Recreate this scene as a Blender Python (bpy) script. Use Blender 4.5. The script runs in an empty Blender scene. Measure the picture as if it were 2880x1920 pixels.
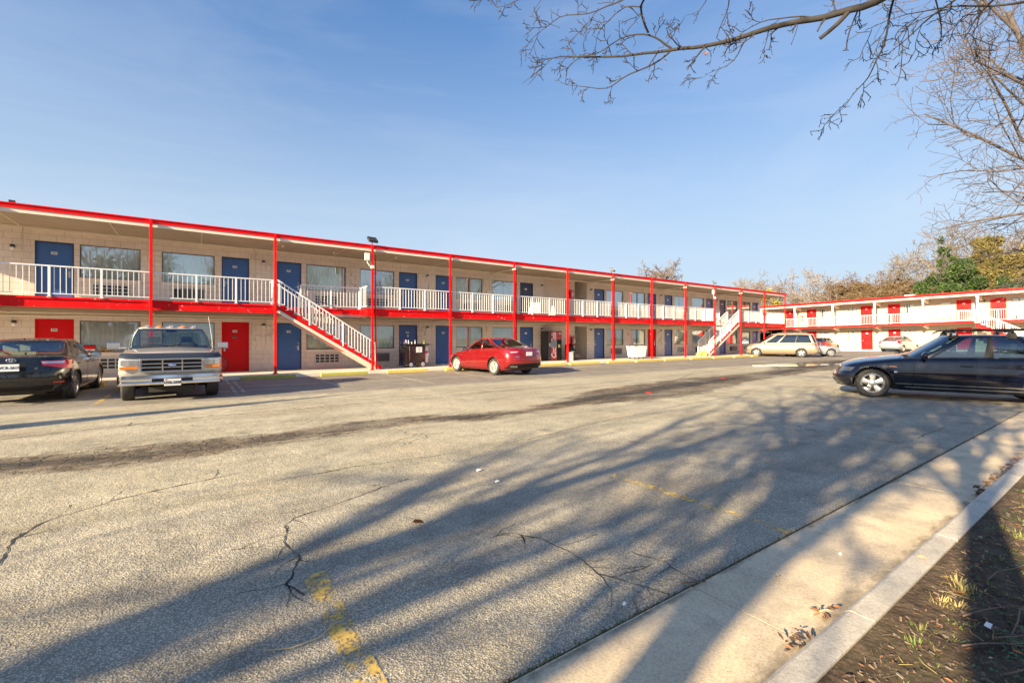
import bpy, bmesh, math, random
from math import sin, cos, pi, radians, sqrt
from mathutils import Vector, Matrix, noise

sc = bpy.context.scene
COL = sc.collection
R = random.Random(11)

# ------------------------------------------------------------------ helpers
def link(o, parent=None):
    COL.objects.link(o)
    if parent is not None:
        o.parent = parent
    return o

def tag(o, label=None, cat=None, group=None, kind=None):
    if label: o['label'] = label
    if cat: o['category'] = cat
    if group: o['group'] = group
    if kind: o['kind'] = kind
    return o

def empty(name, loc=(0, 0, 0), rot=(0, 0, 0), **k):
    o = bpy.data.objects.new(name, None)
    o.empty_display_size = .2
    o.location = loc
    o.rotation_euler = rot
    link(o)
    tag(o, **k)
    return o

class MB:
    """collects shapes and links them as ONE mesh object"""
    def __init__(s, off=(0, 0, 0)):
        s.v = []; s.f = []; s.m = []; s.off = off; s.sm = []
    def add(s, vs, fs, m=0, smooth=False):
        n = len(s.v)
        s.v.extend(vs)
        for f in fs:
            s.f.append([i + n for i in f]); s.m.append(m); s.sm.append(smooth)
    def box(s, x0, x1, y0, y1, z0, z1, m=0):
        if x0 > x1: x0, x1 = x1, x0
        if y0 > y1: y0, y1 = y1, y0
        if z0 > z1: z0, z1 = z1, z0
        s.add([(x0,y0,z0),(x1,y0,z0),(x1,y1,z0),(x0,y1,z0),(x0,y0,z1),(x1,y0,z1),(x1,y1,z1),(x0,y1,z1)],
              [(0,3,2,1),(4,5,6,7),(0,1,5,4),(1,2,6,5),(2,3,7,6),(3,0,4,7)], m)
    def bar(s, p0, p1, w, h, m=0, up=(0,0,1)):
        """rectangular bar between two points: w across, h along up"""
        p0 = Vector(p0); p1 = Vector(p1); d = (p1-p0).normalized(); up = Vector(up)
        r = d.cross(up)
        if r.length < 1e-4: r = d.cross(Vector((0,1,0)))
        r.normalize(); u = r.cross(d).normalized()
        vs = []
        for p in (p0, p1):
            for a, b in ((-1,-1),(1,-1),(1,1),(-1,1)):
                vs.append(tuple(p + r*(a*w/2) + u*(b*h/2)))
        s.add(vs, [(0,3,2,1),(4,5,6,7),(0,1,5,4),(1,2,6,5),(2,3,7,6),(3,0,4,7)], m)
    def tube(s, pts, rad, seg=6, m=0, cap=True, smooth=True):
        n = len(pts); vs = []; fs = []
        if not hasattr(rad, '__len__'): rad = [rad]*n
        pts = [Vector(p) for p in pts]
        prev = None
        for i in range(n):
            d = (pts[min(i+1,n-1)] - pts[max(i-1,0)])
            if d.length < 1e-9: d = Vector((0,0,1))
            d.normalize()
            if prev is None:
                a = Vector((0,0,1)) if abs(d.z) < .9 else Vector((1,0,0))
                r = d.cross(a).normalized()
            else:
                r = (prev - d*prev.dot(d))
                if r.length < 1e-6: r = d.orthogonal()
                r.normalize()
            prev = r
            u = d.cross(r)
            for k in range(seg):
                t = 2*pi*k/seg
                vs.append(tuple(pts[i] + (r*cos(t) + u*sin(t))*rad[i]))
        for i in range(n-1):
            for k in range(seg):
                a = i*seg+k; b = i*seg+(k+1) % seg
                fs.append((a, b, b+seg, a+seg))
        if cap:
            fs.append(tuple(range(seg))[::-1]); fs.append(tuple(range((n-1)*seg, n*seg)))
        s.add(vs, fs, m, smooth)
    def cyl(s, p0, p1, r0, r1=None, seg=16, m=0, smooth=True):
        s.tube([p0, p1], [r0, r0 if r1 is None else r1], seg, m, True, smooth)
    def prism(s, poly, y0, y1, m=0, axis='y'):
        """poly of (a,b) extruded; axis y: (x,z); axis x: (y,z); axis z: (x,y)"""
        n = len(poly)
        def P(a, b, c):
            return {'y': (a, c, b), 'x': (c, a, b), 'z': (a, b, c)}[axis]
        vs = [P(a, b, y0) for a, b in poly] + [P(a, b, y1) for a, b in poly]
        fs = [tuple(range(n))[::-1], tuple(range(n, 2*n))]
        for i in range(n):
            j = (i+1) % n
            fs.append((i, j, j+n, i+n))
        s.add(vs, fs, m)
    def lathe(s, prof, c=(0,0,0), axis='y', seg=28, m=0, smooth=True):
        """prof: (r, h) list, rotated round axis through c"""
        vs = []; fs = []
        for r, h in prof:
            for k in range(seg):
                t = 2*pi*k/seg
                if axis == 'y': vs.append((c[0]+r*cos(t), c[1]+h, c[2]+r*sin(t)))
                elif axis == 'z': vs.append((c[0]+r*cos(t), c[1]+r*sin(t), c[2]+h))
                else: vs.append((c[0]+h, c[1]+r*cos(t), c[2]+r*sin(t)))
        for i in range(len(prof)-1):
            for k in range(seg):
                a = i*seg+k; b = i*seg+(k+1) % seg
                fs.append((a, b, b+seg, a+seg))
        s.add(vs, fs, m, smooth)
    def mesh(s, name, mats):
        me = bpy.data.meshes.new(name)
        ox, oy, oz = s.off
        me.from_pydata([(x-ox, y-oy, z-oz) for x, y, z in s.v], [], s.f)
        if not isinstance(mats, (list, tuple)): mats = [mats]
        for m in mats: me.materials.append(m)
        me.polygons.foreach_set('material_index', s.m)
        me.polygons.foreach_set('use_smooth', s.sm)
        me.update()
        return me
    def fixn(s, me):
        bm = bmesh.new(); bm.from_mesh(me)
        bmesh.ops.recalc_face_normals(bm, faces=bm.faces[:])
        bm.to_mesh(me); bm.free()
    def build(s, name, mats, parent=None, loc=None, rot=None, fix=True, bevel=0, sharp=None):
        me = s.mesh(name, mats)
        if fix: s.fixn(me)
        if sharp: me.set_sharp_from_angle(angle=radians(sharp))
        o = bpy.data.objects.new(name, me)
        if loc is not None: o.location = loc
        if rot is not None: o.rotation_euler = rot
        link(o, parent)
        if bevel:
            b = o.modifiers.new('bevel', 'BEVEL'); b.width = bevel; b.segments = 2; b.limit_method = 'ANGLE'
        return o

def inst(src, name, parent=None, loc=None, rot=None):
    o = bpy.data.objects.new(name, src.data)
    if loc is not None: o.location = loc
    if rot is not None: o.rotation_euler = rot
    return link(o, parent)

def text_mesh(name, body, size, mat, parent=None, loc=(0,0,0), rot=(0,0,0), shear=0, sx=1, extrude=.001, bold=0, align='CENTER'):
    cu = bpy.data.curves.new(name, 'FONT')
    cu.body = body; cu.size = size; cu.align_x = align; cu.align_y = 'CENTER'
    cu.extrude = extrude; cu.offset = bold; cu.shear = shear
    cu.resolution_u = 3
    tmp = bpy.data.objects.new(name, cu)
    COL.objects.link(tmp)
    dg = bpy.context.evaluated_depsgraph_get()
    me = bpy.data.meshes.new_from_object(tmp.evaluated_get(dg))
    bpy.data.objects.remove(tmp)
    bpy.data.curves.remove(cu)
    me.materials.clear(); me.materials.append(mat)
    if sx != 1:
        for v in me.vertices: v.co.x *= sx
    o = bpy.data.objects.new(name, me)
    o.location = loc; o.rotation_euler = rot
    return link(o, parent)

# ------------------------------------------------------------------ materials
class NT:
    def __init__(s, name):
        s.mat = bpy.data.materials.new(name)
        s.mat.use_nodes = True
        s.t = s.mat.node_tree
        s.b = s.t.nodes['Principled BSDF']
        s.out = s.t.nodes['Material Output']
    def n(s, typ, **k):
        nd = s.t.nodes.new(typ)
        for a, b in k.items(): setattr(nd, a, b)
        return nd
    def l(s, a, b): s.t.links.new(a, b)
    def val(s, sock, v):
        if hasattr(v, 'links') or hasattr(v, 'is_linked'): s.l(v, sock)
        else: sock.default_value = v
    def math(s, op, a, b=None, c=None, clamp=False):
        nd = s.n('ShaderNodeMath', operation=op, use_clamp=clamp)
        s.val(nd.inputs[0], a)
        if b is not None: s.val(nd.inputs[1], b)
        if c is not None: s.val(nd.inputs[2], c)
        return nd.outputs[0]
    def noise(s, vec, scale, detail=4, rough=.55, dist=0.0):
        nd = s.n('ShaderNodeTexNoise')
        s.l(vec, nd.inputs['Vector'])
        nd.inputs['Scale'].default_value = scale; nd.inputs['Detail'].default_value = detail
        nd.inputs['Roughness'].default_value = rough; nd.inputs['Distortion'].default_value = dist
        return nd.outputs['Fac']
    def voro(s, vec, scale, feature='F1', rnd=1.0, out='Distance'):
        nd = s.n('ShaderNodeTexVoronoi', feature=feature)
        s.l(vec, nd.inputs['Vector'])
        nd.inputs['Scale'].default_value = scale
        nd.inputs['Randomness'].default_value = rnd
        return nd.outputs[out]
    def ramp(s, fac, pts, interp='LINEAR'):
        nd = s.n('ShaderNodeValToRGB')
        cr = nd.color_ramp; cr.interpolation = interp
        while len(cr.elements) < len(pts): cr.elements.new(.5)
        for e, (p, c) in zip(cr.elements, pts):
            e.position = p
            e.color = (c, c, c, 1) if not hasattr(c, '__len__') else (*c[:3], 1)
        s.val(nd.inputs['Fac'], fac)
        return nd.outputs['Color']
    def mix(s, fac, a, b, mode='MIX'):
        nd = s.n('ShaderNodeMix', data_type='RGBA', blend_type=mode)
        s.val(nd.inputs['Factor'], fac)
        for i, v in ((6, a), (7, b)):
            if hasattr(v, 'is_linked'): s.l(v, nd.inputs[i])
            else: nd.inputs[i].default_value = (*v[:3], 1)
        return nd.outputs[2]
    def mapr(s, v, a, b, c=0., d=1.):
        nd = s.n('ShaderNodeMapRange')
        s.val(nd.inputs[0], v)
        for i, q in enumerate((a, b, c, d)): s.val(nd.inputs[i+1], q)
        return nd.outputs[0]
    def pos(s, scale=(1,1,1), obj=True):
        if obj:
            o = s.n('ShaderNodeTexCoord').outputs['Object']
        else:
            o = s.n('ShaderNodeNewGeometry').outputs['Position']
        if scale != (1,1,1):
            m = s.n('ShaderNodeMapping'); m.inputs['Scale'].default_value = scale
            s.l(o, m.inputs['Vector']); o = m.outputs[0]
        return o
    def bump(s, h, strength=.3, dist=.02, nrm=None):
        nd = s.n('ShaderNodeBump')
        nd.inputs['Strength'].default_value = strength; nd.inputs['Distance'].default_value = dist
        s.l(h, nd.inputs['Height'])
        if nrm is not None: s.l(nrm, nd.inputs['Normal'])
        return nd.outputs[0]
    def set(s, **k):
        for a, v in k.items():
            key = {'base': 'Base Color', 'rough': 'Roughness', 'metal': 'Metallic', 'nrm': 'Normal', 'spec': 'Specular IOR Level',
                   'coat': 'Coat Weight', 'coatr': 'Coat Roughness', 'alpha': 'Alpha', 'emit': 'Emission Color', 'emits': 'Emission Strength',
                   'trans': 'Transmission Weight', 'ior': 'IOR', 'cnrm': 'Coat Normal'}[a]
            i = s.b.inputs[key]
            if hasattr(v, 'is_linked'): s.l(v, i)
            elif hasattr(v, '__len__'): i.default_value = (*v[:3], 1)
            else: i.default_value = v
        return s

def painted(name, c, rough=.5, var=.12, scale=3., dirt=0.0, bump=.0, spec=.5, metal=0., dirtc=(.12,.09,.06), chips=0, chipc=(.7,.7,.68)):
    """painted or plain surface: colour with soft mottling, optional grime and chips"""
    m = NT(name); p = m.pos(obj=False)
    nz = m.noise(p, scale, 5, .6)
    lo = tuple(x*(1-var) for x in c); hi = tuple(min(1, x*(1+var)) for x in c)
    col = m.ramp(nz, [(.3, lo), (.7, hi)])
    if dirt:
        d = m.ramp(m.noise(p, scale*2.3, 8, .7), [(.48, 0), (.75, 1)])
        col = m.mix(m.math('MULTIPLY', d, dirt), col, dirtc)
    if chips:
        d = m.ramp(m.noise(p, 9, 6, .75), [(.68-chips*.1, 0), (.70-chips*.1, 1)])
        col = m.mix(d, col, chipc)
    m.set(base=col, rough=rough, spec=spec, metal=metal)
    if bump:
        m.set(nrm=m.bump(m.noise(p, 60, 3, .6), bump, .01))
    return m.mat

def car_paint(name, c, flake=.6, rough=.32, metal=.5, spec=.5):
    m = NT(name); p = m.pos(obj=False)
    nz = m.noise(p, 1.2, 3, .5)
    col = m.ramp(nz, [(.3, tuple(x*.88 for x in c)), (.7, c)])
    dust = m.ramp(m.noise(p, 6, 8, .7), [(.5, 0), (.8, 1)])
    col = m.mix(m.math('MULTIPLY', dust, .015), col, (.35, .3, .25))
    m.set(base=col, rough=m.mapr(dust, 0, 1, rough, rough+.15), metal=metal, spec=spec, coat=1., coatr=m.mapr(dust, 0, 1, .03, .09))
    return m.mat

def glass(name, tint=(.25,.3,.3), refl=.12, dark=.5):
    """thin window glass: tinted see-through mixed with a mirror reflection that grows at grazing angles"""
    m = NT(name)
    tr = m.n('ShaderNodeBsdfTransparent'); tr.inputs[0].default_value = (*[x*(1-dark)+0 for x in (1,1,1)], 1)
    tr.inputs[0].default_value = (tint[0], tint[1], tint[2], 1)
    gl = m.n('ShaderNodeBsdfGlossy'); gl.inputs['Roughness'].default_value = .015
    gl.inputs['Color'].default_value = (.9, .95, 1, 1)
    p = m.pos(obj=False)
    b = m.bump(m.noise(p, .9, 2, .5), .03, .05)
    m.l(b, gl.inputs['Normal'])
    lw = m.n('ShaderNodeLayerWeight'); lw.inputs['Blend'].default_value = .35
    f = m.mapr(lw.outputs['Fresnel'], 0, 1, refl, 1.)
    mx = m.n('ShaderNodeMixShader')
    m.l(f, mx.inputs[0]); m.l(tr.outputs[0], mx.inputs[1]); m.l(gl.outputs[0], mx.inputs[2])
    m.l(mx.outputs[0], m.out.inputs[0])
    return m.mat

M = {}
M['red'] = painted('red_paint', (.72,.001,.003), .45, .16, 1.1, dirt=.14, chips=.05, chipc=(.45,.12,.09), spec=.15)
M['red_chip'] = painted('red_paint_chipped', (.72,.001,.003), .45, .16, 1.1, dirt=.12, chips=.35, spec=.15)
M['red_door'] = painted('red_door_paint', (.60,.001,.003), .5, .10, 1.2, dirt=.08, spec=.15)
M['blue_door'] = painted('blue_door_paint', (.016,.085,.30), .42, .14, 1.2, dirt=.12)
M['white_rail'] = painted('white_rail_paint', (.80,.82,.84), .45, .05, 3., dirt=.10, dirtc=(.3,.25,.2))
M['cream'] = painted('cream_trim', (.76,.68,.55), .55, .07, 2., dirt=.2, dirtc=(.3,.24,.16))
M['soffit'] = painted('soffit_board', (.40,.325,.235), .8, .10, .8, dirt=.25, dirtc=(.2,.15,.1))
M['dark'] = painted('dark_metal', (.02,.02,.022), .5, .1)
M['black_plastic'] = painted('black_plastic', (.008,.008,.009), .45, .1, spec=.15)
M['rubber'] = painted('tyre_rubber', (.022,.021,.02), .75, .2, 8, dirt=.3, dirtc=(.12,.11,.09))
M['chrome'] = painted('chrome', (.75,.75,.77), .12, .03, metal=1)
M['alloy'] = painted('alloy_rim', (.55,.55,.56), .3, .06, 6, metal=.85, dirt=.2)
M['alloy_gold'] = painted('alloy_rim_warm', (.62,.58,.48), .35, .06, 6, metal=.6, dirt=.1)
M['steel'] = painted('brushed_steel', (.5,.5,.5), .35, .05, metal=.9)
M['plate'] = painted('plate_white', (.78,.79,.8), .4, .03)
M['navy_ink'] = painted('navy_lettering', (.01,.015,.06), .5, .03)
M['black_ink'] = painted('black_lettering', (.01,.01,.01), .5, .03)
M['white'] = painted('white_plastic', (.8,.8,.78), .4, .04, dirt=.06)
M['curtain'] = painted('curtain_cloth', (.80,.86,.70), .9, .1, 2)
M['curtain_pale'] = painted('curtain_pale', (.88,.88,.76), .9, .06, 2)
M['interior'] = painted('dark_interior', (.03,.028,.025), .8, .1)
M['seat'] = painted('seat_cloth', (.12,.11,.105), .85, .15, 8)
M['seat_light'] = painted('seat_leather_light', (.45,.48,.44), .6, .1, 8)
M['frame'] = painted('window_frame_bronze', (.10,.085,.07), .5, .1)
M['ac'] = painted('ac_housing', (.42,.38,.32), .5, .08, dirt=.2)
M['ac_white'] = painted('ac_grille_light', (.62,.62,.58), .5, .06, dirt=.2)
M['window'] = glass('room_window_glass', (.96,.98,.97), .12)
M['window_mirror'] = glass('room_window_glass_reflective', (.92,.96,.94), .32)
M['carglass'] = glass('car_glass', (.60,.70,.68), .08)
M['carglass_teal'] = glass('car_glass_teal', (.22,.34,.38), .10)
M['carglass_dark'] = glass('car_glass_dark', (.03,.035,.045), .08)
M['lens_red'] = NT('tail_lamp_red').set(base=(.5,.005,.008), rough=.12, coat=1., emit=(.5,.0,.0), emits=.03).mat
M['lens_amber'] = NT('lamp_amber').set(base=(.75,.2,.02), rough=.15, coat=1.).mat
M['lens_clear'] = NT('lamp_clear').set(base=(.62,.64,.66), rough=.12, metal=.6, coat=1.).mat
M['lens_dark'] = NT('lamp_dark').set(base=(.08,.085,.09), rough=.08, metal=.3, coat=1.).mat
M['bulb'] = NT('lamp_globe').set(base=(.85,.84,.8), rough=.2, coat=.5).mat
M['yellow_block'] = painted('yellow_stop_paint', (.62,.44,.08), .65, .15, 4, dirt=.35, dirtc=(.25,.2,.12), bump=.2)
M['olive_block'] = painted('olive_stop_paint', (.36,.33,.05), .65, .15, 4, dirt=.35, dirtc=(.12,.12,.06), bump=.2)
SKY_K, SKY_KNEE, SKY_M, SKY_SAT, SUN_E, EXPO, GAMMA = .15, 1.0, (.60,.80,1.16), 1.08, 5.0, 3.6, 1.15
CLOUD = (.86, .92, 1.0)
# ------------------------------------------------------------------ place
def sstep(a, b, x):
    t = max(0., min(1., (x-a)/(b-a))); return t*t*(3-2*t)
def gz(u, v):
    return sstep(43, 54, u)*max(-.15, min(.55, .12 + .0174*(17.6-v)))

def asphalt():
    m = NT('worn_asphalt'); p = m.pos(obj=False)
    sp = m.n('ShaderNodeSeparateXYZ'); m.l(p, sp.inputs[0])
    u, v = sp.outputs[0], sp.outputs[1]
    # base tones
    big = m.noise(p, .35, 5, .6); mid = m.noise(p, 2.2, 6, .65)
    agg = m.voro(p, 98.); agg2 = m.noise(p, 120., 3, .7)
    fine = m.noise(p, 52., 4, .75)
    lane = m.ramp(m.math('ADD', m.math('MULTIPLY', big, .5), m.math('MULTIPLY', mid, .5)), [(.3, (.33,.295,.205)), (.52, (.56,.50,.35)), (.72, (.80,.72,.52))])
    # parking strip beside the walkway: newer, darker
    wob = m.math('MULTIPLY', m.math('SUBTRACT', m.noise(p, 1.2, 4, .6), .5), .35)
    vv = m.math('ADD', v, wob)
    far = m.mapr(vv, 12.72, 12.95, 0, 1)
    strip = m.ramp(mid, [(.3, (.24,.215,.18)), (.7, (.36,.325,.27))])
    col = m.mix(far, lane, strip)
    # near strip along the gutter: finer and greyer
    near = m.mapr(vv, 4.9, 4.5, 0, 1)
    nearc = m.ramp(mid, [(.3, (.33,.30,.23)), (.7, (.58,.52,.39))])
    col = m.mix(near, col, nearc)
    # broken dark band
    fc = m.n('ShaderNodeFloatCurve'); cv = fc.mapping.curves[0]
    pts = [(-30,7.8),(-2,7.65),(0,7.45),(2.8,7.75),(5,7.4),(8,7.9),(11,8.3),(16,9.0),(21,9.4),(25,10.2),(30,11),(45,12),(60,12)]
    for i, (a, b) in enumerate(pts):
        x = (a+30)/90; y = b/20
        if i < 2: cv.points[0 if i == 0 else 1].location = (x, y)
        else: cv.points.new(x, y)
    fc.mapping.update()
    m.l(m.mapr(u, -30, 60, 0, 1), fc.inputs['Value'])
    vc = m.math('MULTIPLY', fc.outputs[0], 20.)
    fw = m.n('ShaderNodeFloatCurve'); cw = fw.mapping.curves[0]
    pts = [(-30,.3),(-2,.60),(0,.52),(3.5,.40),(5.5,.32),(7,.40),(8,.85),(11,1.25),(14,1.2),(16,.95),(21,.8),(24,1.4),(30,1.7),(36,1.2),(46,.3),(60,.2)]
    for i, (a, b) in enumerate(pts):
        x = (a+30)/90; y = b/3
        if i < 2: cw.points[0 if i == 0 else 1].location = (x, y)
        else: cw.points.new(x, y)
    fw.mapping.update()
    m.l(m.mapr(u, -30, 60, 0, 1), fw.inputs['Value'])
    hw = m.math('MULTIPLY', fw.outputs[0], 3.)
    pm = m.pos((.6, 1.6, 1), obj=False)
    d = m.math('ABSOLUTE', m.math('SUBTRACT', v, vc))
    n1 = m.math('MULTIPLY', m.math('SUBTRACT', m.noise(pm, 1.3, 8, .72), .5), 1.9)
    band = m.mapr(m.math('ADD', m.math('SUBTRACT', d, hw), n1), .10, -.22, 0, 1)
    core = m.mapr(m.math('ADD', m.math('SUBTRACT', d, m.math('MULTIPLY', hw, .4)), n1), .05, -.25, 0, 1)
    wp = m.n('ShaderNodeVectorMath', operation='ADD'); m.l(p, wp.inputs[0])
    wn = m.n('ShaderNodeTexNoise'); m.l(p, wn.inputs['Vector']); wn.inputs['Scale'].default_value = 3.5
    sc_ = m.n('ShaderNodeVectorMath', operation='SCALE'); m.l(wn.outputs['Color'], sc_.inputs[0]); sc_.inputs['Scale'].default_value = .35
    m.l(sc_.outputs[0], wp.inputs[1])
    allig = m.voro(wp.outputs[0], 5.5, 'DISTANCE_TO_EDGE')
    alm = m.mapr(allig, .0, .085, 1, 0)
    bandc = m.ramp(m.noise(p, 3.1, 8, .75), [(.36, (.045,.032,.02)), (.52, (.17,.125,.08)), (.66, (.36,.28,.18))])
    col = m.mix(m.math('MULTIPLY', band, .92), col, bandc)
    col = m.mix(m.math('MULTIPLY', core, .88), col, (.028,.025,.021))
    col = m.mix(m.math('MULTIPLY', m.math('MULTIPLY', alm, band), .85), col, (.015,.013,.012))
    # hairline cracks over the whole lot
    cr = m.voro(wp.outputs[0], .42, 'DISTANCE_TO_EDGE')
    crm = m.math('MULTIPLY', m.mapr(cr, .0, .006, 1, 0), m.mapr(m.noise(p, .5, 3, .5), .5, .62, 0, 1))
    col = m.mix(m.math('MULTIPLY', crm, .8), col, (.04,.035,.03))
    # tar stains, oil
    st = m.ramp(m.noise(m.pos((.35,1.1,1), obj=False), 1.7, 7, .65), [(.54, 0), (.70, 1)])
    pale = m.ramp(m.noise(m.pos((.5,.9,1), obj=False), .8, 6, .6), [(.52, 0), (.68, 1)])
    col = m.mix(m.math('MULTIPLY', pale, .35), col, (.66,.58,.44))
    rust = m.ramp(m.noise(p, .55, 6, .7), [(.52, 0), (.68, 1)])
    col = m.mix(m.math('MULTIPLY', rust, .30), col, (.42,.26,.13))
    col = m.mix(m.math('MULTIPLY', st, .38), col, (.08,.07,.058))
    # long wear streaks along the driving lane and oil drips in the bays
    wr = m.ramp(m.noise(m.pos((.09,1.5,1), obj=False), 1.1, 6, .6), [(.36, .80), (.5, 1.0), (.64, 1.12)])
    col = m.mix(.9, col, wr, 'MULTIPLY')
    oil = m.math('MULTIPLY', m.mapr(m.voro(wp.outputs[0], .9), .16, .03, 0, 1), m.mapr(m.noise(p, .7, 3), .5, .6, 0, 1))
    col = m.mix(m.math('MULTIPLY', oil, .55), col, (.05,.042,.035))
    # aggregate speckle
    spk = m.ramp(agg, [(.05, 1.7), (.26, 1.15), (.52, .42)])
    col = m.mix(.85, col, spk, 'MULTIPLY')
    spk2 = m.ramp(fine, [(.38, .36), (.5, 1.10), (.66, 1.7)])
    rgh = m.math('MULTIPLY', m.mapr(vv, 3.0, 5.5, .5, 1.), m.mapr(m.noise(p, .45, 5, .65), .38, .58, .25, 1.))
    col = m.mix(m.math('MULTIPLY', rgh, m.mapr(v, 12.7, 13.2, 1, .55)), col, spk2, 'MULTIPLY')
    h = m.math('ADD', m.math('MULTIPLY', agg, -.6), m.math('MULTIPLY', fine, 1.0))
    h = m.math('SUBTRACT', h, m.math('MULTIPLY', m.math('ADD', crm, m.math('MULTIPLY', alm, band)), 1.2))
    b1 = m.bump(h, .7, .008)
    b2 = m.bump(m.math('ADD', m.noise(p, 4, 5, .7), m.math('MULTIPLY', core, -.8)), .5, .05, b1)
    m.set(base=col, rough=.88, nrm=b2, spec=.3)
    return m.mat
M['asphalt'] = asphalt()

def concrete(name, c0, c1, dirty=.3, sc=1.):
    m = NT(name); p = m.pos(obj=False)
    col = m.ramp(m.noise(p, 1.6*sc, 6, .65), [(.3, c0), (.7, c1)])
    spk = m.ramp(m.noise(p, 70*sc, 3, .8), [(.32, .62), (.5, 1.0), (.7, 1.22)])
    col = m.mix(.8, col, spk, 'MULTIPLY')
    pit = m.ramp(m.voro(p, 34*sc), [(.06, 0), (.11, 1)])
    col = m.mix(1., col, m.mix(m.math('MULTIPLY', m.math('SUBTRACT', 1., pit), .5), (1,1,1), (.25,.22,.2)), 'MULTIPLY')
    d = m.ramp(m.noise(p, 3.3*sc, 8, .72), [(.5, 0), (.72, 1)])
    col = m.mix(m.math('MULTIPLY', d, dirty), col, (.16,.14,.12))
    m.set(base=col, rough=.9, spec=.25, nrm=m.bump(m.math('ADD', m.noise(p, 90*sc, 4, .7), m.math('MULTIPLY', pit, .5)), .5, .006))
    return m.mat
M['concrete'] = concrete('gutter_concrete', (.54,.43,.28), (.74,.60,.40), .55)
M['kerb'] = concrete('kerb_concrete', (.44,.40,.33), (.62,.56,.46), .6)
M['walk'] = concrete('walkway_concrete', (.62,.56,.45), (.76,.69,.57), .25)

# far ground
mb = MB(); mb.add([(-900,-900,-.06),(1500,-900,-.06),(1500,1500,-.06),(-900,1500,-.06)], [(0,1,2,3)])
m = NT('field_soil'); p = m.pos(obj=False)
m.set(base=m.ramp(m.noise(p, .2, 6, .6), [(.3, (.09,.08,.045)), (.7, (.16,.13,.08))]), rough=.95)
tag(mb.build('ground', m.mat), kind='structure')

# parking lot sheet with its slight rise towards the far wing
mb = MB(); us = [-60,-40,-20,-10] + [x for x in range(-8, 42, 2)] + [x*.75 for x in range(56, 84)] + [66,72,90]; vs_ = [1.61,2.5,4,6,8,10,12,13.5,15,16.5,18,19.4,22,25,28,32,40]
verts = [(a, b, gz(a, b)) for a in us for b in vs_]
nv = len(vs_); fs = [(i*nv+j, (i+1)*nv+j, (i+1)*nv+j+1, i*nv+j+1) for i in range(len(us)-1) for j in range(nv-1)]
mb.add(verts, fs, 0, True)
tag(mb.build('parking_lot', M['asphalt']), kind='structure')
# the lot runs on past the end of the planted verge
mb = MB(); vv_ = [-40, -20, -10, -5, 0, 1.2]; ut = [34, 40, 44, 47, 50, 54, 58, 66, 90]
verts = [(a, b, gz(a, b)+.0) for a in ut for b in vv_+[1.606]]; nv = 7
mb.add(verts, [(i*nv+j, (i+1)*nv+j, (i+1)*nv+j+1, i*nv+j+1) for i in range(len(ut)-1) for j in range(nv-1)], 0, True)
tag(mb.build('parking_lot_end', M['asphalt']), kind='structure')

# concrete gutter slabs (joints are real gaps)
joints = [-13.6,-11.9,-10.2,-8.5,-6.8,-5.2,-3.4,-1.6,.6,2.42,5.0,5.9,7.6,9.3,11.0,12.7,14.4,16.1,17.8,19.5,21.2,22.9,24.6,26.3,28,29.7,31.4,33.1]
mb = MB()
for a, b in zip(joints[:-1], joints[1:]):
    dz = R.uniform(-.002, .003)
    mb.box(a+.0035, b-.0035, .935, 1.59+R.uniform(-.006,.006), -.08, .008+dz)
tag(mb.build('gutter', M['concrete'], bevel=.003), kind='structure')
mb = MB(); mb.box(-14, 34, .93, 1.613, -.1, .003)
tag(mb.build('joint_dirt', painted('joint_dirt', (.05,.035,.02), .95, .3, 20)), kind='structure')
# kerb stones
mb = MB()
kj = [-14.35+1.53*i for i in range(32)]
kj = [x + (2.65 - kj[11]) for x in kj]
for a, b in zip(kj[:-1], kj[1:]):
    o = R.uniform(-.004,.004)
    mb.prism([(.925+o,-.06),(.925+o,.08),(.905+o,.125),(.885+o,.138),(.785+o,.134),(.785+o,-.06)], a+.0022, b-.0022, axis='x')
tag(mb.build('kerb', M['kerb'], bevel=.004), kind='structure')

# soil verge
m = NT('verge_soil'); p = m.pos(obj=False)
c = m.ramp(m.noise(p, 9, 8, .75), [(.3, (.03,.02,.012)), (.5, (.10,.066,.04)), (.72, (.22,.15,.09))])
c = m.mix(m.ramp(m.voro(p, 42.), [(.10, 1), (.2, 0)]), c, (.26,.2,.14))
c = m.mix(m.ramp(m.noise(p, 1.3, 4, .6), [(.5, 0), (.65, .4)]), c, (.055,.075,.03))
m.set(base=c, rough=.95, spec=.2, nrm=m.bump(m.math('ADD', m.noise(p, 28, 8, .8), m.voro(p, 30.)), 1., .03))
M['soil'] = m.mat
mb = MB(); xs = [i*.08 for i in range(-25, 190)] ; ys = [.78-.08*j for j in range(0, 22)] + [-1.3,-1.8,-2.5,-4,-7,-12,-30]
xs = [-60,-30,-12,-6,-3] + xs + [16,18,20,24,28,34]
def sz(x, y):
    e = min(1, max(0, (.74-y)/.25))
    return .122 + .02*e + e*(.03*noise.noise(Vector((x*2.3, y*2.3, 0))) + .018*noise.noise(Vector((x*9, y*9, 3))))
verts = [(x, y, sz(x, y)) for x in xs for y in ys]; n = len(ys)
mb.add(verts, [(i*n+j, (i+1)*n+j, (i+1)*n+j+1, i*n+j+1) for i in range(len(xs)-1) for j in range(n-1)], 0, True)
tag(mb.build('soil_verge', M['soil']), kind='structure')

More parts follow.
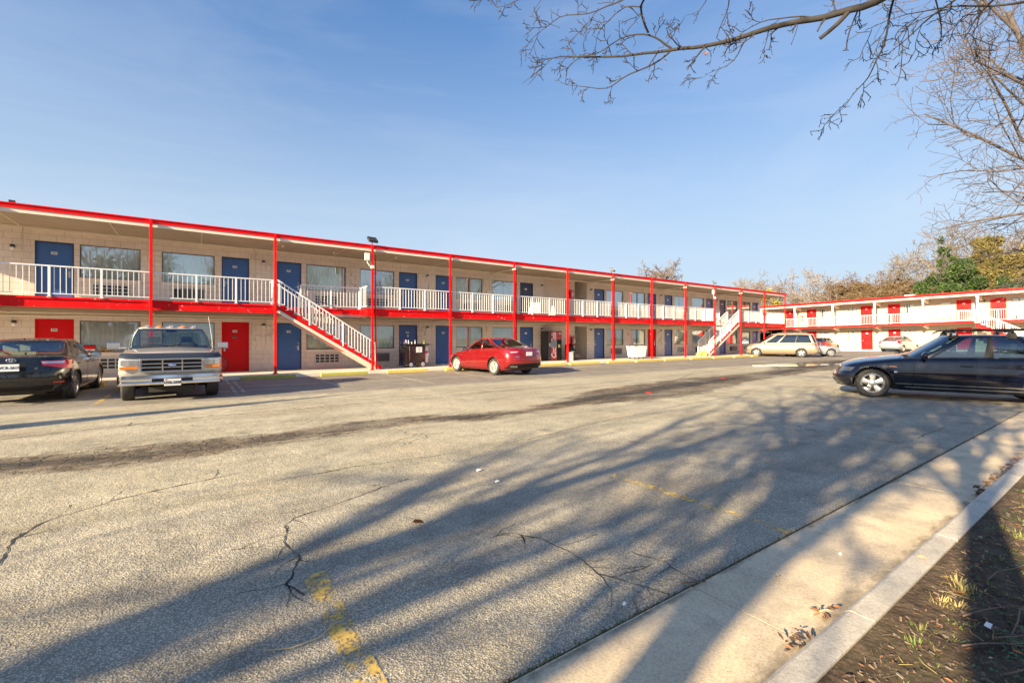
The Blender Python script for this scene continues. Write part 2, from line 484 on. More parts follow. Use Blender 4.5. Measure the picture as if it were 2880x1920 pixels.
# litter on the verge
def leaf(mb, x, y, z, s, m=0, curl=.3):
    a = R.uniform(0, 2*pi); d = Vector((cos(a), sin(a), R.uniform(-.25,.35))); w = Vector((-sin(a), cos(a), R.uniform(-.4,.4)))*R.uniform(.28,.5)
    P = Vector((x, y, z+s*.15))
    q = [P-d*s*.5, P-d*s*.15+w*s*.55+Vector((0,0,s*curl*.3)), P+d*s*.25+w*s*.4+Vector((0,0,s*curl*.4)), P+d*s*.55+Vector((0,0,s*curl*.2)),
         P+d*s*.2-w*s*.45+Vector((0,0,s*curl*.35)), P-d*s*.2-w*s*.5+Vector((0,0,s*curl*.2))]
    mid = [P-d*s*.2, P+d*s*.22]
    vs = [tuple(i) for i in q+mid]
    mb.add(vs, [(0,1,6),(1,2,7,6),(2,3,7),(3,4,7),(4,5,6,7),(5,0,6)], m)
leafm = [painted('dry_leaf_brown', (.22,.10,.04), .7, .3, 20), painted('dry_leaf_rust', (.34,.11,.03), .7, .3, 20), painted('dry_leaf_tan', (.42,.30,.18), .7, .2, 20), painted('dry_leaf_dark', (.07,.035,.02), .7, .3, 20)]
def near_pts(n, y0=-1.4):
    for _ in range(n):
        x = 1.2 + R.random()**1.7*11; y = R.uniform(y0, .72)
        if x*.8189 < -2 : continue
        yield x, y
mb = MB()
for x, y in near_pts(4200): leaf(mb, x, y, sz(x, y)+.006, R.uniform(.010,.036), R.choice([0,0,1,2,3,3,3,3]))
tag(mb.build('leaf_litter', leafm, fix=False), label='dry brown leaf litter over the soil verge behind the kerb', cat='leaf litter', kind='stuff')
mb = MB(); chip = [painted('mulch_chip_dark', (.05,.032,.02), .9, .3, 30), painted('mulch_chip_brown', (.16,.10,.06), .9, .3, 30), painted('mulch_pebble', (.15,.12,.09), .8, .2, 30)]
for x, y in near_pts(11000):
    s = R.uniform(.003,.012); a = R.uniform(0, pi); z = sz(x, y)+.002
    mb.bar((x-cos(a)*s, y-sin(a)*s, z), (x+cos(a)*s, y+sin(a)*s, z+R.uniform(0,.01)), s*R.uniform(.3,.9), s*.5, R.choice([0,0,1,1,2]))
tag(mb.build('mulch', chip, fix=False), label='loose dark mulch and grit covering the verge soil', cat='mulch', kind='stuff')
gm = [painted('grass_green', (.09,.15,.025), .7, .25, 6), painted('grass_olive', (.22,.20,.05), .7, .25, 6), painted('grass_straw', (.42,.32,.11), .75, .2, 6)]
def tuft(mb, x, y, n, h, ms):
    for _ in range(n):
        a = R.uniform(0, 2*pi); r = R.uniform(0, .05); hh = h*R.uniform(.4,1.); l = R.uniform(.3,1.1)*hh
        b = Vector((x+cos(a)*r, y+sin(a)*r, sz(x, y)-.005)); t = Vector((cos(a)*l, sin(a)*l, hh)); sd = Vector((-sin(a), cos(a), 0))*.0022
        p1 = b + t*.5 + Vector((0,0,hh*.18)); p2 = b + t
        mb.add([tuple(b-sd), tuple(b+sd), tuple(p1+sd*.8), tuple(p1-sd*.8), tuple(p2)], [(0,1,2,3),(3,2,4)], R.choice(ms))
mb = MB()
for x, y in [(3.15,.66),(3.3,.6),(3.36,.54),(3.12,.58),(3.42,.62)]: tuft(mb, x+R.gauss(0,.03), y+R.gauss(0,.02), 34, .045, [1,2,2])
for x, y in [(3.75,.2),(3.8,.12),(3.65,.22),(3.3,.3),(2.6,.62),(2.75,.64),(4.6,.5)]: tuft(mb, x, y, 24, .04, [0,1,0])
for _ in range(420):
    x = R.uniform(4.4, 13); y = R.uniform(.35,.72) - R.random()**2*.6; tuft(mb, x, y, R.randint(4,22), R.uniform(.012,.05), [0,0,1])
for _ in range(700):
    x, y = R.uniform(1.8, 6), R.uniform(-1, .6); tuft(mb, x, y, R.randint(3,9), R.uniform(.015,.035), [0,0,1])
tag(mb.build('grass', gm, fix=False), label='thin tufts of green and straw grass growing on the verge', cat='grass', kind='stuff')
mb = MB()
def clover(mb, x, y):
    z = sz(x, y)+R.uniform(.004,.018); s = R.uniform(.005,.013)
    for k in range(3):
        a = k*2.1+R.random(); mb.add([(x,y,z),(x+cos(a-.4)*s,y+sin(a-.4)*s,z+.003),(x+cos(a)*s*1.4,y+sin(a)*s*1.4,z+.001),(x+cos(a+.4)*s,y+sin(a+.4)*s,z+.003)],[(0,1,2,3)])
for cx, cy, r, n in [(2.95,.3,.14,150),(3.1,.12,.2,160),(3.6,.0,.25,150),(3.4,-.2,.3,180),(4.5,.3,.4,150),(3.9,.35,.2,90),(6,.2,.9,200)]:
    for _ in range(n): clover(mb, R.gauss(cx, r), min(.7, R.gauss(cy, r*.6)))
tag(mb.build('weeds', painted('weed_green', (.05,.14,.04), .6, .3, 9), fix=False), label='small bright green clover-like weeds scattered through the mulch', cat='weeds', kind='stuff')
# twigs: separate things
tw = painted('twig_bark', (.16,.10,.065), .85, .25, 30)
twigs = [((3.02,.55),(3.5,.25)),((2.9,.42),(3.35,.02)),((2.72,.5),(2.98,.18)),((3.0,.38),(3.9,.3)),((3.6,.55),(4.3,.28)),((4.4,.4),(5.2,.2)),((2.6,.35),(2.9,.1)),((3.3,.1),(4.2,-.15))]
tl = ['longest bare twig lying across the mulch near the kerb','forked thin twig on dark mulch','short twig beside the kerb edge on lit soil','reddish straight twig on dark soil','curved pale twig further along the verge','thin twig furthest back on the shaded verge','short crooked twig at the foot of the verge','dark twig in deepest shade of the verge']
for (a, b), lb in zip(twigs, tl):
    mb = MB(); pts = []
    for i in range(7):
        t = i/6; x = a[0]*(1-t)+b[0]*t+R.uniform(-.012,.012); y = a[1]*(1-t)+b[1]*t+R.uniform(-.012,.012)+.04*sin(t*3); pts.append((x, y, sz(x, y)+.012+.01*sin(t*3)))
    mb.tube(pts, [.004*(1-.6*i/6) for i in range(7)], 5)
    mb.tube([pts[3], (pts[3][0]+.06, pts[3][1]-.07, pts[3][2]+.015), (pts[3][0]+.13, pts[3][1]-.09, pts[3][2]+.01)], [.0025,.002,.001], 4)
    tag(mb.build('twig', tw), label=lb, cat='twig')
# things in the gutter
mb = MB()
for _ in range(26): leaf(mb, R.gauss(2.37,.05), R.gauss(1.0,.035), .012+R.random()*.03, R.uniform(.02,.042), R.choice([0,1,3,3]), .6)
tag(mb.build('leaf_pile', leafm, fix=False), label='pile of dark wet leaves against the kerb at the gutter joint', cat='leaves', kind='stuff')
mb = MB()
for _ in range(12): leaf(mb, R.gauss(2.72,.04), R.gauss(1.03,.03), .012+R.random()*.04, R.uniform(.025,.05), R.choice([0,1,2]), .8)
tag(mb.build('leaf_pile', leafm, fix=False), label='small heap of rust brown leaves in the gutter beyond the joint', cat='leaves', kind='stuff')
mb = MB()
for _ in range(60): leaf(mb, R.uniform(5.8,8.2), R.gauss(.98,.03), .012+R.random()*.02, R.uniform(.03,.07), R.choice([0,1,3,0]), .6)
tag(mb.build('leaf_litter', leafm, fix=False), label='brown leaves strewn along the foot of the kerb by the parked car', cat='leaf litter', kind='stuff')
for x, y, s, mi, lb in [(1.45,3.35,.10,1,'single rust brown leaf lying in the middle of the asphalt'),(3.62,.83,.05,2,'pale curled leaf lying on top of the kerb'),(2.93,1.35,.035,2,'small pale leaf on the sunlit gutter slab'),(2.85,.9,.05,1,'orange leaf fallen by the kerb face')]:
    mb = MB(); z = .142 if .74 < y < .9 else .012
    leaf(mb, x, y, z, s, mi, .9); leaf(mb, x+.02, y+.012, z, s*.7, mi, .9)
    tag(mb.build('dead_leaf', leafm, fix=False), label=lb, cat='leaf')
mb = MB(); pts = [(.28,2.42,.010),(.38,2.36,.018),(.5,2.37,.012),(.6,2.43,.02),(.68,2.47,.01)]
mb.tube(pts, [.003,.004,.0035,.003,.001], 5)
tag(mb.build('twig', painted('straw_twig', (.5,.38,.2), .8, .2, 30)), label='thin straw coloured twig on the bare asphalt in front', cat='twig')
mb = MB(); mb.tube([(2.40,1.66,.01),(2.5,1.56,.03),(2.57,1.60,.012)], [.004,.004,.002], 5)
tag(mb.build('twig', tw), label='short dark twig over the joint between asphalt and gutter', cat='twig')
# small litter
for x, y, s, lb in [(2.6,4.35,.032,'small white paper scrap on the asphalt nearest the dark band'),(2.55,3.9,.03,'small white paper scrap on the asphalt nearer the gutter'),(3.6,1.25,.014,'tiny white scrap on the concrete gutter'),(2.95,.45,.02,'crumpled pale wrapper on the soil verge'),(1.95,1.7,.014,'little pink paper scrap by the asphalt edge')]:
    mb = MB(); z = .01 if y > .8 else sz(x, y)+.02
    mb.add([(x-s,y-s*.5,z),(x+s*.7,y-s*.6,z+.01),(x+s,y+s*.5,z+.003),(x,y+s*.3,z+.018),(x-s*.8,y+s*.6,z+.004)], [(0,1,3),(1,2,3),(0,3,4)])
    tag(mb.build('paper_scrap', M['white'], fix=False), label=lb, cat='litter')
for x, y, lb in [(10.1,7.95,'small red debris in the potholed patch nearer the camera'),(15.9,9.2,'small red debris further along the broken patch')]:
    mb = MB(); mb.box(x-.05,x+.03,y-.03,y+.03,.004,.02); mb.box(x+.01,x+.07,y-.05,y-.01,.006,.018); mb.prism([(x-.09,.003),(x-.06,.02),(x-.03,.003)], y+.01, y+.05)
    tag(mb.build('plastic_debris', M['red']), label=lb, cat='debris')

# dirt and grit swept along the kerb foot and over the slabs
m = NT('gutter_grime'); p = m.pos(obj=False); sx = m.n('ShaderNodeSeparateXYZ'); m.l(p, sx.inputs[0])
e1 = m.mapr(sx.outputs[1], .93, 1.10, 1., 0.); e2 = m.mapr(sx.outputs[1], 1.52, 1.60, 0., .8)
g = m.math('ADD', m.math('ADD', e1, e2), m.math('MULTIPLY', m.math('SUBTRACT', m.noise(m.pos((.7,1.6,1), obj=False), 5, 9, .72), .5), 2.6))
m.set(base=m.ramp(m.noise(p, 30, 4), [(.3, (.05,.04,.03)), (.7, (.17,.13,.09))]), rough=.95, alpha=m.mapr(g, .35, 1.3, 0, .8))
mb = MB(); mb.add([(-13,.936,.0125),(33,.936,.0125),(33,1.585,.0125),(-13,1.585,.0125)], [(0,1,2,3)])
tag(mb.build('gutter_grime', m.mat, fix=False), kind='structure')
# dry straw lying on the verge
mb = MB()
for x, y in near_pts(900):
    a = R.uniform(0, 2*pi); L_ = R.uniform(.03,.11); z = sz(x, y)+.008; b_ = R.uniform(-.02,.02)
    mb.tube([(x,y,z),(x+cos(a)*L_*.5-sin(a)*b_,y+sin(a)*L_*.5+cos(a)*b_,z+.006),(x+cos(a)*L_,y+sin(a)*L_,z)], .0011, 3, R.choice([0,0,1]), False)
tag(mb.build('dry_straw', [gm[2], tw], fix=False), label='fine dry straw and stalks strewn over the verge soil', cat='straw', kind='stuff')

# joint weeds along the gutter edge
mb = MB()
for _ in range(3200):
    x = 1.0+R.random()**1.5*13; y = R.gauss(1.602,.012); h = R.uniform(.003,.014)
    mb.add([(x-.004,y,.002),(x+.004,y,.002),(x+R.uniform(-.01,.01),y+R.uniform(-.01,.01),h+.006)],[(0,1,2)], R.choice([0,1,2,2]))
tag(mb.build('joint_weeds', [painted('moss_dark', (.06,.05,.02), .9, .3, 20), painted('moss_orange', (.40,.20,.05), .9, .3, 20), gm[0]], fix=False), label='orange and green moss growing in the joint beside the gutter', cat='moss', kind='stuff')

# cracks
crack_m = painted('crack_dark', (.02,.017,.014), .95, .2, 20)  # even dark colour of the crack strips
cracks = [([(1.86,4.54),(1.3,4.32),(.68,4.09),(.58,3.95),(.54,3.65),(.6,3.37),(.49,3.07),(.45,3.01),(.53,2.83)], .012),
 ([(2.79,5.21),(1.45,5.31),(.67,5.28)], .014), ([(-1.03,4.33),(-1.09,4.84),(-.98,5.15),(-.55,5.52),(.4,5.8)], .016),
 ([(-.28,10.22),(.39,10.31),(2.05,10.3),(4.65,10.38),(7.5,10.6)], .03), ([(-3.3,9.5),(-2.3,9.7),(-1.65,9.9),(.04,10.27)], .03),
 ([(1.8,2.85),(1.97,2.82),(2.13,2.62),(2.16,2.32),(2.09,2.03),(2.18,1.81),(2.23,1.62)], .011), ([(2.48,2.1),(2.54,1.87),(2.51,1.63)], .008),
 ([(6.73,4.5),(7.72,4.16),(8.17,3.16),(8.16,2.32),(8.26,1.63)], .016), ([(8.76,2.07),(10.37,2.06)], .014),
 ([(4.0,5.3),(6,5.7),(9,6.1),(13,6.3)], .018), ([(12,8.9),(17,11.2),(23,12.2)], .05), ([(5,12.55),(10,12.75),(20,12.9),(30,13.2)], .02)]
rc = random.Random(77); extra = []
for pts, w in cracks[:9]:
    for a, b in zip(pts[:-1], pts[1:]):
        for _ in range(2):
            t = rc.random(); q = (a[0]*(1-t)+b[0]*t, a[1]*(1-t)+b[1]*t); an = math.atan2(b[1]-a[1], b[0]-a[0])+rc.choice([-1,1])*rc.uniform(.5,1.4); L_ = rc.uniform(.08,.4)
            m1 = (q[0]+cos(an)*L_*.5, q[1]+sin(an)*L_*.5*.9); an += rc.uniform(-.6,.6)
            extra.append(([q, m1, (m1[0]+cos(an)*L_*.5, m1[1]+sin(an)*L_*.5)], w*.5))
for pts, w in cracks+extra:
    P = []
    for (a, b) in zip(pts[:-1], pts[1:]):
        n = max(2, int(math.dist(a, b)/.05))
        for i in range(n):
            t = i/n; P.append((a[0]*(1-t)+b[0]*t, a[1]*(1-t)+b[1]*t))
    P.append(pts[-1]); mb = MB(); vs = []
    for i, (x, y) in enumerate(P):
        d = Vector((P[min(i+1,len(P)-1)][0]-P[max(i-1,0)][0], P[min(i+1,len(P)-1)][1]-P[max(i-1,0)][1], 0)).normalized()
        j = .035*noise.noise(Vector((x*3,y*3,1)))+.02*noise.noise(Vector((x*14,y*14,5))) 
        nx, ny = -d.y, d.x; ww = w*.55*(.3+1.5*abs(noise.noise(Vector((x*5,y*5,9)))))
        vs += [(x+nx*(j+ww), y+ny*(j+ww), .0035), (x+nx*(j-ww), y+ny*(j-ww), .0035)]
    mb.add(vs, [(2*i, 2*i+1, 2*i+3, 2*i+2) for i in range(len(P)-1)])
    tag(mb.build('pavement_crack', crack_m, fix=False), kind='structure')

# painted stall lines, worn
def line_mat(name, c, cover, sc=14):
    m = NT(name); p = m.pos(obj=False)
    a = m.ramp(m.math('ADD', m.math('MULTIPLY', m.noise(p, sc, 7, .75), .7), m.math('MULTIPLY', m.noise(p, 1.8, 3, .6), .3)), [(.5-cover-.03, 1), (.5-cover+.05, 0)])
    m.set(base=m.ramp(m.noise(p, 6, 4), [(.3, tuple(x*.75 for x in c)), (.7, c)]), rough=.8, alpha=m.math('SUBTRACT', 1., a))
    return m.mat
lm_y = line_mat('worn_yellow_line', (.60,.40,.10), .02); lm_w = line_mat('worn_white_line', (.52,.48,.38), .03)
lm_n = line_mat('faded_yellow_line', (.80,.52,.10), -.012); lm_p = line_mat('faded_white_line', (.55,.50,.42), -.03)
def stripe(u, v0, v1, mat, w=.1, ub=None):
    ub = u if ub is None else ub
    mb = MB(); mb.add([(u-w/2,v0,.0045),(u+w/2,v0,.0045),(ub+w/2,v1,.0045),(ub-w/2,v1,.0045)],[(0,1,2,3)])
    o = mb.build('parking_line', mat, fix=False); tag(o, kind='structure')
for i in range(-4, 11):
    u = .95+2.72*i
    stripe(u, 13.5, 18.6, lm_y if i in (-1,-4) else lm_w, .10 if i != 0 else .08)
stripe(1.14, 14.2, 18.6, lm_w, .09)
stripe(.62, 1.6, 3.05, lm_n, .13); stripe(3.72, 1.62, 3.4, lm_n, .09); stripe(6.85, 1.65, 4.6, lm_p, .08, 6.96); stripe(10.0, 1.65, 4.9, lm_p, .08); stripe(13.2, 1.65, 2.9, lm_p, .08)
for i in range(-3, 0): stripe(.62+3.1*i, 1.65, 5, lm_n)

# puddle in front of the minivan
mw = NT('puddle_water'); mw.set(base=(.10,.08,.055), rough=.03, spec=.35, ior=1.2)
pp = mw.pos(obj=False); mw.set(nrm=mw.bump(mw.noise(pp, 2.5, 2), .01, .01))
def puddle(name, cx, cy, rx, ry, ang, seed, label=None):
    mb = MB(); vs = [(cx, cy, .006)]; n = 90
    for i in range(n):
        t = 2*pi*i/n; r = 1+.6*noise.noise(Vector((cos(t)*1.5, sin(t)*1.5, seed)))+.3*noise.noise(Vector((cos(t)*5, sin(t)*5, seed)))
        x, y = rx*r*cos(t), ry*r*sin(t)
        vs.append((cx+x*cos(ang)-y*sin(ang), cy+x*sin(ang)+y*cos(ang), .006))
    mb.add(vs, [(0, i+1, (i+1) % n+1) for i in range(n)])
    tag(mb.build(name, mw.mat, fix=False), kind='structure')
puddle('puddle', 27.6, 11.1, 3.4, .62, -.28, 2.)
puddle('puddle', 24.6, 12.35, .75, .16, -.1, 5.)
puddle('puddle', 32.3, 10.2, 1.2, .25, -.3, 8.)

# parking blocks
def block(u0, u1, v, mats, label, z=0):
    mb = MB()
    n = 10; prof = [(-.09,0),(-.085,.10),(-.06,.135),(.05,.135),(.085,.10),(.09,0)]
    for i in range(1):
        mb.prism([(v+a, b) for a, b in prof], u0, u1, axis='x')
    o = mb.build('parking_block', mats, bevel=.012)
    o.location.z = z
    tag(o, label, 'parking block', 'concrete parking blocks along the walkway kerb')
bl = [(-6.7,-4.9),(-4.0,-2.2),(-1.3,.45),(1.36,3.12),(4.01,5.79),(6.61,8.4),(9.3,11.1),(12.0,13.6),(14.2,16.5),(16.8,19.05),(19.75,21.75),(22.25,24.7),(25.05,27.5),(27.9,30.3),(30.7,33.0),(33.4,35.6),(36.0,38.2),(38.6,40.6)]
names = ['yellow parking block beyond the black sedan at the left edge','yellow parking block in front of the black sedan','orange yellow parking block end between black sedan and pickup','olive green parking block by the first column right of the pickup','olive and yellow parking block below the near staircase','yellow parking block in front of the housekeeping cart','yellow parking block under the nose of the red sedan','yellow parking block between red sedan nose and its tail','yellow parking block just behind the red sedan tail by the soda machine','yellow parking block in front of the breezeway','yellow parking block by the blue door beyond the breezeway','yellow parking block beside the white laundry bin','yellow parking block right of the white laundry bin','yellow parking block before the far staircase','yellow parking block at the foot of the far staircase','yellow parking block under the far staircase landing','yellow parking block at the minivan nose','last yellow parking block behind the minivan']
for (a, b), lb in zip(bl, names):
    block(a, b, 18.5, M['olive_block'] if 1 < a < 5 else M['yellow_block'], lb)
# ------------------------------------------------------------------ main motel wing
WY = 21.4; PY = 19.06; K0 = -1.13; KS = 3.66
colx = [K0 + KS*k for k in range(-2, 13)]
END = 43.15
def block_wall_mat(name, c, bx=.41, bz=.205, joint=.30):
    m = NT(name); p = m.pos(obj=False)
    sx = m.n('ShaderNodeSeparateXYZ'); m.l(p, sx.inputs[0])
    cb = m.n('ShaderNodeCombineXYZ'); m.l(m.math('ADD', sx.outputs[0], sx.outputs[1]), cb.inputs[0]); m.l(sx.outputs[2], cb.inputs[1])
    br = m.n('ShaderNodeTexBrick'); m.l(cb.outputs[0], br.inputs['Vector'])
    br.inputs['Scale'].default_value = 1; br.inputs['Brick Width'].default_value = bx; br.inputs['Row Height'].default_value = bz
    br.inputs['Mortar Size'].default_value = .010; br.inputs['Mortar Smooth'].default_value = .4
    br.inputs['Color1'].default_value = (1,1,1,1); br.inputs['Color2'].default_value = (.93,.93,.93,1); br.inputs['Mortar'].default_value = (1-joint,)*3+(1,)
    nz = m.ramp(m.noise(p, .9, 6, .65), [(.3, tuple(x*.88 for x in c)), (.7, tuple(x*1.06 for x in c))])
    col = m.mix(1., nz, br.outputs['Color'], 'MULTIPLY')
    stn = m.ramp(m.noise(m.pos((3,3,.5), obj=False), 1.4, 7, .7), [(.52, 0), (.78, 1)])
    col = m.mix(m.math('MULTIPLY', stn, .22), col, (.2,.15,.1))
    low = m.mapr(sx.outputs[2], .12, .45, .35, 0)
    col = m.mix(m.math('MULTIPLY', low, m.noise(p, 4, 5)), col, (.14,.12,.1))
    m.set(base=col, rough=.85, spec=.25, nrm=m.bump(m.math('SUBTRACT', m.noise(p, 45, 4, .7), m.math('MULTIPLY', br.outputs['Fac'], 1.3)), .45, .006))
    return m.mat
M['wall'] = block_wall_mat('tan_block_wall', (.76,.655,.545))
M['wallpanel'] = block_wall_mat('tan_panel_block', (.80,.69,.57), 9, 9, 0)
M['wing'] = block_wall_mat('cream_stucco_wall', (.54,.46,.345), 1.2, 2.6, .05)
M['siding'] = painted('siding_board', (.62,.49,.37), .7, .08, 1.5, dirt=.15)

def wall_open(mb, x0, x1, z0, z1, ops, ya, yb, m=0, plane='y'):
    """wall strip with rectangular openings (a,b,c,d) = x0,x1,z0,z1; boxes butt end to end"""
    ops = sorted(ops); x = x0
    def bx(a, b, c, d):
        if b-a < 1e-3 or d-c < 1e-3: return
        if plane == 'y': mb.box(a, b, ya, yb, c, d, m)
        else: mb.box(ya, yb, a, b, c, d, m)
    for a, b, c, d in ops:
        bx(x, a, z0, z1); bx(a, b, z0, c); bx(a, b, d, z1); x = b
    bx(x, x1, z0, z1)

root = empty('motel_building', (19.0, 21.4, 0), label='long two storey tan block motel wing with red fascia, red columns and blue doors', cat='motel')
OFF = (19.0, 21.4, 0)
def B(): return MB(OFF)
DL = .13; DU = 2.72
doors_x = [-4.29,.93,2.90,8.25,10.21,15.57,21.60,27.02,28.98,34.42,36.38,41.75]
win_x = [(-3.2,-1.57),(-.95,.70),(4.05,5.72),(6.37,8.02),(11.40,13.02),(13.67,15.30),(22.76,24.41),(25.13,26.75),(30.2,31.85),(32.5,34.12),(37.55,39.2),(39.9,41.4)]
DW = .95
door_low = ['red','red','blue','blue','blue','blue','blue','red','blue','blue','blue','blue']
num_low = ['103','104','105','106','107','108','109','110','111','112','113','114']
num_up = ['209','208','207','206','205','204','203','202','201','210','211','212']
# walls with openings
mb = B()
opl = [(a, a+DW, DL-.01, 2.12) for a in doors_x] + [(a, b, .97, 2.08) for a, b in win_x] + [(19.86, 20.95, DL-.01, 2.36)]
opu = [(a, a+DW, DU, 4.71) for a in doors_x] + [(a, b, 3.56, 4.70) for a, b in win_x] + [(19.86, 20.95, DU, 5.1)]
wall_open(mb, -9.5, END, DL-.01, 2.44, opl, WY, WY+.2)
wall_open(mb, -9.5, END, 2.44, 5.14, opu, WY, WY+.2)
mb.box(-9.5, -9.3, WY+.2, 28, 0, 5.14); mb.box(END-.2, END, WY+.2, 28, 0, 5.14); mb.box(-9.5, END, 28, 28.2, 0, 5.14)
# breezeway side walls
mb.box(19.66, 19.858, WY+.2, 28, DL, 5.14); mb.box(20.952, 21.15, WY+.2, 28, DL, 5.14); mb.box(19.86, 20.95, 25.2, 25.4, DL, 5.14)
wall = mb.build('wall', M['wall'], root)
# backing room partitions so nothing shows through
mb = B(); mb.box(-9.3, 19.66, WY+1.1, WY+1.12, .1, 5.1); mb.box(21.15, END-.2, WY+1.1, WY+1.12, .1, 5.1)
mb.build('room_partition', M['interior'], root)
# floor, deck, roof
mb = B(); mb.box(-10, 43.4, 19.0, 21.4, -.2, DL); mb.box(-10, 43.4, 18.80, 19.0, -.2, DL-.004)
walk = mb.build('walkway', M['walk'], root, bevel=.012)
notches = [(2.53, 6.0), (31.9, 35.45)]
def deck_runs():
    x = -9.5; r = []
    for a, b in notches: r.append((x, a)); x = b
    r.append((x, 43.05)); return r
mb = B()
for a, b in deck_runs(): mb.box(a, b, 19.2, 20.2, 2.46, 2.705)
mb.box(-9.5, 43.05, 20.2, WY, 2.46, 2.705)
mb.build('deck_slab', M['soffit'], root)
mb = B()
def fascia(mb, a, b, y):
    mb.box(a, b, y, y+.03, 2.41, 2.66); mb.box(a, b, y-.035, y+.05, 2.66, 2.725); mb.box(a, b, y-.02, y+.03, 2.40, 2.418)
for a, b in deck_runs(): fascia(mb, a, b, 19.165)
for a, b in notches:
    fascia(mb, a+.035, b-.035, 20.165)
    for x in (a+.002, b-.032): mb.box(x, x+.03, 19.2, 20.16, 2.41, 2.722)
mb.box(43.05, 43.08, 19.2, WY, 2.41, 2.72)
mb.build('deck_fascia', M['red_chip'], root)
mb = B()
for y, z0, z1, w in [(19.75, 2.34, 2.46, .06), (20.55, 2.33, 2.46, .06), (21.22, 2.24, 2.46, .16)]: mb.box(-9.5, 43.0, y, y+w, z0, z1)
for x in colx:
    if x > -9: mb.box(x-.05, x+.05, 19.25 if not (2 < x < 6.5 or 31 < x < 36) else 20.25, 21.2, 2.30, 2.46)
mb.box(-9.5, 43.0, 20.95, 21.02, 2.27, 2.33, 1)
mb.tube([(-9.5, 21.15, 2.2), (-3.9, 21.15, 2.2), (-3.2, 21.15, 2.23), (43, 21.15, 2.23)], .022, 8, 1)
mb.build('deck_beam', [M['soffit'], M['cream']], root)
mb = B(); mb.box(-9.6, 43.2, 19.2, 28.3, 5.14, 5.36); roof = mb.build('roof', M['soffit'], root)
mb = B(); mb.box(-9.6, 43.25, 19.12, 19.2, 5.255, 5.40); mb.box(-9.6, 43.25, 19.09, 19.13, 5.37, 5.405); mb.box(43.2, 43.27, 19.2, 28.3, 5.255, 5.40)
mb.build('roof_fascia', M['red'], root)
mb = B(); mb.box(-9.6, 43.22, 19.145, 19.2, 5.14, 5.253); mb.box(43.2, 43.24, 19.2, 28.3, 5.13, 5.253)
for x in [-9.5+2.44*i for i in range(22)]: mb.box(x-.012, x+.012, 19.22, 21.38, 5.128, 5.14)
mb.box(-9.5, 43.1, 21.32, 21.398, 5.05, 5.135)
mb.build('roof_trim', M['cream'], root)
mb = B()
mb.prism([(21.2,5.36),(24.3,5.36),(24.3,6.0),(22.0,5.62)], 26.0, 26.6)
mb.box(21.9, 22.5, 24, 24.5, 5.36, 5.9)
mb.build('roof_vent', M['cream'], root)
for x, y, z in [(-2.6,20.2,5.36),(1.0,22,5.36)]:
    mb = B(); mb.cyl((x,y,z),(x,y,z+.12),.09,.09,10); mb.cyl((x,y,z+.12),(x,y,z+.17),.14,.12,10); mb.build('roof_vent', M['steel'], root)

# steel columns
colm = MB(); colm.box(-.042,.042,-.042,.042,.0,5.22); colm.box(-.11,.11,-.09,.09,-.004,.012); colm.prism([(-.1,.012),(-.048,.012),(-.048,.07)],-.012,.012); colm.prism([(.1,.012),(.048,.012),(.048,.07)],-.012,.012)
colm.box(-.07,.07,.05,.11,2.4,2.6)
first = None
for x in colx:
    if x < -9: continue
    if first is None: first = colm.build('column', M['red'], root, loc=(x-OFF[0], PY-OFF[1], DL), bevel=.006)
    else:
        o = inst(first, 'column', root, (x-OFF[0], PY-OFF[1], DL)); b = o.modifiers.new('bevel','BEVEL'); b.width=.006; b.segments=2; b.limit_method='ANGLE'
for k in (2, 4, 6, 10):
    x = K0+KS*k; mb = B()
    mb.tube([(x+.13,PY+.02,4.98),(x+.13,PY+.02,2.8),(x+.15,PY+.02,.9),(x+.17,PY+.02,.17)], [.028,.031,.033,.04], 10)
    mb.box(x+.02,x+.2,PY-.03,PY+.05,4.2,4.23); mb.box(x+.02,x+.2,PY-.03,PY+.05,1.3,1.33)
    mb.build('downspout', M['red'], root)
for k in (4, 6, 8, 10):
    x = K0+KS*k; mb = B(); mb.tube([(x, PY+.06, 5.0), (x, 20.2, 5.02), (x, WY, 5.03)], .028, 8); mb.cyl((x, PY-.09, 5.0), (x, PY+.12, 5.0), .045, .045, 10)
    mb.build('cross_pipe', M['cream'], root)

# railings: one per bay
def railing(mb, p0, p1, z0=2.80, z1=3.66, posts=(1/3,2/3), ends=(False, False)):
    p0 = Vector((*p0, 0)); p1 = Vector((*p1, 0)); L = (p1-p0).length; d = (p1-p0)/L
    def P(t, z): q = p0+d*t; return (q.x, q.y, z)
    mb.bar(P(0,z1-.018), P(L,z1-.018), .05, .036); mb.bar(P(0,z0+.012), P(L,z0+.012), .03, .025)
    n = max(2, round(L/.133)); 
    pp = [L*q for q in posts]
    if ends[0]: pp.append(.03)
    if ends[1]: pp.append(L-.03)
    for i in range(1, n):
        t = L*i/n
        if min([abs(t-q) for q in pp] + [9]) < .04: continue
        mb.bar(P(t,z0+.02), P(t,z1-.03), .017, .017, up=(d.x,d.y,0))
    return [P(q, 0) for q in pp]
def add_railing(parent, B, p0, p1, z0=2.80, z1=3.66, posts=(1/3,2/3), ends=(False,False), base=2.72, mat=None):
    mb = B(); pp = railing(mb, p0, p1, z0, z1, posts, ends)
    r = mb.build('railing', mat or M['white_rail'], parent)
    for q in pp:
        m2 = B(); m2.box(q[0]-.028, q[0]+.028, q[1]-.028, q[1]+.028, base, z1-.02); m2.box(q[0]-.05, q[0]+.05, q[1]-.04, q[1]+.04, base, base+.012)
        m2.build('railing_post', mat or M['white_rail'], r)
    return r
RY = 19.13
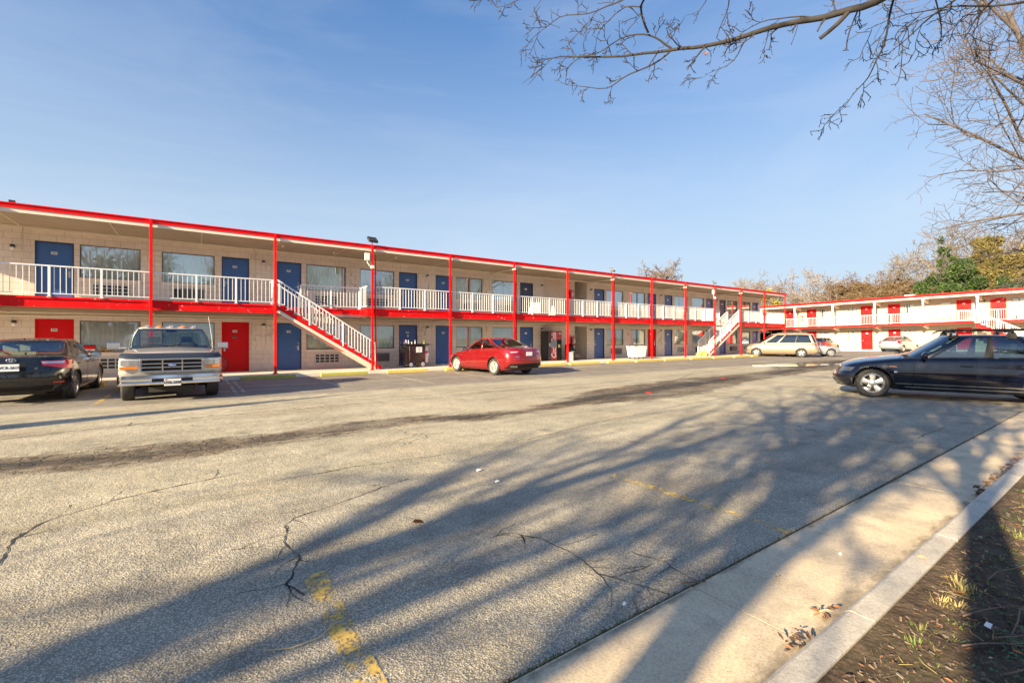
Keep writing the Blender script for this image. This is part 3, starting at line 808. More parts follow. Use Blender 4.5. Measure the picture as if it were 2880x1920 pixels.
for a, b in zip(colx[:-1], colx[1:]):
    if a < -9: continue
    if abs(a-2.53) < .1 or abs(a-31.81) < .1:
        s = 3.45 if a < 10 else a+.1
        s = a+.05
        if a < 10:
            add_railing(root, B, (3.60,20.17), (5.96,20.17), posts=(0,.5,1))
            add_railing(root, B, (5.97,20.17), (6.0,19.2), posts=(.03,))
            add_railing(root, B, (2.49,19.17), (2.49,19.95), posts=(.5,))
        else:
            add_railing(root, B, (31.95,20.17), (34.25,20.17), posts=(0,.5,1))
            add_railing(root, B, (31.88,19.2), (31.88,20.15), posts=(.1,))
        continue
    add_railing(root, B, (a+.05, RY), (b-.05, RY), posts=(.33,.66) if a > -1.2 and a < 20 else (.02,.34,.67))
add_railing(root, B, (43.0, 19.2), (43.0, 21.3), posts=(.5,))
mb = B(); mb.box(33.3,33.7,20.10,20.14,2.8,3.5); mb.tube([(33.6,20.1,3.62),(33.8,20.1,3.4),(34.1,20.1,3.52)], .02, 6)

# wall accent blocks (projecting stack-bond blocks)
def panel(x0, x1, z0, z1, seed):
    rr = random.Random(seed); mb = B(); n = max(2, round((x1-x0)/.2)); w = (x1-x0)/n
    rows = round((z1-z0)/.205); h = (z1-z0)/rows
    for i in range(n):
        for j in range(rows):
            d = rr.choice([.004,.02,.05,.07]) if (i+j) % 2 else rr.choice([.002,.008,.02,.03])
            mb.box(x0+i*w+.005, x0+(i+1)*w-.005, WY-d, WY+.02, z0+j*h+.005, z0+(j+1)*h-.005)
    mb.build('accent_blocks', M['wallpanel'], root, bevel=.004)
for i, (a, b) in enumerate([(1.93,2.86),(9.25,10.17),(28.0,28.94),(35.42,36.33)]):
    panel(a, b, .96, 2.22, i); panel(a, b, 3.46, 4.70, 40+i)
for i, (a, b) in enumerate([(-1.55,-.97),(5.74,6.35),(13.04,13.65),(24.43,25.11),(31.87,32.48),(39.22,39.88)]):
    panel(a, b, .97, 2.08, 80+i); panel(a, b, 3.56, 4.70, 120+i)

# doors
dm = MB(); dm.box(0, DW, .05, .09, 0, 1.985)
fm = MB(); fm.box(0,.035,-.004,.12,0,1.985); fm.box(DW-.035,DW,-.004,.12,0,1.985); fm.box(.035,DW-.035,-.004,.12,1.945,1.985)
hm = MB(); hm.box(-.025,.025,-.015,0,-.11,.11); hm.cyl((0,-.01,.02),(0,-.05,.02),.012,.012,8); hm.bar((0,-.05,.02),(.11,-.05,.02),.016,.02); hm.cyl((0,-.004,.2),(0,-.03,.2),.032,.03,12)
pm = MB(); pm.box(-.075,.075,-.008,0,-.045,.045)
src = {}
def door(x, z, color, num, hinge):
    d = src.get(color)
    dmat = {'red': M['red_door'], 'blue': M['blue_door'], 'dark': M['blue_dark']}[color]
    if d is None: src[color] = d = dm.build('door', dmat, root, loc=(x-OFF[0], 0, z)); o = d
    else: o = inst(d, 'door', root, (x-OFF[0], 0, z))
    if 'f'+color not in src: f = fm.build('door_frame', M['red_door'] if color == 'red' else M['blue_dark'], o); src['f'+color] = f
    else: f = inst(src['f'+color], 'door_frame', o)
    if 'h' not in src: h = hm.build('door_handle', M['steel'], o, bevel=.003); src['h'] = h
    else: h = inst(src['h'], 'door_handle', o)
    h.location = (.10 if hinge else DW-.12, .05, .93); h.scale = (1 if hinge else -1, 1, 1)
    if 'p' not in src: p = pm.build('number_plate', M['plate'], o); src['p'] = p
    else: p = inst(src['p'], 'number_plate', o)
    p.location = (DW/2-.02, .05, 1.62)
    if x < 12: text_mesh('room_number', num, .085, M['black_ink'], o, (DW/2-.02, .038, 1.62), (pi/2,0,0), bold=.002)
    return o
M['blue_dark'] = painted('navy_door_paint', (.010,.025,.075), .45, .1)
for i, x in enumerate(doors_x):
    hinge = i in (1, 6, 8, 10, 3)
    o = door(x, DL, door_low[i], num_low[i], hinge)
    o2 = door(x, DU, 'dark' if i in (5,10) else 'blue', num_up[i], hinge)
    if i == 1:
        q = B(); q.lathe([(0,-.01),(.11,-.01),(.12,0)], (0,0,0), 'y', 20); t = MB(); t.lathe([(0,-.006),(.095,-.006),(.1,0)], (0,0,0), 'y', 24); oo = t.build('door_sign', M['frame'], o, loc=(DW/2-.02,.048,1.38)); oo.scale = (1,1,.5)
    if i == 3:
        t = MB(); t.box(-.04,.04,-.006,0,-.04,.04); t.build('door_notice', M['plate'], o, loc=(DW/2,.048,1.45))

# windows
def curtain_mesh(w, h, gap, seed, folds=16):
    rr = random.Random(seed); mb = MB()
    def sheet(x0, x1):
        n = max(8, int((x1-x0)*60)); vs = []; ph = rr.uniform(0, 6)
        for i in range(n+1):
            t = i/n; x = x0+(x1-x0)*t; y = .022*sin(x*2*pi*folds/2+ph)+.01*sin(x*37+ph*2)
            vs += [(x, y, 0), (x+rr.uniform(-.004,.004), y*1.2, h*.5), (x, y*.7, h)]
        mb.add(vs, [(3*i+j, 3*i+3+j, 3*i+4+j, 3*i+1+j) for i in range(n) for j in range(2)], 0, True)
    if gap is None: sheet(.01, w-.01)
    else: sheet(.01, w*gap[0]); sheet(w*gap[1], w-.01)
    return mb
def window(x0, x1, z0, z1, refl, gap, seed, pale=False, mull=False):
    w = x1-x0; h = z1-z0; mb = MB()
    mb.box(0, w, .04, .09, 0, .03); mb.box(0, w, .04, .09, h-.03, h); mb.box(0, .03, .04, .09, .03, h-.03); mb.box(w-.03, w, .04, .09, .03, h-.03)
    if mull: mb.box(w*.48, w*.48+.045, .035, .09, .03, h-.03)
    fr = mb.build('window', M['frame'], root, loc=(x0-OFF[0], 0, z0))
    m2 = MB(); m2.add([(.03,.062,.03),(w-.03,.062,.03),(w-.03,.062,h-.03),(.03,.062,h-.03)], [(0,1,2,3)])
    m2.build('pane', M['window_mirror'] if refl else M['window'], fr, fix=False)
    c = curtain_mesh(w, h, gap, seed).build('curtain', M['curtain_pale'] if pale else M['curtain'], fr, loc=(0,.115,0), fix=False)
    m3 = MB(); m3.box(-.02, w+.02, -.04, .04, -.13, -.02); m3.box(-.03, w+.03, -.055, .04, -.02, 0)
    m3.build('sill', M['wallpanel'], fr)
    m4 = MB(); m4.box(.005, w-.005, .24, .25, 0, h); m4.build('blind_backing', M['interior'], fr)
gaps = [None,None,(.92,.97),None,(.46,.5),(.9,.98),(.35,.62),(.42,.5),None,None,(.4,.6),None]
for i, (a, b) in enumerate(win_x):
    window(a, b, .97, 2.08, i in (8,9), None if i in (0,1) else gaps[i], i, pale=i in (0,), mull=i == 7)
    window(a, b, 3.56, 4.70, i not in (4,2), gaps[(i*5+3) % 12], i+50, pale=i % 3 == 0, mull=i in (4,7))

# air conditioners
def ac(x0, z0, w, h, kind, proud=.05):
    mb = MB(); mb.box(0, w, -proud, .02, 0, .035); mb.box(0, w, -proud, .02, h-.035, h); mb.box(0,.035,-proud,.02,.035,h-.035); mb.box(w-.035,w,-proud,.02,.035,h-.035)
    o = mb.build('air_conditioner', M['ac_white'], root, loc=(x0-OFF[0], 0, z0))
    m2 = MB(); m2.box(.035, w-.035, -.005, .02, .035, h-.035); m2.build('grille_back', M['dark'], o)
    if kind == 0:
        m3 = MB(); n = 5
        for i in range(1, n): m3.box(w*i/n-.014, w*i/n+.014, -proud-.004, -.006, .03, h-.03)
        for j in range(1, 3): m3.box(.03, w-.03, -proud-.008, -.010, h*j/3-.012, h*j/3+.012)
        m3.build('grille', M['ac_white'], o)
    else:
        m3 = MB(); m3.box(.25*w, w-.03, -.16, -.008, .02, h-.02); 
        for j in range(9): m3.box(.27*w, w-.05, -.168, -.16, .04+j*(h-.08)/9, .04+j*(h-.08)/9+.018, 1)
        m3.build('grille', [painted('ac_louver', (.16,.14,.13), .5), M['dark']], o)
for i, (a, b) in enumerate(win_x):
    c = (a+b)/2
    if i != 5: ac(c-.53+.03, .36, 1.05, .42, 1 if i in (3,6,7,9,10) else 0)
    ac(c-.5, 2.97, 1.0, .40, 0 if i not in (1,4) else 1)

# lamps on wall
lm = MB(); lm.box(-.045,.045,-.02,0,-.045,.045); lm.cyl((0,-.02,0),(0,-.1,.0),.02,.02,8); lm.lathe([(.0,.06),(.055,.05),(.06,-.02),(.055,-.02)], (0,-.11,-.0), 'z', 14)
gm_ = MB(); gm_.lathe([(.0,.0),(.045,-.0),(.05,-.05),(.035,-.09),(0,-.10)], (0,-.11,-.03), 'z', 14)
L0 = None
lamps = [(x, z) for x in (2.39, 9.72, 17.15, 21.25, 28.45, 35.9, 43.0-.4) for z in (2.02, 4.62)] + [(-4.75,2.0),(-4.78,4.45)]
for x, z in lamps:
    if L0 is None: L0 = lm.build('wall_lamp', M['dark'], root, loc=(x-OFF[0], 0, z)); G0 = gm_.build('lamp_globe', M['bulb'], L0)
    else: l = inst(L0, 'wall_lamp', root, (x-OFF[0], 0, z)); inst(G0, 'lamp_globe', l)
# ceiling lamps / smoke heads
for x, y, z in [(2.9,19.9,5.13),(4.9,20.2,5.13),(7.5,19.8,5.13),(33.5,20.3,5.13),(29.2,20.2,5.1)]:
    mb = B(); mb.cyl((x,y,z),(x,y,z-.03),.06,.06,12); mb.cyl((x,y,z-.03),(x,y,z-.09),.035,.02,10); mb.build('ceiling_lamp', M['cream'], root)
# conduits on wall
for x_, a_, b_ in ((1.97,2.3,.5),(2.05,5.1,3.2),(-4.55,5.1,2.9)):
    mb = B(); mb.tube([(x_,WY-.085,a_),(x_,WY-.085,b_),(x_,WY-.02,b_-.03)], .016, 6); mb.build('conduit', M['wallpanel'], root)
mb = B(); mb.box(17.35, 17.40, WY-.03, WY-.002, DU, 5.05); mb.build('corner_trim', M['wallpanel'], root)
# vertical siding on the storage room, upper floor
mb = B(); mb.box(17.42, 19.84, WY-.035, WY-.003, DU, 5.05)
for i in range(13): mb.box(17.5+i*.19, 17.515+i*.19, WY-.041, WY-.036, DU, 5.05)
mb.build('siding', M['siding'], root)
mb = B(); mb.box(19.86,20.95,25.1,25.18,1.05,1.1); mb.build('breezeway_rail', M['red'], root)
mb = B(); mb.box(20.93,20.948,22.4,22.75,1.5,1.8); mb.box(20.93,20.948,22.4,22.7,3.9,4.2); mb.build('breezeway_notice', M['plate'], root)

# floodlights on the roof edge
def flood(parent, B, x, y, z, yaw, s=1.):
    mb = B(); mb.cyl((x,y,z),(x,y,z+.16*s),.022*s,.022*s,8); mb.bar((x-.12*s,y,z+.16*s),(x+.12*s,y,z+.16*s),.02,.02)
    o = mb.build('floodlight', M['dark'], parent)
    h = MB(); h.box(-.19*s,.19*s,-.14*s,.14*s,-.035*s,.035*s); h.box(-.2*s,.2*s,-.15*s,-.14*s,-.05*s,.05*s); h.box(-.2*s,.2*s,.14*s,.15*s,-.05*s,.05*s); h.box(-.2*s,-.19*s,-.14*s,.14*s,-.05*s,.05*s); h.box(.19*s,.2*s,-.14*s,.14*s,-.05*s,.05*s)
    off = B().off
    hd = h.build('lamp_head', M['dark'], o, loc=(x-off[0], y-off[1]-.06*s, z-off[2]+.24*s), rot=(radians(42), 0, yaw), bevel=.005)
    g = MB(); g.box(-.17*s,.17*s,-.12*s,.12*s,-.042*s,-.036*s)
    gg = g.build('lens', M['lens_clear'], o, loc=hd.location[:], rot=hd.rotation_euler[:])
for k, yw in ((2,.15),(6,.5),(9,.5)):
    flood(root, B, K0+KS*k+.02, PY+.12, 5.38, yw)
flood(root, B, -4.33, 19.3, 5.38, .3, .35)
# white junction box with conduit on the third column
for x in (K0+KS*2, K0+KS*9):
    mb = B(); mb.box(x-.32, x-.13, PY-.06, PY+.04, 4.72, 5.02); mb.tube([(x-.22,PY,4.72),(x-.21,PY,4.62),(x-.12,PY,4.5),(x-.03,PY,4.45)], .018, 8); mb.box(x-.06,x+.06,PY-.06,PY+.06,4.40,4.52)
    mb.build('junction_box', M['white'], root, bevel=.008)

# ------------------------------------------------------------------ staircases
def staircase(name, x0, x1, flip, label, treadm, stringm):
    """from (x0, z .13) rising to (x1, z 2.72); near side y=19.16, far 20.12"""
    ya, yb = 19.17, 20.12
    OF = (x0, 19.6, .13)
    rt = empty(name, OF, label=label, cat='staircase')
    S = lambda: MB(OF)
    n = 14; dx = (x1-x0)/n; dz = (2.72-.13)/n
    sg = 1 if dx > 0 else -1
    for k, (y0, y1) in enumerate(((ya, ya+.04), (yb-.04, yb))):
        # stepped stringer plate
        up = [(x0, .13)]
        for i in range(n): up += [(x0+dx*i, .13+dz*(i+1)+.0), (x0+dx*(i+1), .13+dz*(i+1))]
        low = [(x1, 2.72-.44), (x0+dx*.75, .13)]
        mb = S(); 
        for i in range(n):
            a, b = x0+dx*i, x0+dx*(i+1); z = .13+dz*(i+1)
            za = max(.13, .13+dz*i-.12); zb = max(.13, .13+dz*(i+1)-.12)
            lo, hi = (a, b)
            mb.prism([(a, za), (b, zb), (b, z), (a, z)], y0, y1)
        mb.build('stringer', stringm, rt)
        mb = S(); mb.bar((x0+dx*.5, (y0+y1)/2, .13+.0), (x1, (y0+y1)/2, 2.72-.22), .09, .10, up=(0,0,1)); mb.build('stringer_channel', M['cream'], rt)
    first = None
    for i in range(n-1):
        z = .13+dz*(i+1); a, b = x0+dx*i, x0+dx*(i+1)
        mt = treadm if not (i < 2 and name and flip) else M['yellow_block']
        mb = S(); mb.box(a-sg*.02, b, ya+.04, yb-.04, z-.045, z-.004); mb.box(a, a+sg*.02, ya+.04, yb-.04, z-dz, z-.046)
        mb.build('step', mt, rt)
    L = Vector((x1-x0, 0, 2.59))
    for y in (ya+.02, yb-.02):
        mb = S(); h = .95
        s0 = Vector((x0+dx*.9, y, .13+dz*.9)); s1 = Vector((x1, y, 2.72))
        mb.bar(s0+Vector((0,0,h)), s1+Vector((0,0,h)), .05, .04); mb.bar(s0+Vector((0,0,.14)), s1+Vector((0,0,.14)), .03, .03)
        d = s1-s0; nb = 30
        for i in range(1, nb):
            q = s0+d*(i/nb); mb.bar(q+Vector((0,0,.15)), q+Vector((0,0,h-.01)), .02, .02, up=(1,0,0))
        r = mb.build('railing', M['white_rail'], rt)
        for t in (0.0, .36, .70, .985):
            q = s0+d*t; m2 = S(); m2.bar(q+Vector((0,0,-.02)), q+Vector((0,0,h+.01)), .055, .055, up=(1,0,0)); m2.build('railing_post', M['white_rail'], r)
    return rt
staircase('staircase', 6.62, 2.62, False, 'red steel staircase with white railings rising left behind the second and third columns', M['red'], M['red'])
staircase('staircase', 31.0, 35.4, True, 'far staircase with pale yellow steps rising right towards the end of the motel', M['cream'], M['red'])
# ------------------------------------------------------------------ far wing, square to the first
w2 = empty('motel_building', (57.7, 17.6, .27), (-.0174, 0, 0), label='cream two storey motel wing at the far end with red doors and white posts', cat='motel')
def W(v): return v-17.6
Y0, Y1 = -22., 13.5
EX = -1.7
def Bw(): return MB()
d_up = [(25.54,24.64),(23.27,22.34),(18.12,17.18),(15.81,14.9),(10.76,9.83),(8.57,7.67),(3.4,2.5),(1.2,.3)]
w_up = [(21.94,21.16),(19.29,18.47),(14.55,13.75),(11.84,11.17),(7.33,6.45),(4.6,3.8)]
w_lo = [(21.94,21.16),(19.29,18.47),(14.55,13.75),(11.95,11.1),(7.33,6.45),(4.6,3.8)]
mb = Bw()
opl = [(W(b), W(a), -.01, 2.0) for a, b in d_up[1:]] + [(W(b), W(a), .90, 1.96) for a, b in w_lo] + [(W(27.2), W(26.0), -.01, 2.0), (W(29.6), W(27.3), -.01, 2.0)]
opu = [(W(b), W(a), 2.53, 4.54) for a, b in d_up] + [(W(b), W(a), 3.36, 4.45) for a, b in w_up]
opu = [(a, b, c, d) if not abs(a-W(11.17)) < .01 else (a, b, 3.5, 4.4) for a, b, c, d in opu]
wall_open(mb, Y0, Y1, -.01, 2.3, opl, 0, .2, plane='x')
wall_open(mb, Y0, Y1, 2.3, 4.8, opu, 0, .2, plane='x')
mb.box(.2, 9, Y0, Y0+.2, 0, 4.8); mb.box(.2, 9, Y1-.2, Y1, 0, 4.8); mb.box(9, 9.2, Y0, Y1, 0, 4.8)
mb.build('wall', M['wing'], w2)
mb = Bw(); mb.box(1.2, 1.25, Y0+.2, Y1-.2, 0, 4.7); mb.build('room_partition', M['interior'], w2)
mb = Bw(); mb.box(-1.35, 0, Y0, Y1, -.5, 0); mb.build('walkway', M['walk'], w2, bevel=.02)
mb = Bw(); mb.box(EX+.03, -.002, Y0, Y1, 2.36, 2.52); mb.build('deck_slab', M['soffit'], w2)
mb = Bw(); mb.box(EX, EX+.03, Y0, Y1, 2.36, 2.53); mb.box(EX-.03, EX+.06, Y0, Y1, 2.50, 2.545)
mb.box(EX-1.05, EX-.04, W(11.0), W(9.1), 2.38, 2.54); mb.build('deck_fascia', M['red'], w2)
mb = Bw(); mb.box(EX+.05, 9.2, Y0-.3, Y1+.2, 4.80, 5.06); mb.build('roof', M['soffit'], w2)
mb = Bw(); mb.box(EX-.03, EX+.05, Y0-.3, Y1+.2, 4.93, 5.17); mb.build('roof_fascia', M['red'], w2)
mb = Bw(); mb.box(EX, EX+.05, Y0-.3, Y1+.2, 4.78, 4.928); mb.build('roof_trim', M['cream'], w2)
posts2 = [27.6, 23.88, 20.12, 16.45, 12.75, 9.14, 5.5, 1.8, -1.9]
P0 = None
for v in posts2:
    y = W(v)
    mb = MB(); mb.box(-.06,.06,-.06,.06,0,2.1); mb.box(-.09,.09,-.09,.09,2.1,2.24)
    if P0 is None: P0 = mb.build('post', M['white_rail'], w2, loc=(EX+.08, y, 2.53))
    else: inst(P0, 'post', w2, (EX+.08, y, 2.53))
    for z, mm in ((4.80, M['cream']), (2.36, M['cream'])):
        mb = Bw(); mb.prism([(EX+.03, z), (0, z), (0, z-.40), (EX+.03, z-.12)], y-.07, y+.07); mb.build('bracket', mm, w2)
        if z < 3: mb = Bw(); mb.box(EX-.01, EX+.028, y-.10, y+.10, z-.14, z-.002); mb.build('bracket_cap', M['red'], w2)
def Bw0(): return MB()
for a, b in zip(posts2[:-1], posts2[1:]):
    ya, yb = W(b)+.06, W(a)-.06
    add_railing(w2, Bw0, (EX+.06, ya), (EX+.06, yb), 2.60, 3.50, posts=(.33,.66), base=2.545)
add_railing(w2, Bw0, (EX-1.0, W(11.0)), (EX-1.0, W(9.2)), 2.60, 3.50, posts=(0,.98), base=2.545)
# doors
dm2 = MB(); dm2.box(.05,.09,-.46,.46,0,2.0); D2 = None; N2 = None
fm2 = MB(); fm2.box(-.01,.1,-.5,-.455,0,2.02); fm2.box(-.01,.1,.455,.5,0,2.02); fm2.box(-.01,.1,-.455,.455,1.96,2.02)
np2 = MB(); np2.box(-.008,0,-.09,.09,-.055,.055)
k2 = MB(); k2.lathe([(.0,-.06),(.04,-.05),(.045,0)], (0,0,0), 'x', 12)
for st, lst in ((0, d_up[1:]), (1, d_up)):
    for i, (a, b) in enumerate(lst):
        loc = (0, W((a+b)/2), 2.545 if st else .0)
        if D2 is None:
            D2 = dm2.build('door', M['red_door2'] if 'red_door2' in M else M['red'], w2, loc=loc); F2 = fm2.build('door_frame', M['red'], D2)
            N2 = np2.build('number_plate', M['plate'], D2, loc=(.05,0,1.68)); K2 = k2.build('door_knob', M['steel'], D2, loc=(.05,.36,.95)); o = D2
        else:
            o = inst(D2, 'door', w2, loc); inst(F2, 'door_frame', o); inst(N2, 'number_plate', o, (.05,0,1.68)); inst(K2, 'door_knob', o, (.05,.36,.95))
# windows
for st, lst, z0, z1 in ((0, w_lo, .90, 1.96), (1, w_up, 3.36, 4.45)):
    for i, (a, b) in enumerate(lst):
        w = a-b; h = z1-z0; c = W((a+b)/2); zz = z0
        if st == 1 and i == 3: zz, h = 3.5, .9
        mb = MB(); mb.box(.03,.09,-w/2,w/2,0,.03); mb.box(.03,.09,-w/2,w/2,h-.03,h); mb.box(.03,.09,-w/2,-w/2+.03,.03,h-.03); mb.box(.03,.09,w/2-.03,w/2,.03,h-.03)
        if st == 1 and i == 3: mb.box(.02,.09,-w/2+.03,w/2-.03,h*.42,h*.42+.04)
        else: mb.box(.02,.09,-.02,.02,.03,h-.03)
        fr = mb.build('window', M['frame'] if not (st == 1 and i == 3) else M['white'], w2, loc=(0, c, zz))
        m2 = MB(); m2.add([(.06,-w/2+.03,.03),(.06,w/2-.03,.03),(.06,w/2-.03,h-.03),(.06,-w/2+.03,h-.03)], [(0,1,2,3)]); m2.build('pane', M['window'], fr, fix=False)
        cm = curtain_mesh(w, h, (.18,.34) if (st == 1 and i in (0,2)) else None, i+9, 18)
        o = cm.build('curtain', M['curtain_pale'], fr, loc=(.14, w/2, 0), rot=(0,0,-pi/2), fix=False)
        m3 = MB(); m3.box(.22,.24,-w/2,w/2,0,h); m3.build('blind_backing', M['interior'], fr)
        z = zz-.75 if st else .07
        m4 = MB(); m4.box(-.06,.02,-.45,.45,0,.34); m4.box(-.062,-.06,-.40,-.03,.05,.29,1); m4.box(-.062,-.06,.03,.40,.05,.29,1)
        for q in range(5): m4.box(-.07,-.063,-.42,.42,.05+q*.055,.065+q*.055)
        m4.build('air_conditioner', [M['ac_white'], M['dark']], w2, loc=(0, c, z))
for v in (24.1, 16.6, 8.95):
    mb = MB(); mb.box(-.03,0,-.04,.04,-.05,.05); mb.tube([(-.02,0,.02),(-.12,0,.06),(-.15,0,0)], .012, 6); mb.lathe([(0,0),(.05,-.01),(.05,-.10),(0,-.12)], (-.15,0,0), 'z', 12)
    mb.build('wall_lamp', M['dark'], w2, loc=(0, W(v), 4.38)); 
    mb = MB(); mb.box(-.06,0,-.06,.06,-.04,.04); mb.box(-.12,-.06,-.03,.03,-.02,.02); mb.build('wall_lamp', M['dark'], w2, loc=(0, W(v)-.1, 2.05))
# dark openings at the left end
mb = Bw(); mb.box(.1, .14, W(29.6), W(27.3), 0, 2.0); mb.build('garage_door', painted('grey_shutter', (.16,.17,.19), .6), w2)
mb = Bw(); mb.box(-.6, 0, W(30), W(27.2), 2.02, 2.09); mb.build('awning', M['white_rail'], w2)
flood(w2, Bw, EX+.1, W(26.6), 5.17, 1.2); 
mb = Bw(); mb.box(EX+.5, EX+1.1, W(14.2), W(13.5), 5.06, 5.30); mb.build('roof_vent', M['white'], w2)
mb = Bw(); mb.lathe([(.0,0),(.14,-.02),(.10,-.1),(0,-.12)], (EX+.9, W(8.6), 4.79), 'z', 14); mb.build('ceiling_lamp', M['red'], w2)
mb = Bw(); mb.box(-.12,-.002,W(9.55),W(9.4),4.3,4.6); mb.build('alarm_box', M['white'], w2)
# staircase of the wing
st2 = empty('staircase', (55.4, 7.2, .3), (-.0174,0,0), label='white railed red staircase in front of the cream wing at the right edge', cat='staircase')
n = 13; y0 = 9.1-7.2; y1 = 5.0-7.2; dz = 2.5/n; dy = (y1-y0)/n
for xx in (-.5, .46):
    mb = MB()
    for i in range(n):
        a = y0+dy*i; b = a+dy; zt = 2.5-dz*i
        mb.prism([(a, zt-dz-.22), (a, zt), (b, zt), (b, zt-dz-.22 if zt-dz-.22 > 0 else 0)] if zt-dz-.22 > 0 else [(a,0),(a,zt),(b,zt),(b,0)], xx, xx+.04, axis='x')
    mb.build('stringer', M['red'], st2)
for i in range(n-1):
    a = y0+dy*i; b = a+dy; zt = 2.5-dz*(i+1)
    mb = MB(); mb.box(-.46,.46,b+.0,b+dy,zt-.04,zt); mb.build('step', M['cream'], st2)
for xx in (-.48, .48):
    mb = MB(); s0 = Vector((xx, y0, 2.5)); s1 = Vector((xx, y1, 0)); h = .95
    mb.bar(s0+Vector((0,0,h)), s1+Vector((0,0,h)), .05, .04); mb.bar(s0+Vector((0,0,.1)), s1+Vector((0,0,.1)), .03, .03)
    for i in range(1, 30): q = s0+(s1-s0)*(i/30); mb.bar(q+Vector((0,0,.1)), q+Vector((0,0,h)), .025, .025, up=(1,0,0))
    r = mb.build('railing', M['white_rail'], st2)
    for t in (0,.33,.45,.66,1): q = s0+(s1-s0)*t; m2 = MB(); m2.bar(q, q+Vector((0,0,h+.02)), .07, .07, up=(1,0,0)); m2.build('railing_post', M['white_rail'], r)

# ------------------------------------------------------------------ things on the walkway
def vending(x, y, z):
    rt = empty('vending_machine', (x, y, z), label='tall soda vending machine with vertical white script on red beside the trash', cat='vending machine')
    mb = MB(); mb.box(-.52,.52,0,.72,.04,1.76); mb.box(-.5,.5,.03,.7,0,.04); mb.build('cabinet', painted('vending_dark', (.03,.028,.028), .4), rt, bevel=.02)
    mb = MB(); mb.box(-.34,.10,-.03,0,.06,1.72); mb.build('front_panel', painted('vending_red', (.5,.012,.02), .25, .06), rt, bevel=.012)
    mb = MB(); mb.box(.10,.46,-.028,-.001,1.25,1.72); mb.build('header_panel', painted('vending_red2', (.42,.012,.02), .25, .06), rt)
    mb = MB(); mb.box(.14,.46,-.03,0,.06,1.24); mb.box(.19,.41,-.04,-.03,.2,.5,0); mb.build('selector_panel', M['black_plastic'], rt)
    mb = MB(); mb.box(.20,.36,-.036,-.03,.78,.96); mb.build('price_label', painted('vending_yellow', (.6,.5,.12), .5), rt)
    mb = MB(); mb.box(-.32,.08,-.046,-.03,.78,1.22)
    for i in range(4): mb.box(-.28,.04,-.052,-.046,.82+i*.1,.86+i*.1,1)
    mb.build('can_window', [painted('vending_ice', (.30,.33,.33), .3, .3, 20), painted('can_dark', (.05,.05,.05), .3)], rt)
    text_mesh('script_lettering', 'Coca-Cola', .50, M['white'], rt, (-.12,-.034,.90), (pi/2,-pi/2,0), shear=.35, sx=.70, bold=.009)
    mb = MB(); mb.lathe([(0,-.035),(.05,-.03),(.055,0)],(.34,-.02,1.62),'y',16); mb.build('coin_badge', M['white'], rt)
    mb = MB(); mb.box(-.48,-.38,-.03,0,.85,1.05); mb.build('coin_slot', M['steel'], rt)
vending(17.58, 20.62, .13)
def extinguisher(x, y, z, label, rotz=0):
    rt = empty('fire_extinguisher_cabinet', (x, y, z), (0,0,rotz), label=label, cat='fire cabinet')
    mb = MB(); mb.box(-.16,.16,-.16,0,-.28,.28); mb.build('box', M['red'], rt, bevel=.01)
    mb = MB(); mb.box(-.11,.11,-.166,-.16,-.22,.22); mb.build('door_window', M['lens_dark'], rt)
    mb = MB(); mb.lathe([(0,-.14),(.05,-.14),(.055,.08),(.02,.12),(.02,.15)], (.01,-.172,0), 'z', 12); mb.bar((0,-.172,.15),(.06,-.172,.17),.02,.02); mb.build('extinguisher', M['white'], rt)
extinguisher(19.62, WY-.04, 1.28, 'red fire extinguisher cabinet on the ground floor wall by the breezeway')
extinguisher(19.45, WY-.08, 4.2, 'red fire extinguisher cabinet on the upper floor wall by the breezeway')
extinguisher(57.68, 23.9, 3.75, 'small red fire extinguisher cabinet on the cream wing balcony wall', -pi/2)

# housekeeping cart
ct = empty('housekeeping_cart', (8.45, 20.0, .13), (0,0,.05), label='black housekeeping cart with bottles on top and a white linen bag', cat='cart')
mb = MB(); mb.box(-.58,.45,-.25,.25,.14,1.02); mb.build('body', painted('cart_black', (.025,.018,.016), .22, .3), ct, bevel=.012)
mb = MB(); mb.box(-.60,.72,-.28,.28,1.02,1.05); mb.box(-.60,.60,-.28,-.265,1.05,1.08); mb.build('tray', M['black_plastic'], ct)
mb = MB(); mb.tube([(-.35,-.255,1.0),(-.35,-.258,.2)], .008, 6); mb.bar((-.35,-.255,.6),(-.35,-.27,.7),.02,.02); mb.build('door_seam', M['steel'], ct)
mb = MB(); mb.box(-.02,.27,-.262,-.252,.68,.93); mb.box(.10,.16,-.264,-.262,.82,.86,1); mb.box(.04,.20,-.264,-.262,.73,.74,1); mb.build('paper_sign', [M['plate'], M['black_ink']], ct)
mb = MB(); mb.lathe([(.09,.96),(.12,.9),(.13,.5),(.12,.2),(.09,.16),(0,.155)], (.57,0,0), 'z', 14); mb.prism([(.66,.72),(.78,.55),(.74,.50),(.66,.6)], -.03, .03); mb.build('linen_bag', M['white'], ct)
mb = MB(); mb.box(.52,.62,-.135,-.125,.62,.74); mb.build('bag_label', M['red'], ct)
mb = MB(); mb.box(.45,.76,-.16,.16,.13,.15); mb.bar((.72,-.1,1.03),(.45,-.1,.9),.02,.02); mb.build('bag_shelf', M['dark'], ct)
for x, r in ((-.30,.12),(.30,.13)):
    for y in (-.27,.23):
        mb = MB(); mb.lathe([(r*.75,-.02),(r,-.02),(r,.02),(r*.75,.02)], (x,y,r), 'y', 20); w = mb.build('wheel', M['rubber'], ct)
        m2 = MB(); m2.lathe([(0,-.025),(r*.35,-.025),(r*.45,-.012),(r*.6,-.015),(r*.76,-.022)], (x,y,r), 'y', 20); m2.build('rim', M['white'], w)
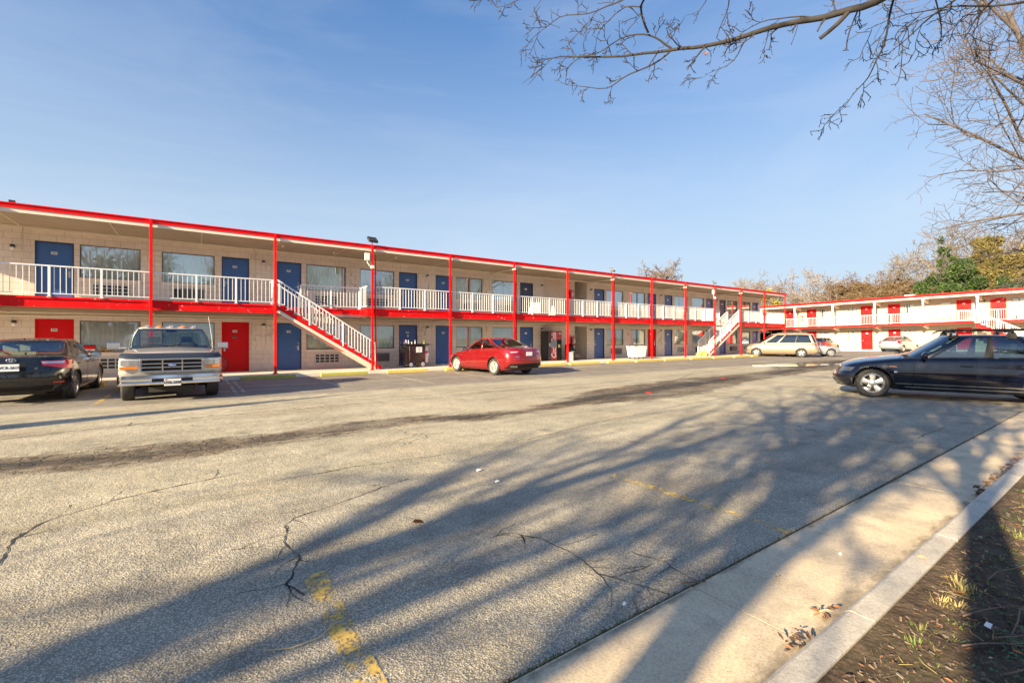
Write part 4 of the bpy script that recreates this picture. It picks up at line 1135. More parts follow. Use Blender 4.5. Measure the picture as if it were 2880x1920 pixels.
bot = [(-.50,.13,.03,'spray bottle with a red trigger on the housekeeping cart',M['plate'],M['red']),(-.42,.16,.035,'white jug standing on the housekeeping cart',M['white'],M['white']),(-.30,.14,.032,'clear round bottle on the cart top, third from left',M['plate'],M['white']),(.02,.14,.02,'thin upright spray bottle in the middle of the cart top',M['white'],M['white']),(-.14,.06,.04,'low pink tub on the cart top',painted('pink_tub',(.6,.35,.4),.5),M['white'])]
for dx, h, r, lb, m1, m2_ in bot:
    o = empty('bottle', (8.45+dx, 19.95, .13+1.052), label=lb, cat='bottle')
    mb = MB(); mb.lathe([(0,0),(r,0),(r,h*.6),(r*.5,h*.8),(r*.35,h)], (0,0,0), 'z', 12); mb.build('body', m1, o)
    mb = MB(); mb.cyl((0,0,h),(0,0,h+.035),r*.45,r*.45,10); mb.bar((-.03,0,h+.04),(.02,0,h+.04),.02,.02); mb.build('cap', m2_, o)
o = empty('potted_plant', (8.45+.50, 19.98, .13+1.052), label='tiny yellow green plant standing on the right end of the cart top', cat='plant')
mb = MB(); mb.lathe([(0,0),(.045,0),(.055,.06),(.05,.06)], (0,0,0), 'z', 12); mb.build('pot', M['olive_block'], o)
mb = MB()
for _ in range(70):
    a = R.uniform(0,2*pi); el = R.uniform(.2,1.4); r = R.uniform(.06,.12); d = Vector((cos(a)*cos(el), sin(a)*cos(el), sin(el)))
    p = Vector((0,0,.06))+d*r; s = Vector((-sin(a),cos(a),0))*.014; mb.add([tuple(p-s), tuple(p+d*.03), tuple(p+s), tuple(p-d*.03)], [(0,1,2,3)])
mb.build('foliage', painted('lime_leaf', (.25,.32,.06), .6, .2, 20), o, fix=False)

# white laundry bin
lb_ = empty('laundry_bin', (23.35, 19.35, .13), (0,0,-.1), label='white tapered laundry bin on casters on the walkway edge', cat='bin'); lb_.scale = (.92,.92,.95)
mb = MB(); b0 = [(-.52,-.3),(.52,-.3),(.52,.3),(-.52,.3)]; t0 = [(-.60,-.38),(.60,-.38),(.60,.38),(-.60,.38)]
vs = [(x,y,.14) for x,y in b0]+[(x,y,.84) for x,y in t0]+[(x*.95,y*.93,.84) for x,y in t0]+[(x*.94,y*.9,.3) for x,y in b0]
mb.add(vs, [(0,3,2,1),(0,1,5,4),(1,2,6,5),(2,3,7,6),(3,0,4,7),(4,5,9,8),(5,6,10,9),(6,7,11,10),(7,4,8,11),(8,9,13,12),(9,10,14,13),(10,11,15,14),(11,8,12,15),(12,13,14,15)])
mb.build('tub', M['white'], lb_, fix=False, bevel=.01)
mb = MB(); 
for a in ((-.62,-.40,.62,-.37),(-.62,.37,.62,.40)): mb.box(a[0],a[2],a[1],a[3],.825,.855)
for a in ((-.62,-.37,-.59,.37),(.59,-.37,.62,.37)): mb.box(a[0],a[2],a[1],a[3],.825,.855)
mb.build('rim', M['white_rail'], lb_)
mb = MB(); mb.box(-.5,.5,-.28,.28,.10,.138); mb.build('base', M['dark'], lb_)
for x in (-.42,.42):
    for y in (-.22,.22): mb = MB(); mb.lathe([(0,-.015),(.05,-.015),(.05,.015),(0,.015)], (x,y,.05), 'y', 14); mb.build('wheel', M['rubber'], lb_)

# trash bags and box by the vending machine
def blob(name, x, y, z, r, m, label, seed, cat):
    bm = bmesh.new(); bmesh.ops.create_icosphere(bm, subdivisions=4, radius=1)
    for v in bm.verts:
        n = noise.noise(v.co*1.6+Vector((seed,0,0)))*.22 + noise.noise(v.co*5+Vector((seed,3,0)))*.09
        v.co = v.co*(1+n); v.co.z = max(-.75, v.co.z)
        v.co = Vector((v.co.x*r[0], v.co.y*r[1], (v.co.z+.75)*r[2]))
    me = bpy.data.meshes.new(name); bm.to_mesh(me); bm.free(); me.materials.append(m)
    for p in me.polygons: p.use_smooth = True
    o = bpy.data.objects.new(name, me); o.location = (x, y, z); link(o); tag(o, label, cat)
bagm = painted('trash_bag_black', (.02,.018,.016), .25, .3, 6)
blob('trash_bag', 18.75, 20.5, .13, (.36,.3,.46), bagm, 'dark bulging trash bag on the walkway right of the vending machine', 1, 'trash bag')
blob('trash_bag', 19.25, 20.7, .13, (.30,.28,.30), painted('trash_bag_brown', (.10,.075,.05), .5, .3, 6), 'smaller brownish trash bag behind the column by the breezeway', 4, 'trash bag')
rt = empty('trash_can', (18.95, 20.55, .13), label='dark trash can behind the bags next to the soda machine', cat='trash can')
mb = MB(); mb.lathe([(0,.0),(.22,0),(.27,.85),(.25,.85)], (0,.35,0), 'z', 18); mb.build('body', M['dark'], rt)
mb = MB(); mb.lathe([(.28,.85),(.28,.89),(.18,.98),(0,1.0)], (0,.35,0), 'z', 18); mb.build('lid', M['black_plastic'], rt)
rt = empty('cardboard_box', (18.3, 20.1, .13), (0,0,.1), label='white cardboard box standing in front of the trash bag', cat='box')
mb = MB(); mb.box(-.14,.14,-.12,.12,0,.5); mb.build('carton', M['white'], rt, bevel=.006)
mb = MB(); mb.add([(-.14,-.12,.5),(.14,-.12,.5),(.16,-.22,.56),(-.12,-.22,.56)],[(0,1,2,3)]); mb.build('flap', M['white'], rt, fix=False)
# upstairs: laundry cart by the dark door
rt = empty('linen_cart', (15.75, 20.3, 2.72), label='white linen cart on the upper deck in front of the dark open door', cat='cart')
mb = MB(); mb.box(-.28,.28,-.22,.22,.12,.78); mb.build('body', M['white'], rt, bevel=.03)
mb = MB(); mb.box(-.31,.31,-.25,.25,.785,.82); mb.tube([(.3,-.2,.8),(.42,-.2,.95),(.42,.2,.95),(.3,.2,.8)], .015, 6); mb.build('handle', M['steel'], rt)
for x in (-.2,.2): mb = MB(); mb.lathe([(0,-.015),(.055,-.015),(.055,.015),(0,.015)], (x,-.2,.056), 'y', 14); mb.build('wheel', M['rubber'], rt)
o = empty('warning_sign', (17.0, 20.1, 2.72), label='small white folding floor sign on the upper deck', cat='sign')
mb = MB(); mb.prism([(-.14,0),(.14,0),(.05,.6),(-.05,.6)], -.02, .0); mb.build('panel', M['white'], o); mb = MB(); mb.prism([(-.14,0),(.14,0),(.05,.6),(-.05,.6)], .08, .10); mb.build('panel', M['white'], o)

# bicycle leaning by the red door
bk = empty('bicycle', (.78, 20.95, .13), (0,0,.1), label='dark bicycle leaning on the wall behind the pickup beside the red door', cat='bicycle')
for x in (-1.02, 0):
    mb = MB(); mb.lathe([(.305,-.018),(.34,-.018),(.34,.018),(.305,.018),(.305,-.018)], (x,0,.34), 'y', 32); w = mb.build('wheel', M['rubber'], bk)
    m2 = MB()
    for k in range(16): a = k*pi/8; m2.bar((x,0,.34),(x+cos(a)*.305,0,.34+sin(a)*.305),.003,.003, up=(0,1,0))
    m2.build('spokes', M['steel'], w)
mb = MB(); fr = painted('bike_frame', (.02,.02,.03), .3)
for a, b in [((0,0,.34),(-.12,0,.88)),((-.12,0,.80),(-.62,0,.78)),((-.14,0,.72),(-.58,0,.30)),((-.58,0,.30),(-.68,0,.92)),((-.58,0,.30),(-1.02,0,.34)),((-.66,0,.76),(-1.02,0,.34))]: mb.cyl(a, b, .016, .016, 8)
mb.build('frame', fr, bk)
mb = MB(); mb.tube([(-.14,-.28,.95),(-.12,-.1,.92),(-.12,.1,.92),(-.14,.28,.95)], .014, 8); mb.build('handlebar', M['dark'], bk)
mb = MB(); mb.prism([(-.80,.95),(-.80,.99),(-.60,.98),(-.56,.95)], -.06, .06); mb.build('saddle', M['black_plastic'], bk)
# window signs
rt = empty('warning_sign', (-2.95, WY+.02, 1.12), label='red and black no trespassing sign in the ground floor window', cat='sign')
mb = MB(); mb.box(-.16,.16,0,.012,-.11,.11); mb.build('panel', M['black_plastic'], rt); mb = MB(); mb.box(-.145,.145,-.004,-.001,-.02,.08); mb.build('red_field', M['red'], rt); mb = MB(); mb.box(-.145,.145,-.004,-.001,-.095,-.03); mb.build('white_field', M['plate'], rt)
mb = MB(); mb.box(-.05,.05,-.007,-.0045,-.075,-.05); mb.build('red_mark', M['red'], rt)
rt = empty('posted_sign', (-2.52, WY+.02, 1.06), label='orange POSTED KEEP OUT sign in the window behind the black sedan', cat='sign')
mb = MB(); mb.box(-.18,.18,0,.012,-.09,.09); mb.build('panel', painted('sign_orange', (.62,.38,.14), .6), rt)
text_mesh('lettering', 'POSTED', .085, M['black_ink'], rt, (0,-.006,.038), (pi/2,0,0), bold=.004); text_mesh('lettering', 'KEEP OUT', .075, M['black_ink'], rt, (0,-.006,-.042), (pi/2,0,0), bold=.004)
# ------------------------------------------------------------------ vehicles
def kf(pts):
    """Catmull-Rom through keyframes, clamped"""
    pts = sorted(pts)
    def f(x):
        if x <= pts[0][0]: return pts[0][1]
        if x >= pts[-1][0]: return pts[-1][1]
        for i in range(len(pts)-1):
            if x <= pts[i+1][0]:
                x0, y0 = pts[i]; x1, y1 = pts[i+1]; h = x1-x0; t = (x-x0)/h
                s = (y1-y0)/h
                def sl(a, b): return 0 if a*b <= 0 else 2*a*b/(a+b)
                m0 = sl((y0-pts[i-1][1])/(x0-pts[i-1][0]), s) if i > 0 else s
                m1 = sl((pts[i+2][1]-y1)/(pts[i+2][0]-x1), s) if i+2 < len(pts) else s
                return (2*t**3-3*t*t+1)*y0+(t**3-2*t*t+t)*h*m0+(-2*t**3+3*t*t)*y1+(t**3-t*t)*h*m1
    return f

class Car:
    def __init__(s, P):
        s.P = P; s.L = P['L']
        s.zs = kf(P['sill']); s.zh = kf(P['shoulder']); s.cr = kf(P['crown'])
        s.xf = kf(P['xf']); s.xr = kf(P['xr']); s.w = kf(P['w']); s.wx = kf(P.get('wx', [(0,1),(1,1)]))
        s.cf, s.ce = P.get('cf', .55), P.get('ce', .5); s.nf, s.ne = P.get('nf', 2.7), P.get('ne', 2.9)
    def z(s, x, t): return s.zs(x) + (s.zh(x)-s.zs(x))*t
    def tz(s, x, z): return max(0, min(1, (z-s.zs(x))/(s.zh(x)-s.zs(x))))
    def S(s, x, t):
        w = s.w(t)*s.wx(x); a = (s.xf(t)+s.cf-x)/s.cf; b = (x-(s.xr(t)-s.ce))/s.ce
        if a > 0: w *= max(0, 1-min(1,a)**s.nf)**(1/s.nf)
        if b > 0: w *= max(0, 1-min(1,b)**s.ne)**(1/s.ne)
        return w
    def Fx(s, y, t):
        q = min(1, abs(y)/s.w(t)); return s.xf(t)+s.cf*(1-(1-q**s.nf)**(1/s.nf))
    def Rx(s, y, t):
        q = min(1, abs(y)/s.w(t)); return s.xr(t)-s.ce*(1-(1-q**s.ne)**(1/s.ne))
    def pt(s, face, c, z):
        if face in 'FR':
            x = s.xf(.5) if face == 'F' else s.xr(.5)
            for _ in range(5):
                t = s.tz(x, z); x = s.Fx(c, t) if face == 'F' else s.Rx(c, t)
            return Vector((x, c, z))
        t = s.tz(c, z); return Vector((c, s.S(c, t), z))
    def ring(s, t):
        """half outline, front centre to rear centre"""
        o = []; K = 13
        for i in range(K):
            th = (pi/2)*i/K; q = sin(th)**(2/s.nf); cx = 1-cos(th)**(2/s.nf)
            o.append((s.xf(t)+s.cf*cx, s.w(t)*q))
        xa, xb = s.xf(t)+s.cf, s.xr(t)-s.ce; n = s.P.get('nside', 34)
        for i in range(n+1):
            x = xa+(xb-xa)*i/n; o.append((x, s.w(t)*s.wx(x)))
        for i in range(K-1, -1, -1):
            th = (pi/2)*i/K; q = sin(th)**(2/s.ne); cx = 1-cos(th)**(2/s.ne)
            o.append((s.xr(t)-s.ce*cx, s.w(t)*q))
        return o
    def shell(s, rings, crown, mb, top=True, bottom=True, K=10, matf=None, side=True):
        """rings: list of half outlines with z; builds closed shell. returns nothing"""
        n = len(rings[0]); vs = []; idx = []
        for rg in rings:
            L = []
            for (x, y, z) in rg: L.append(len(vs)); vs.append((x, y, z))
            Rr = [L[0]]
            for (x, y, z) in rg[1:-1]: Rr.append(len(vs)); vs.append((x, -y, z))
            Rr.append(L[-1]); idx.append((L, Rr))
        fs = []; tags = []
        for j in range(len(rings)-1):
            for sd in (0, 1):
                A = idx[j][sd]; B_ = idx[j+1][sd]
                for i in range(n-1):
                    f = (A[i], A[i+1], B_[i+1], B_[i])
                    fs.append(f if sd == 0 else f[::-1]); tags.append(('side', j, i, sd))
        def cap(rg, L, Rr, cr, kind):
            prev = None
            for i in range(1, n-1):
                x, y, z = rg[i]; row = [L[i]]
                for k in range(1, K):
                    q = 1-2*k/K
                    row.append(len(vs)); vs.append((x, y*q, z + cr(x)*(1-q*q)))
                row.append(Rr[i])
                if prev is None:
                    for k in range(K): fs.append((L[0], row[k+1], row[k])); tags.append((kind, 0, i, k))
                else:
                    for k in range(K): fs.append((prev[k], prev[k+1], row[k+1], row[k])); tags.append((kind, 0, i, k))
                prev = row
            for k in range(K): fs.append((prev[k], prev[k+1], L[n-1])); tags.append((kind, 0, n-1, k))
        if top: cap(rings[-1], idx[-1][0], idx[-1][1], crown, 'top')
        if bottom: cap(rings[0], idx[0][0], idx[0][1], lambda x: 0, 'bot')
        return vs, fs, tags
    def build(s, root, paint, glassm=None, sideglass=None):
        P = s.P; s.root = root; s.paint = paint
        TL = [0,.06,.14,.25,.38,.5,.62,.73,.82,.89,.95,.985,1]
        rings = [[(x, y, s.z(x, t)) for x, y in s.ring(t)] for t in TL]
        # sink the last ring inward for a rounded shoulder
        vs, fs, tags = s.shell(rings, s.cr, None)
        G = P.get('cab')
        me = bpy.data.meshes.new('body'); me.from_pydata(vs, [], fs)
        me.materials.append(paint); me.materials.append(M['interior'])
        bm = bmesh.new(); bm.from_mesh(me); bmesh.ops.remove_doubles(bm, verts=bm.verts, dist=.0006)
        bmesh.ops.recalc_face_normals(bm, faces=bm.faces[:]); bm.to_mesh(me); bm.free()
        body = bpy.data.objects.new('body', me); link(body, root)
        # wheel arches
        cm = MB(); ar = P['arch']
        for ax in P['axles']:
            for sy in (1, -1):
                w = s.S(ax, .4)
                cm.cyl((ax, sy*(w-.27), P['r']+.01), (ax, sy*(w+.2), P['r']+.01), ar, ar, 40)
        cut = cm.build('cutter', M['interior'])
        bo = body.modifiers.new('b', 'BOOLEAN'); bo.operation = 'DIFFERENCE'; bo.object = cut; bo.solver = 'EXACT'
        bpy.context.view_layer.update()
        dg = bpy.context.evaluated_depsgraph_get()
        nm = bpy.data.meshes.new_from_object(body.evaluated_get(dg))
        body.modifiers.clear(); 
        if len(nm.polygons) > 200: body.data = nm
        me = body.data
        bpy.data.objects.remove(cut)
        if len(me.materials) < 2: me.materials.append(M['interior'])
        cab0, cab1 = (G['x0'][0]+.04, G['x1'][0]-.05) if G else (9, 9)
        for p in me.polygons:
            c = p.center; p.use_smooth = True; p.material_index = 0
            for ax in P['axles']:
                if math.hypot(c.x-ax, c.z-P['r']-.01) < ar+.012: p.material_index = 1
            if c.z < s.zs(c.x)+.004: p.material_index = 1
            if G and cab0 < c.x < cab1 and abs(c.y) < G['w'][0][1]-.02 and p.normal.z > .7 and c.z > s.zh(c.x)-.01: p.material_index = 1
        me.set_sharp_from_angle(angle=radians(38))
        # arch lips
        lw = P.get('lip', .012)
        for ax in P['axles']:
            for sy in (1, -1):
                mb = MB(); pts = []
                for i in range(25):
                    a = radians(-12)+radians(204)*i/24; x = ax+cos(a)*(ar+.004); z = P['r']+.01+sin(a)*(ar+.004)
                    if z < s.zs(x)-.01: continue
                    q = s.pt('S', x, z); pts.append((q.x, sy*(q.y+.001), q.z))
                if len(pts) > 3: mb.tube(pts, lw, 6); mb.build('arch_lip', P.get('lipmat', paint), body)
        if G: s.cabin(G, glassm or M['carglass'], sideglass or glassm or M['carglass'])
        s.wheels()
        return body
    def cabin(s, G, gm, sg):
        x0, x1 = kf([(0, G['x0'][0]), (1, G['x0'][1])]), kf([(0, G['x1'][0]), (1, G['x1'][1])])
        if 'x0k' in G: x0 = kf(G['x0k'])
        if 'x1k' in G: x1 = kf(G['x1k'])
        w = kf(G['w']); zr = kf(G['roof']); c0, c1 = G.get('c', (.32, .3)); n0, n1 = G.get('n', (3., 3.))
        ts = sorted(set([0,.03,.07,.97,1] + [i/8 for i in range(1,8)] + [t for q in G['win'] for t in (q[2], q[3])] + [G['ws'][1], G['ws'][2], G['rs'][1], G['rs'][2]]))
        ts = [t for i, t in enumerate(ts) if i == 0 or t-ts[i-1] > 1e-6]
        fr = sorted(set([i/16 for i in range(17)] + [f for q in G['win'] for f in (q[0], q[1])])); K = 12
        def zb(x): return s.zh(x)-.015
        rings = []; info = []
        for t in ts:
            o = []; info = []
            for i in range(K):
                th = (pi/2)*i/K; X = x0(t)+c0*(1-cos(th)**(2/n0)); o.append((X, w(t)*sin(th)**(2/n0))); info.append(('f', i/K))
            xa, xb = x0(t)+c0, x1(t)-c1
            for f in fr: o.append((xa+(xb-xa)*f, w(t))); info.append(('s', f))
            for i in range(K-1, -1, -1):
                th = (pi/2)*i/K; X = x1(t)-c1*(1-cos(th)**(2/n1)); o.append((X, w(t)*sin(th)**(2/n1))); info.append(('r', i/K))
            bow = .02*sin(pi*t)
            def rz(X): return zr(X)
            rings.append([(X, Y+bow*min(1, Y/.4), zb(X)*(1-t) + zr(X)*t if t < 1 else zr(X)) for X, Y in o])
        vs, fs, tags = s.shell(rings, kf(G['rc']), None, bottom=False)
        groups = {}
        def which(tg):
            kind, j, i, sd = tg
            if kind == 'top': return 'roof'
            tm = (ts[j]+ts[j+1])/2; a, b = info[i], info[i+1]
            if a[0] == 'f':
                return 'windshield' if (a[1]+.5/K) < G['ws'][0] and G['ws'][1] < tm < G['ws'][2] else 'roof'
            if b[0] == 'r':
                return 'rear_window' if (b[1]+.5/K) < G['rs'][0] and G['rs'][1] < tm < G['rs'][2] else 'roof'
            fm_ = (a[1]+b[1])/2
            for k, (f0, f1, t0, t1) in enumerate(G['win']):
                if f0 < fm_ < f1 and t0 < tm < t1: return 'side_window%d_%d' % (k, sd)
            for f0, f1 in G.get('black', []):
                if f0 < fm_ < f1 and .05 < tm < .93: return 'pillar'
            return 'roof'
        for f, tg in zip(fs, tags): groups.setdefault(which(tg), []).append(f)
        for g, fl in groups.items():
            used = sorted({i for f in fl for i in f}); mp = {a: b for b, a in enumerate(used)}
            me = bpy.data.meshes.new(g); me.from_pydata([vs[i] for i in used], [], [tuple(mp[i] for i in f) for f in fl])
            name = g.split('0_')[0].split('1_')[0].split('2_')[0].split('3_')[0] if g.startswith('side') else g
            mt = s.paint if g == 'roof' else M['black_plastic'] if g == 'pillar' else (sg if (g.startswith('side') or (g == 'rear_window' and G.get('rdark'))) else gm)
            if g == 'roof' and G.get('roofmat'): mt = G['roofmat']
            me.materials.append(mt)
            bm = bmesh.new(); bm.from_mesh(me); bmesh.ops.remove_doubles(bm, verts=bm.verts, dist=.0004)
            bmesh.ops.recalc_face_normals(bm, faces=bm.faces[:]); bm.to_mesh(me); bm.free()
            for p in me.polygons: p.use_smooth = True
            if g == 'roof': me.set_sharp_from_angle(angle=radians(50))
            o = bpy.data.objects.new(name, me); link(o, s.root)
            if g == 'roof':
                so = o.modifiers.new('s', 'SOLIDIFY'); so.thickness = .02; so.offset = -1
                s.roof = o
        # interior
        hb = s.zh((G['x0'][0]+G['x1'][0])/2)
        st = G.get('seatmat', M['seat'])
        for x, back in G.get('seats', []):
            for y in (-.36, .36):
                mb = MB(); mb.box(x, x+.13, y-.24, y+.24, hb-.25, hb+.12); mb.box(x+.03, x+.12, y-.13, y+.13, hb+.14, hb+.30); mb.cyl((x+.07,y-.05,hb+.1),(x+.07,y-.05,hb+.16),.01,.01,6); mb.cyl((x+.07,y+.05,hb+.1),(x+.07,y+.05,hb+.16),.01,.01,6)
                mb.build('seat', st, s.root, bevel=.035)
        if G.get('dash', True):
            xd = G['x0'][0]+.35
            mb = MB(); mb.box(xd, xd+.35, -.62, .62, hb-.1, hb+.035); mb.build('dashboard', M['interior'], s.root, bevel=.03)
            mb = MB(); pts = [(xd+.5+.05*cos(a), -.36+.18*sin(a), hb+.05+.16*cos(a)) for a in [2*pi*i/20 for i in range(21)]]; mb.tube(pts, .014, 6); mb.build('steering_wheel', M['black_plastic'], s.root)
            mb = MB(); zt = zr(G['x0'][1])-.10; mb.box(G['x0'][1]-.02, G['x0'][1]+.02, -.12, .12, zt-.03, zt+.03); mb.build('rear_view_mirror', M['black_plastic'], s.root, bevel=.01)
    def wheels(s):
        P = s.P; r = P['r']; rr = P['rim']; tw = P.get('tw', .21); h = tw/2
        tm = MB(); tm.lathe([(rr-.01,-h+.02),(rr+.01,-h+.005),(r-.035,-h),(r-.010,-h+.02),(r,-h+.045),(r,h-.045),(r-.010,h-.02),(r-.035,h),(rr+.01,h-.005),(rr-.01,h-.02)], (0,0,0), 'y', 48)
        for i in range(4): y = -h+.05+i*(tw-.1)/3; tm.lathe([(r+.001,y),(r+.001,y+.012)], (0,0,0), 'y', 48)
        rm = MB(); rm.lathe([(rr-.005,h-.018),(rr-.02,h-.008),(rr-.032,h-.02),(rr-.045,h-.06),(rr-.06,-h+.03)], (0,0,0), 'y', 48)
        n = P['spokes']; sw = P.get('sw', (.035,.05))
        for k in range(n):
            for dq in ((-.5,.5) if P.get('twin') else (0,)):
                a = 2*pi*(k/n) + (dq*.16 if P.get('twin') else 0) + .3; ca, sa = cos(a), sin(a)
                def q(rad, off, y): return (ca*rad - sa*off, y, sa*rad + ca*off)
                a0, a1 = sw; ye = h-.03; yi = h-P.get('dish', .03)
                vs = [q(.05,-a0,yi),q(.05,a0,yi),q(rr-.028,a1,ye),q(rr-.028,-a1,ye), q(.05,-a0,yi-.03),q(.05,a0,yi-.03),q(rr-.028,a1,ye-.03),q(rr-.028,-a1,ye-.03), q(.06,0,yi+.012), q(rr-.03,0,ye+.008)]
                rm.add(vs, [(0,8,9,3),(8,1,2,9),(4,5,6,7),(0,1,5,4),(1,2,6,5),(2,3,7,6),(3,0,4,7),(0,1,8),(3,2,9)])
        rm.lathe([(.0,h-.012),(.035,h-.014),(.075,h-.03),(.08,h-.06)], (0,0,0), 'y', 24)
        if P.get('cover'): rm.lathe([(.07,h-.03),(rr-.05,h-.045),(rr-.04,h-.05)], (0,0,0), 'y', 40)
        bk = MB(); bk.lathe([(0,h-.075),(rr*.62,h-.075),(rr*.62,h-.09),(rr-.03,-h+.05),(0,-h+.05)], (0,0,0), 'y', 32)
        for k in range(5): a = 2*pi*k/5; bk.cyl((cos(a)*.052,h-.05,sin(a)*.052),(cos(a)*.052,h-.012,sin(a)*.052),.010,.010,6)
        W0 = None
        for ax in P['axles']:
            for sy in (1, -1):
                y = sy*(s.S(ax, .4)-h-P.get('inset', .015))
                rot = (0, 0, 0 if sy > 0 else pi)
                if W0 is None:
                    W0 = bk.build('wheel', M['dark'], s.root, loc=(ax, y, r), rot=rot); T0 = tm.build('tyre', M['rubber'], W0, sharp=40); R0 = rm.build('rim', P.get('rimmat', M['alloy']), W0, sharp=40)
                else:
                    w_ = inst(W0, 'wheel', s.root, (ax, y, r), rot); inst(T0, 'tyre', w_); inst(R0, 'rim', w_)
        mb = MB()
        for ax in P['axles']: mb.cyl((ax, -.7, r), (ax, .7, r), .04, .04, 10)
        mb.box(.5, s.L-.5, -.45, .45, .19, .32); mb.build('chassis', M['interior'], s.root)
    def patch(s, name, face, q, mat, off=.004, n=(10,4), skirt=.015, both=False, parent=None, sub=None):
        out = None
        for sy in ((1,-1) if both else (1,)):
            mb = MB(); nu, nv_ = n; G = []; N = []
            for j in range(nv_+1):
                for i in range(nu+1):
                    a, b = i/nu, j/nv_
                    c = (q[0][0]*(1-a)+q[1][0]*a)*(1-b)+(q[3][0]*(1-a)+q[2][0]*a)*b
                    z = (q[0][1]*(1-a)+q[1][1]*a)*(1-b)+(q[3][1]*(1-a)+q[2][1]*a)*b
                    p = s.pt(face, c, z); pc = s.pt(face, c+.006, z)-s.pt(face, c-.006, z); pz = s.pt(face, c, z+.006)-s.pt(face, c, z-.006)
                    nn = pc.cross(pz)
                    if nn.length < 1e-9: nn = Vector((-1,0,0))
                    nn.normalize()
                    ref = Vector((-1,0,0)) if face == 'F' else Vector((1,0,0)) if face == 'R' else Vector((0,1,0))
                    if face in 'FR': ref = ref + Vector((0, .6*c, 0))
                    if nn.dot(ref) < 0: nn = -nn
                    G.append(p+nn*off); N.append(nn)
            m_ = nu+1; vs = [(g.x, g.y*sy, g.z) for g in G]; fs = [(j*m_+i, j*m_+i+1, (j+1)*m_+i+1, (j+1)*m_+i) for j in range(nv_) for i in range(nu)]
            edge = [i for i in range(m_)] + [j*m_+nu for j in range(1, nv_+1)] + [nv_*m_+i for i in range(nu-1, -1, -1)] + [j*m_ for j in range(nv_-1, 0, -1)]
            b0 = len(vs)
            for e in edge: g = G[e]-N[e]*skirt; vs.append((g.x, g.y*sy, g.z))
            ne = len(edge)
            for i in range(ne): fs.append((edge[i], edge[(i+1) % ne], b0+(i+1) % ne, b0+i))
            mb.add(vs, fs, 0, True)
            out = mb.build(name, mat, parent or s.root, sharp=35)
        return out
    def seams(s, xs, z0, z1, both=True):
        for x in xs:
            a, b = (x, x) if not hasattr(x, '__len__') else x
            s.patch('door_seam', 'S', [(a-.004,z0),(a+.004,z0),(b+.004,z1),(b-.004,z1)], M['black_plastic'], .0015, (1,10), .004, both)
    def handles(s, xs, z, mat=None, l=.19):
        for x in xs:
            for sy in (1,-1):
                q = s.pt('S', x, z); mb = MB(); mb.tube([(x-l/2,sy*(q.y-.005),z),(x-l/2+.03,sy*(q.y+.028),z+.004),(x+l/2-.03,sy*(q.y+.030),z+.004),(x+l/2,sy*(q.y-.005),z)], .013, 8); mb.build('door_handle', mat or s.paint, s.root)
    def mirrors(s, x, z, mat=None, w=.2, h=.13, glassy=True, out=.12):
        for sy in (1,-1):
            y = s.S(x, 1.)
            mb = MB(); mb.bar((x, sy*(y-.06), z-.03), (x+.02, sy*(y+out), z), .05, .035)
            bm = bmesh.new(); bmesh.ops.create_icosphere(bm, subdivisions=3, radius=1)
            vs = [(x+.03+v.co.x*.055*(1.3 if v.co.x < 0 else .35), sy*(y+out)+v.co.y*w/2*(1 if 1 else 1), z+.02+v.co.z*h/2) for v in bm.verts]; fs = [tuple(v.index for v in f.verts) for f in bm.faces]; bm.free()
            mb.add(vs, fs, 0, True); o = mb.build('side_mirror', mat or s.paint, s.root)
            m2 = MB(); n = 20; m2.add([(x+.052, sy*(y+out)+cos(2*pi*i/n)*w*.44, z+.02+sin(2*pi*i/n)*h*.42) for i in range(n)], [tuple(range(n))]); m2.build('mirror_glass', M['chrome'], o, fix=False)
    def plate(s, face, z, text, c=0, w=.30, h=.15, off=.012, state=None, ink=None):
        p = s.pt(face, c, z); sg = -1 if face == 'F' else 1
        x = (min if face == 'F' else max)(s.pt(face, c, z-h/2).x, s.pt(face, c, z+h/2).x)+sg*off
        mb = MB(); mb.box(x-.004, x+.004, c-w/2, c+w/2, z-h/2, z+h/2); o = mb.build('licence_plate', M['plate'], s.root, bevel=.003)
        rot = (pi/2, 0, -pi/2 if face == 'F' else pi/2)
        if text: text_mesh('plate_number', text, h*.56, ink or M['navy_ink'], o, (x+sg*.006, c, z-.004), rot, bold=.003, sx=.88)
        return o

def place(root, heading, ref, world, scale=1., z=0):
    """turn the car so that its nose points along heading and its local point ref sits on world"""
    a = math.atan2(heading[1], heading[0]) - pi
    root.rotation_euler = (0, 0, a); root.scale = (scale,)*3
    rx = (ref[0]*cos(a)-ref[1]*sin(a))*scale; ry = (ref[0]*sin(a)+ref[1]*cos(a))*scale
    root.location = (world[0]-rx, world[1]-ry, z)

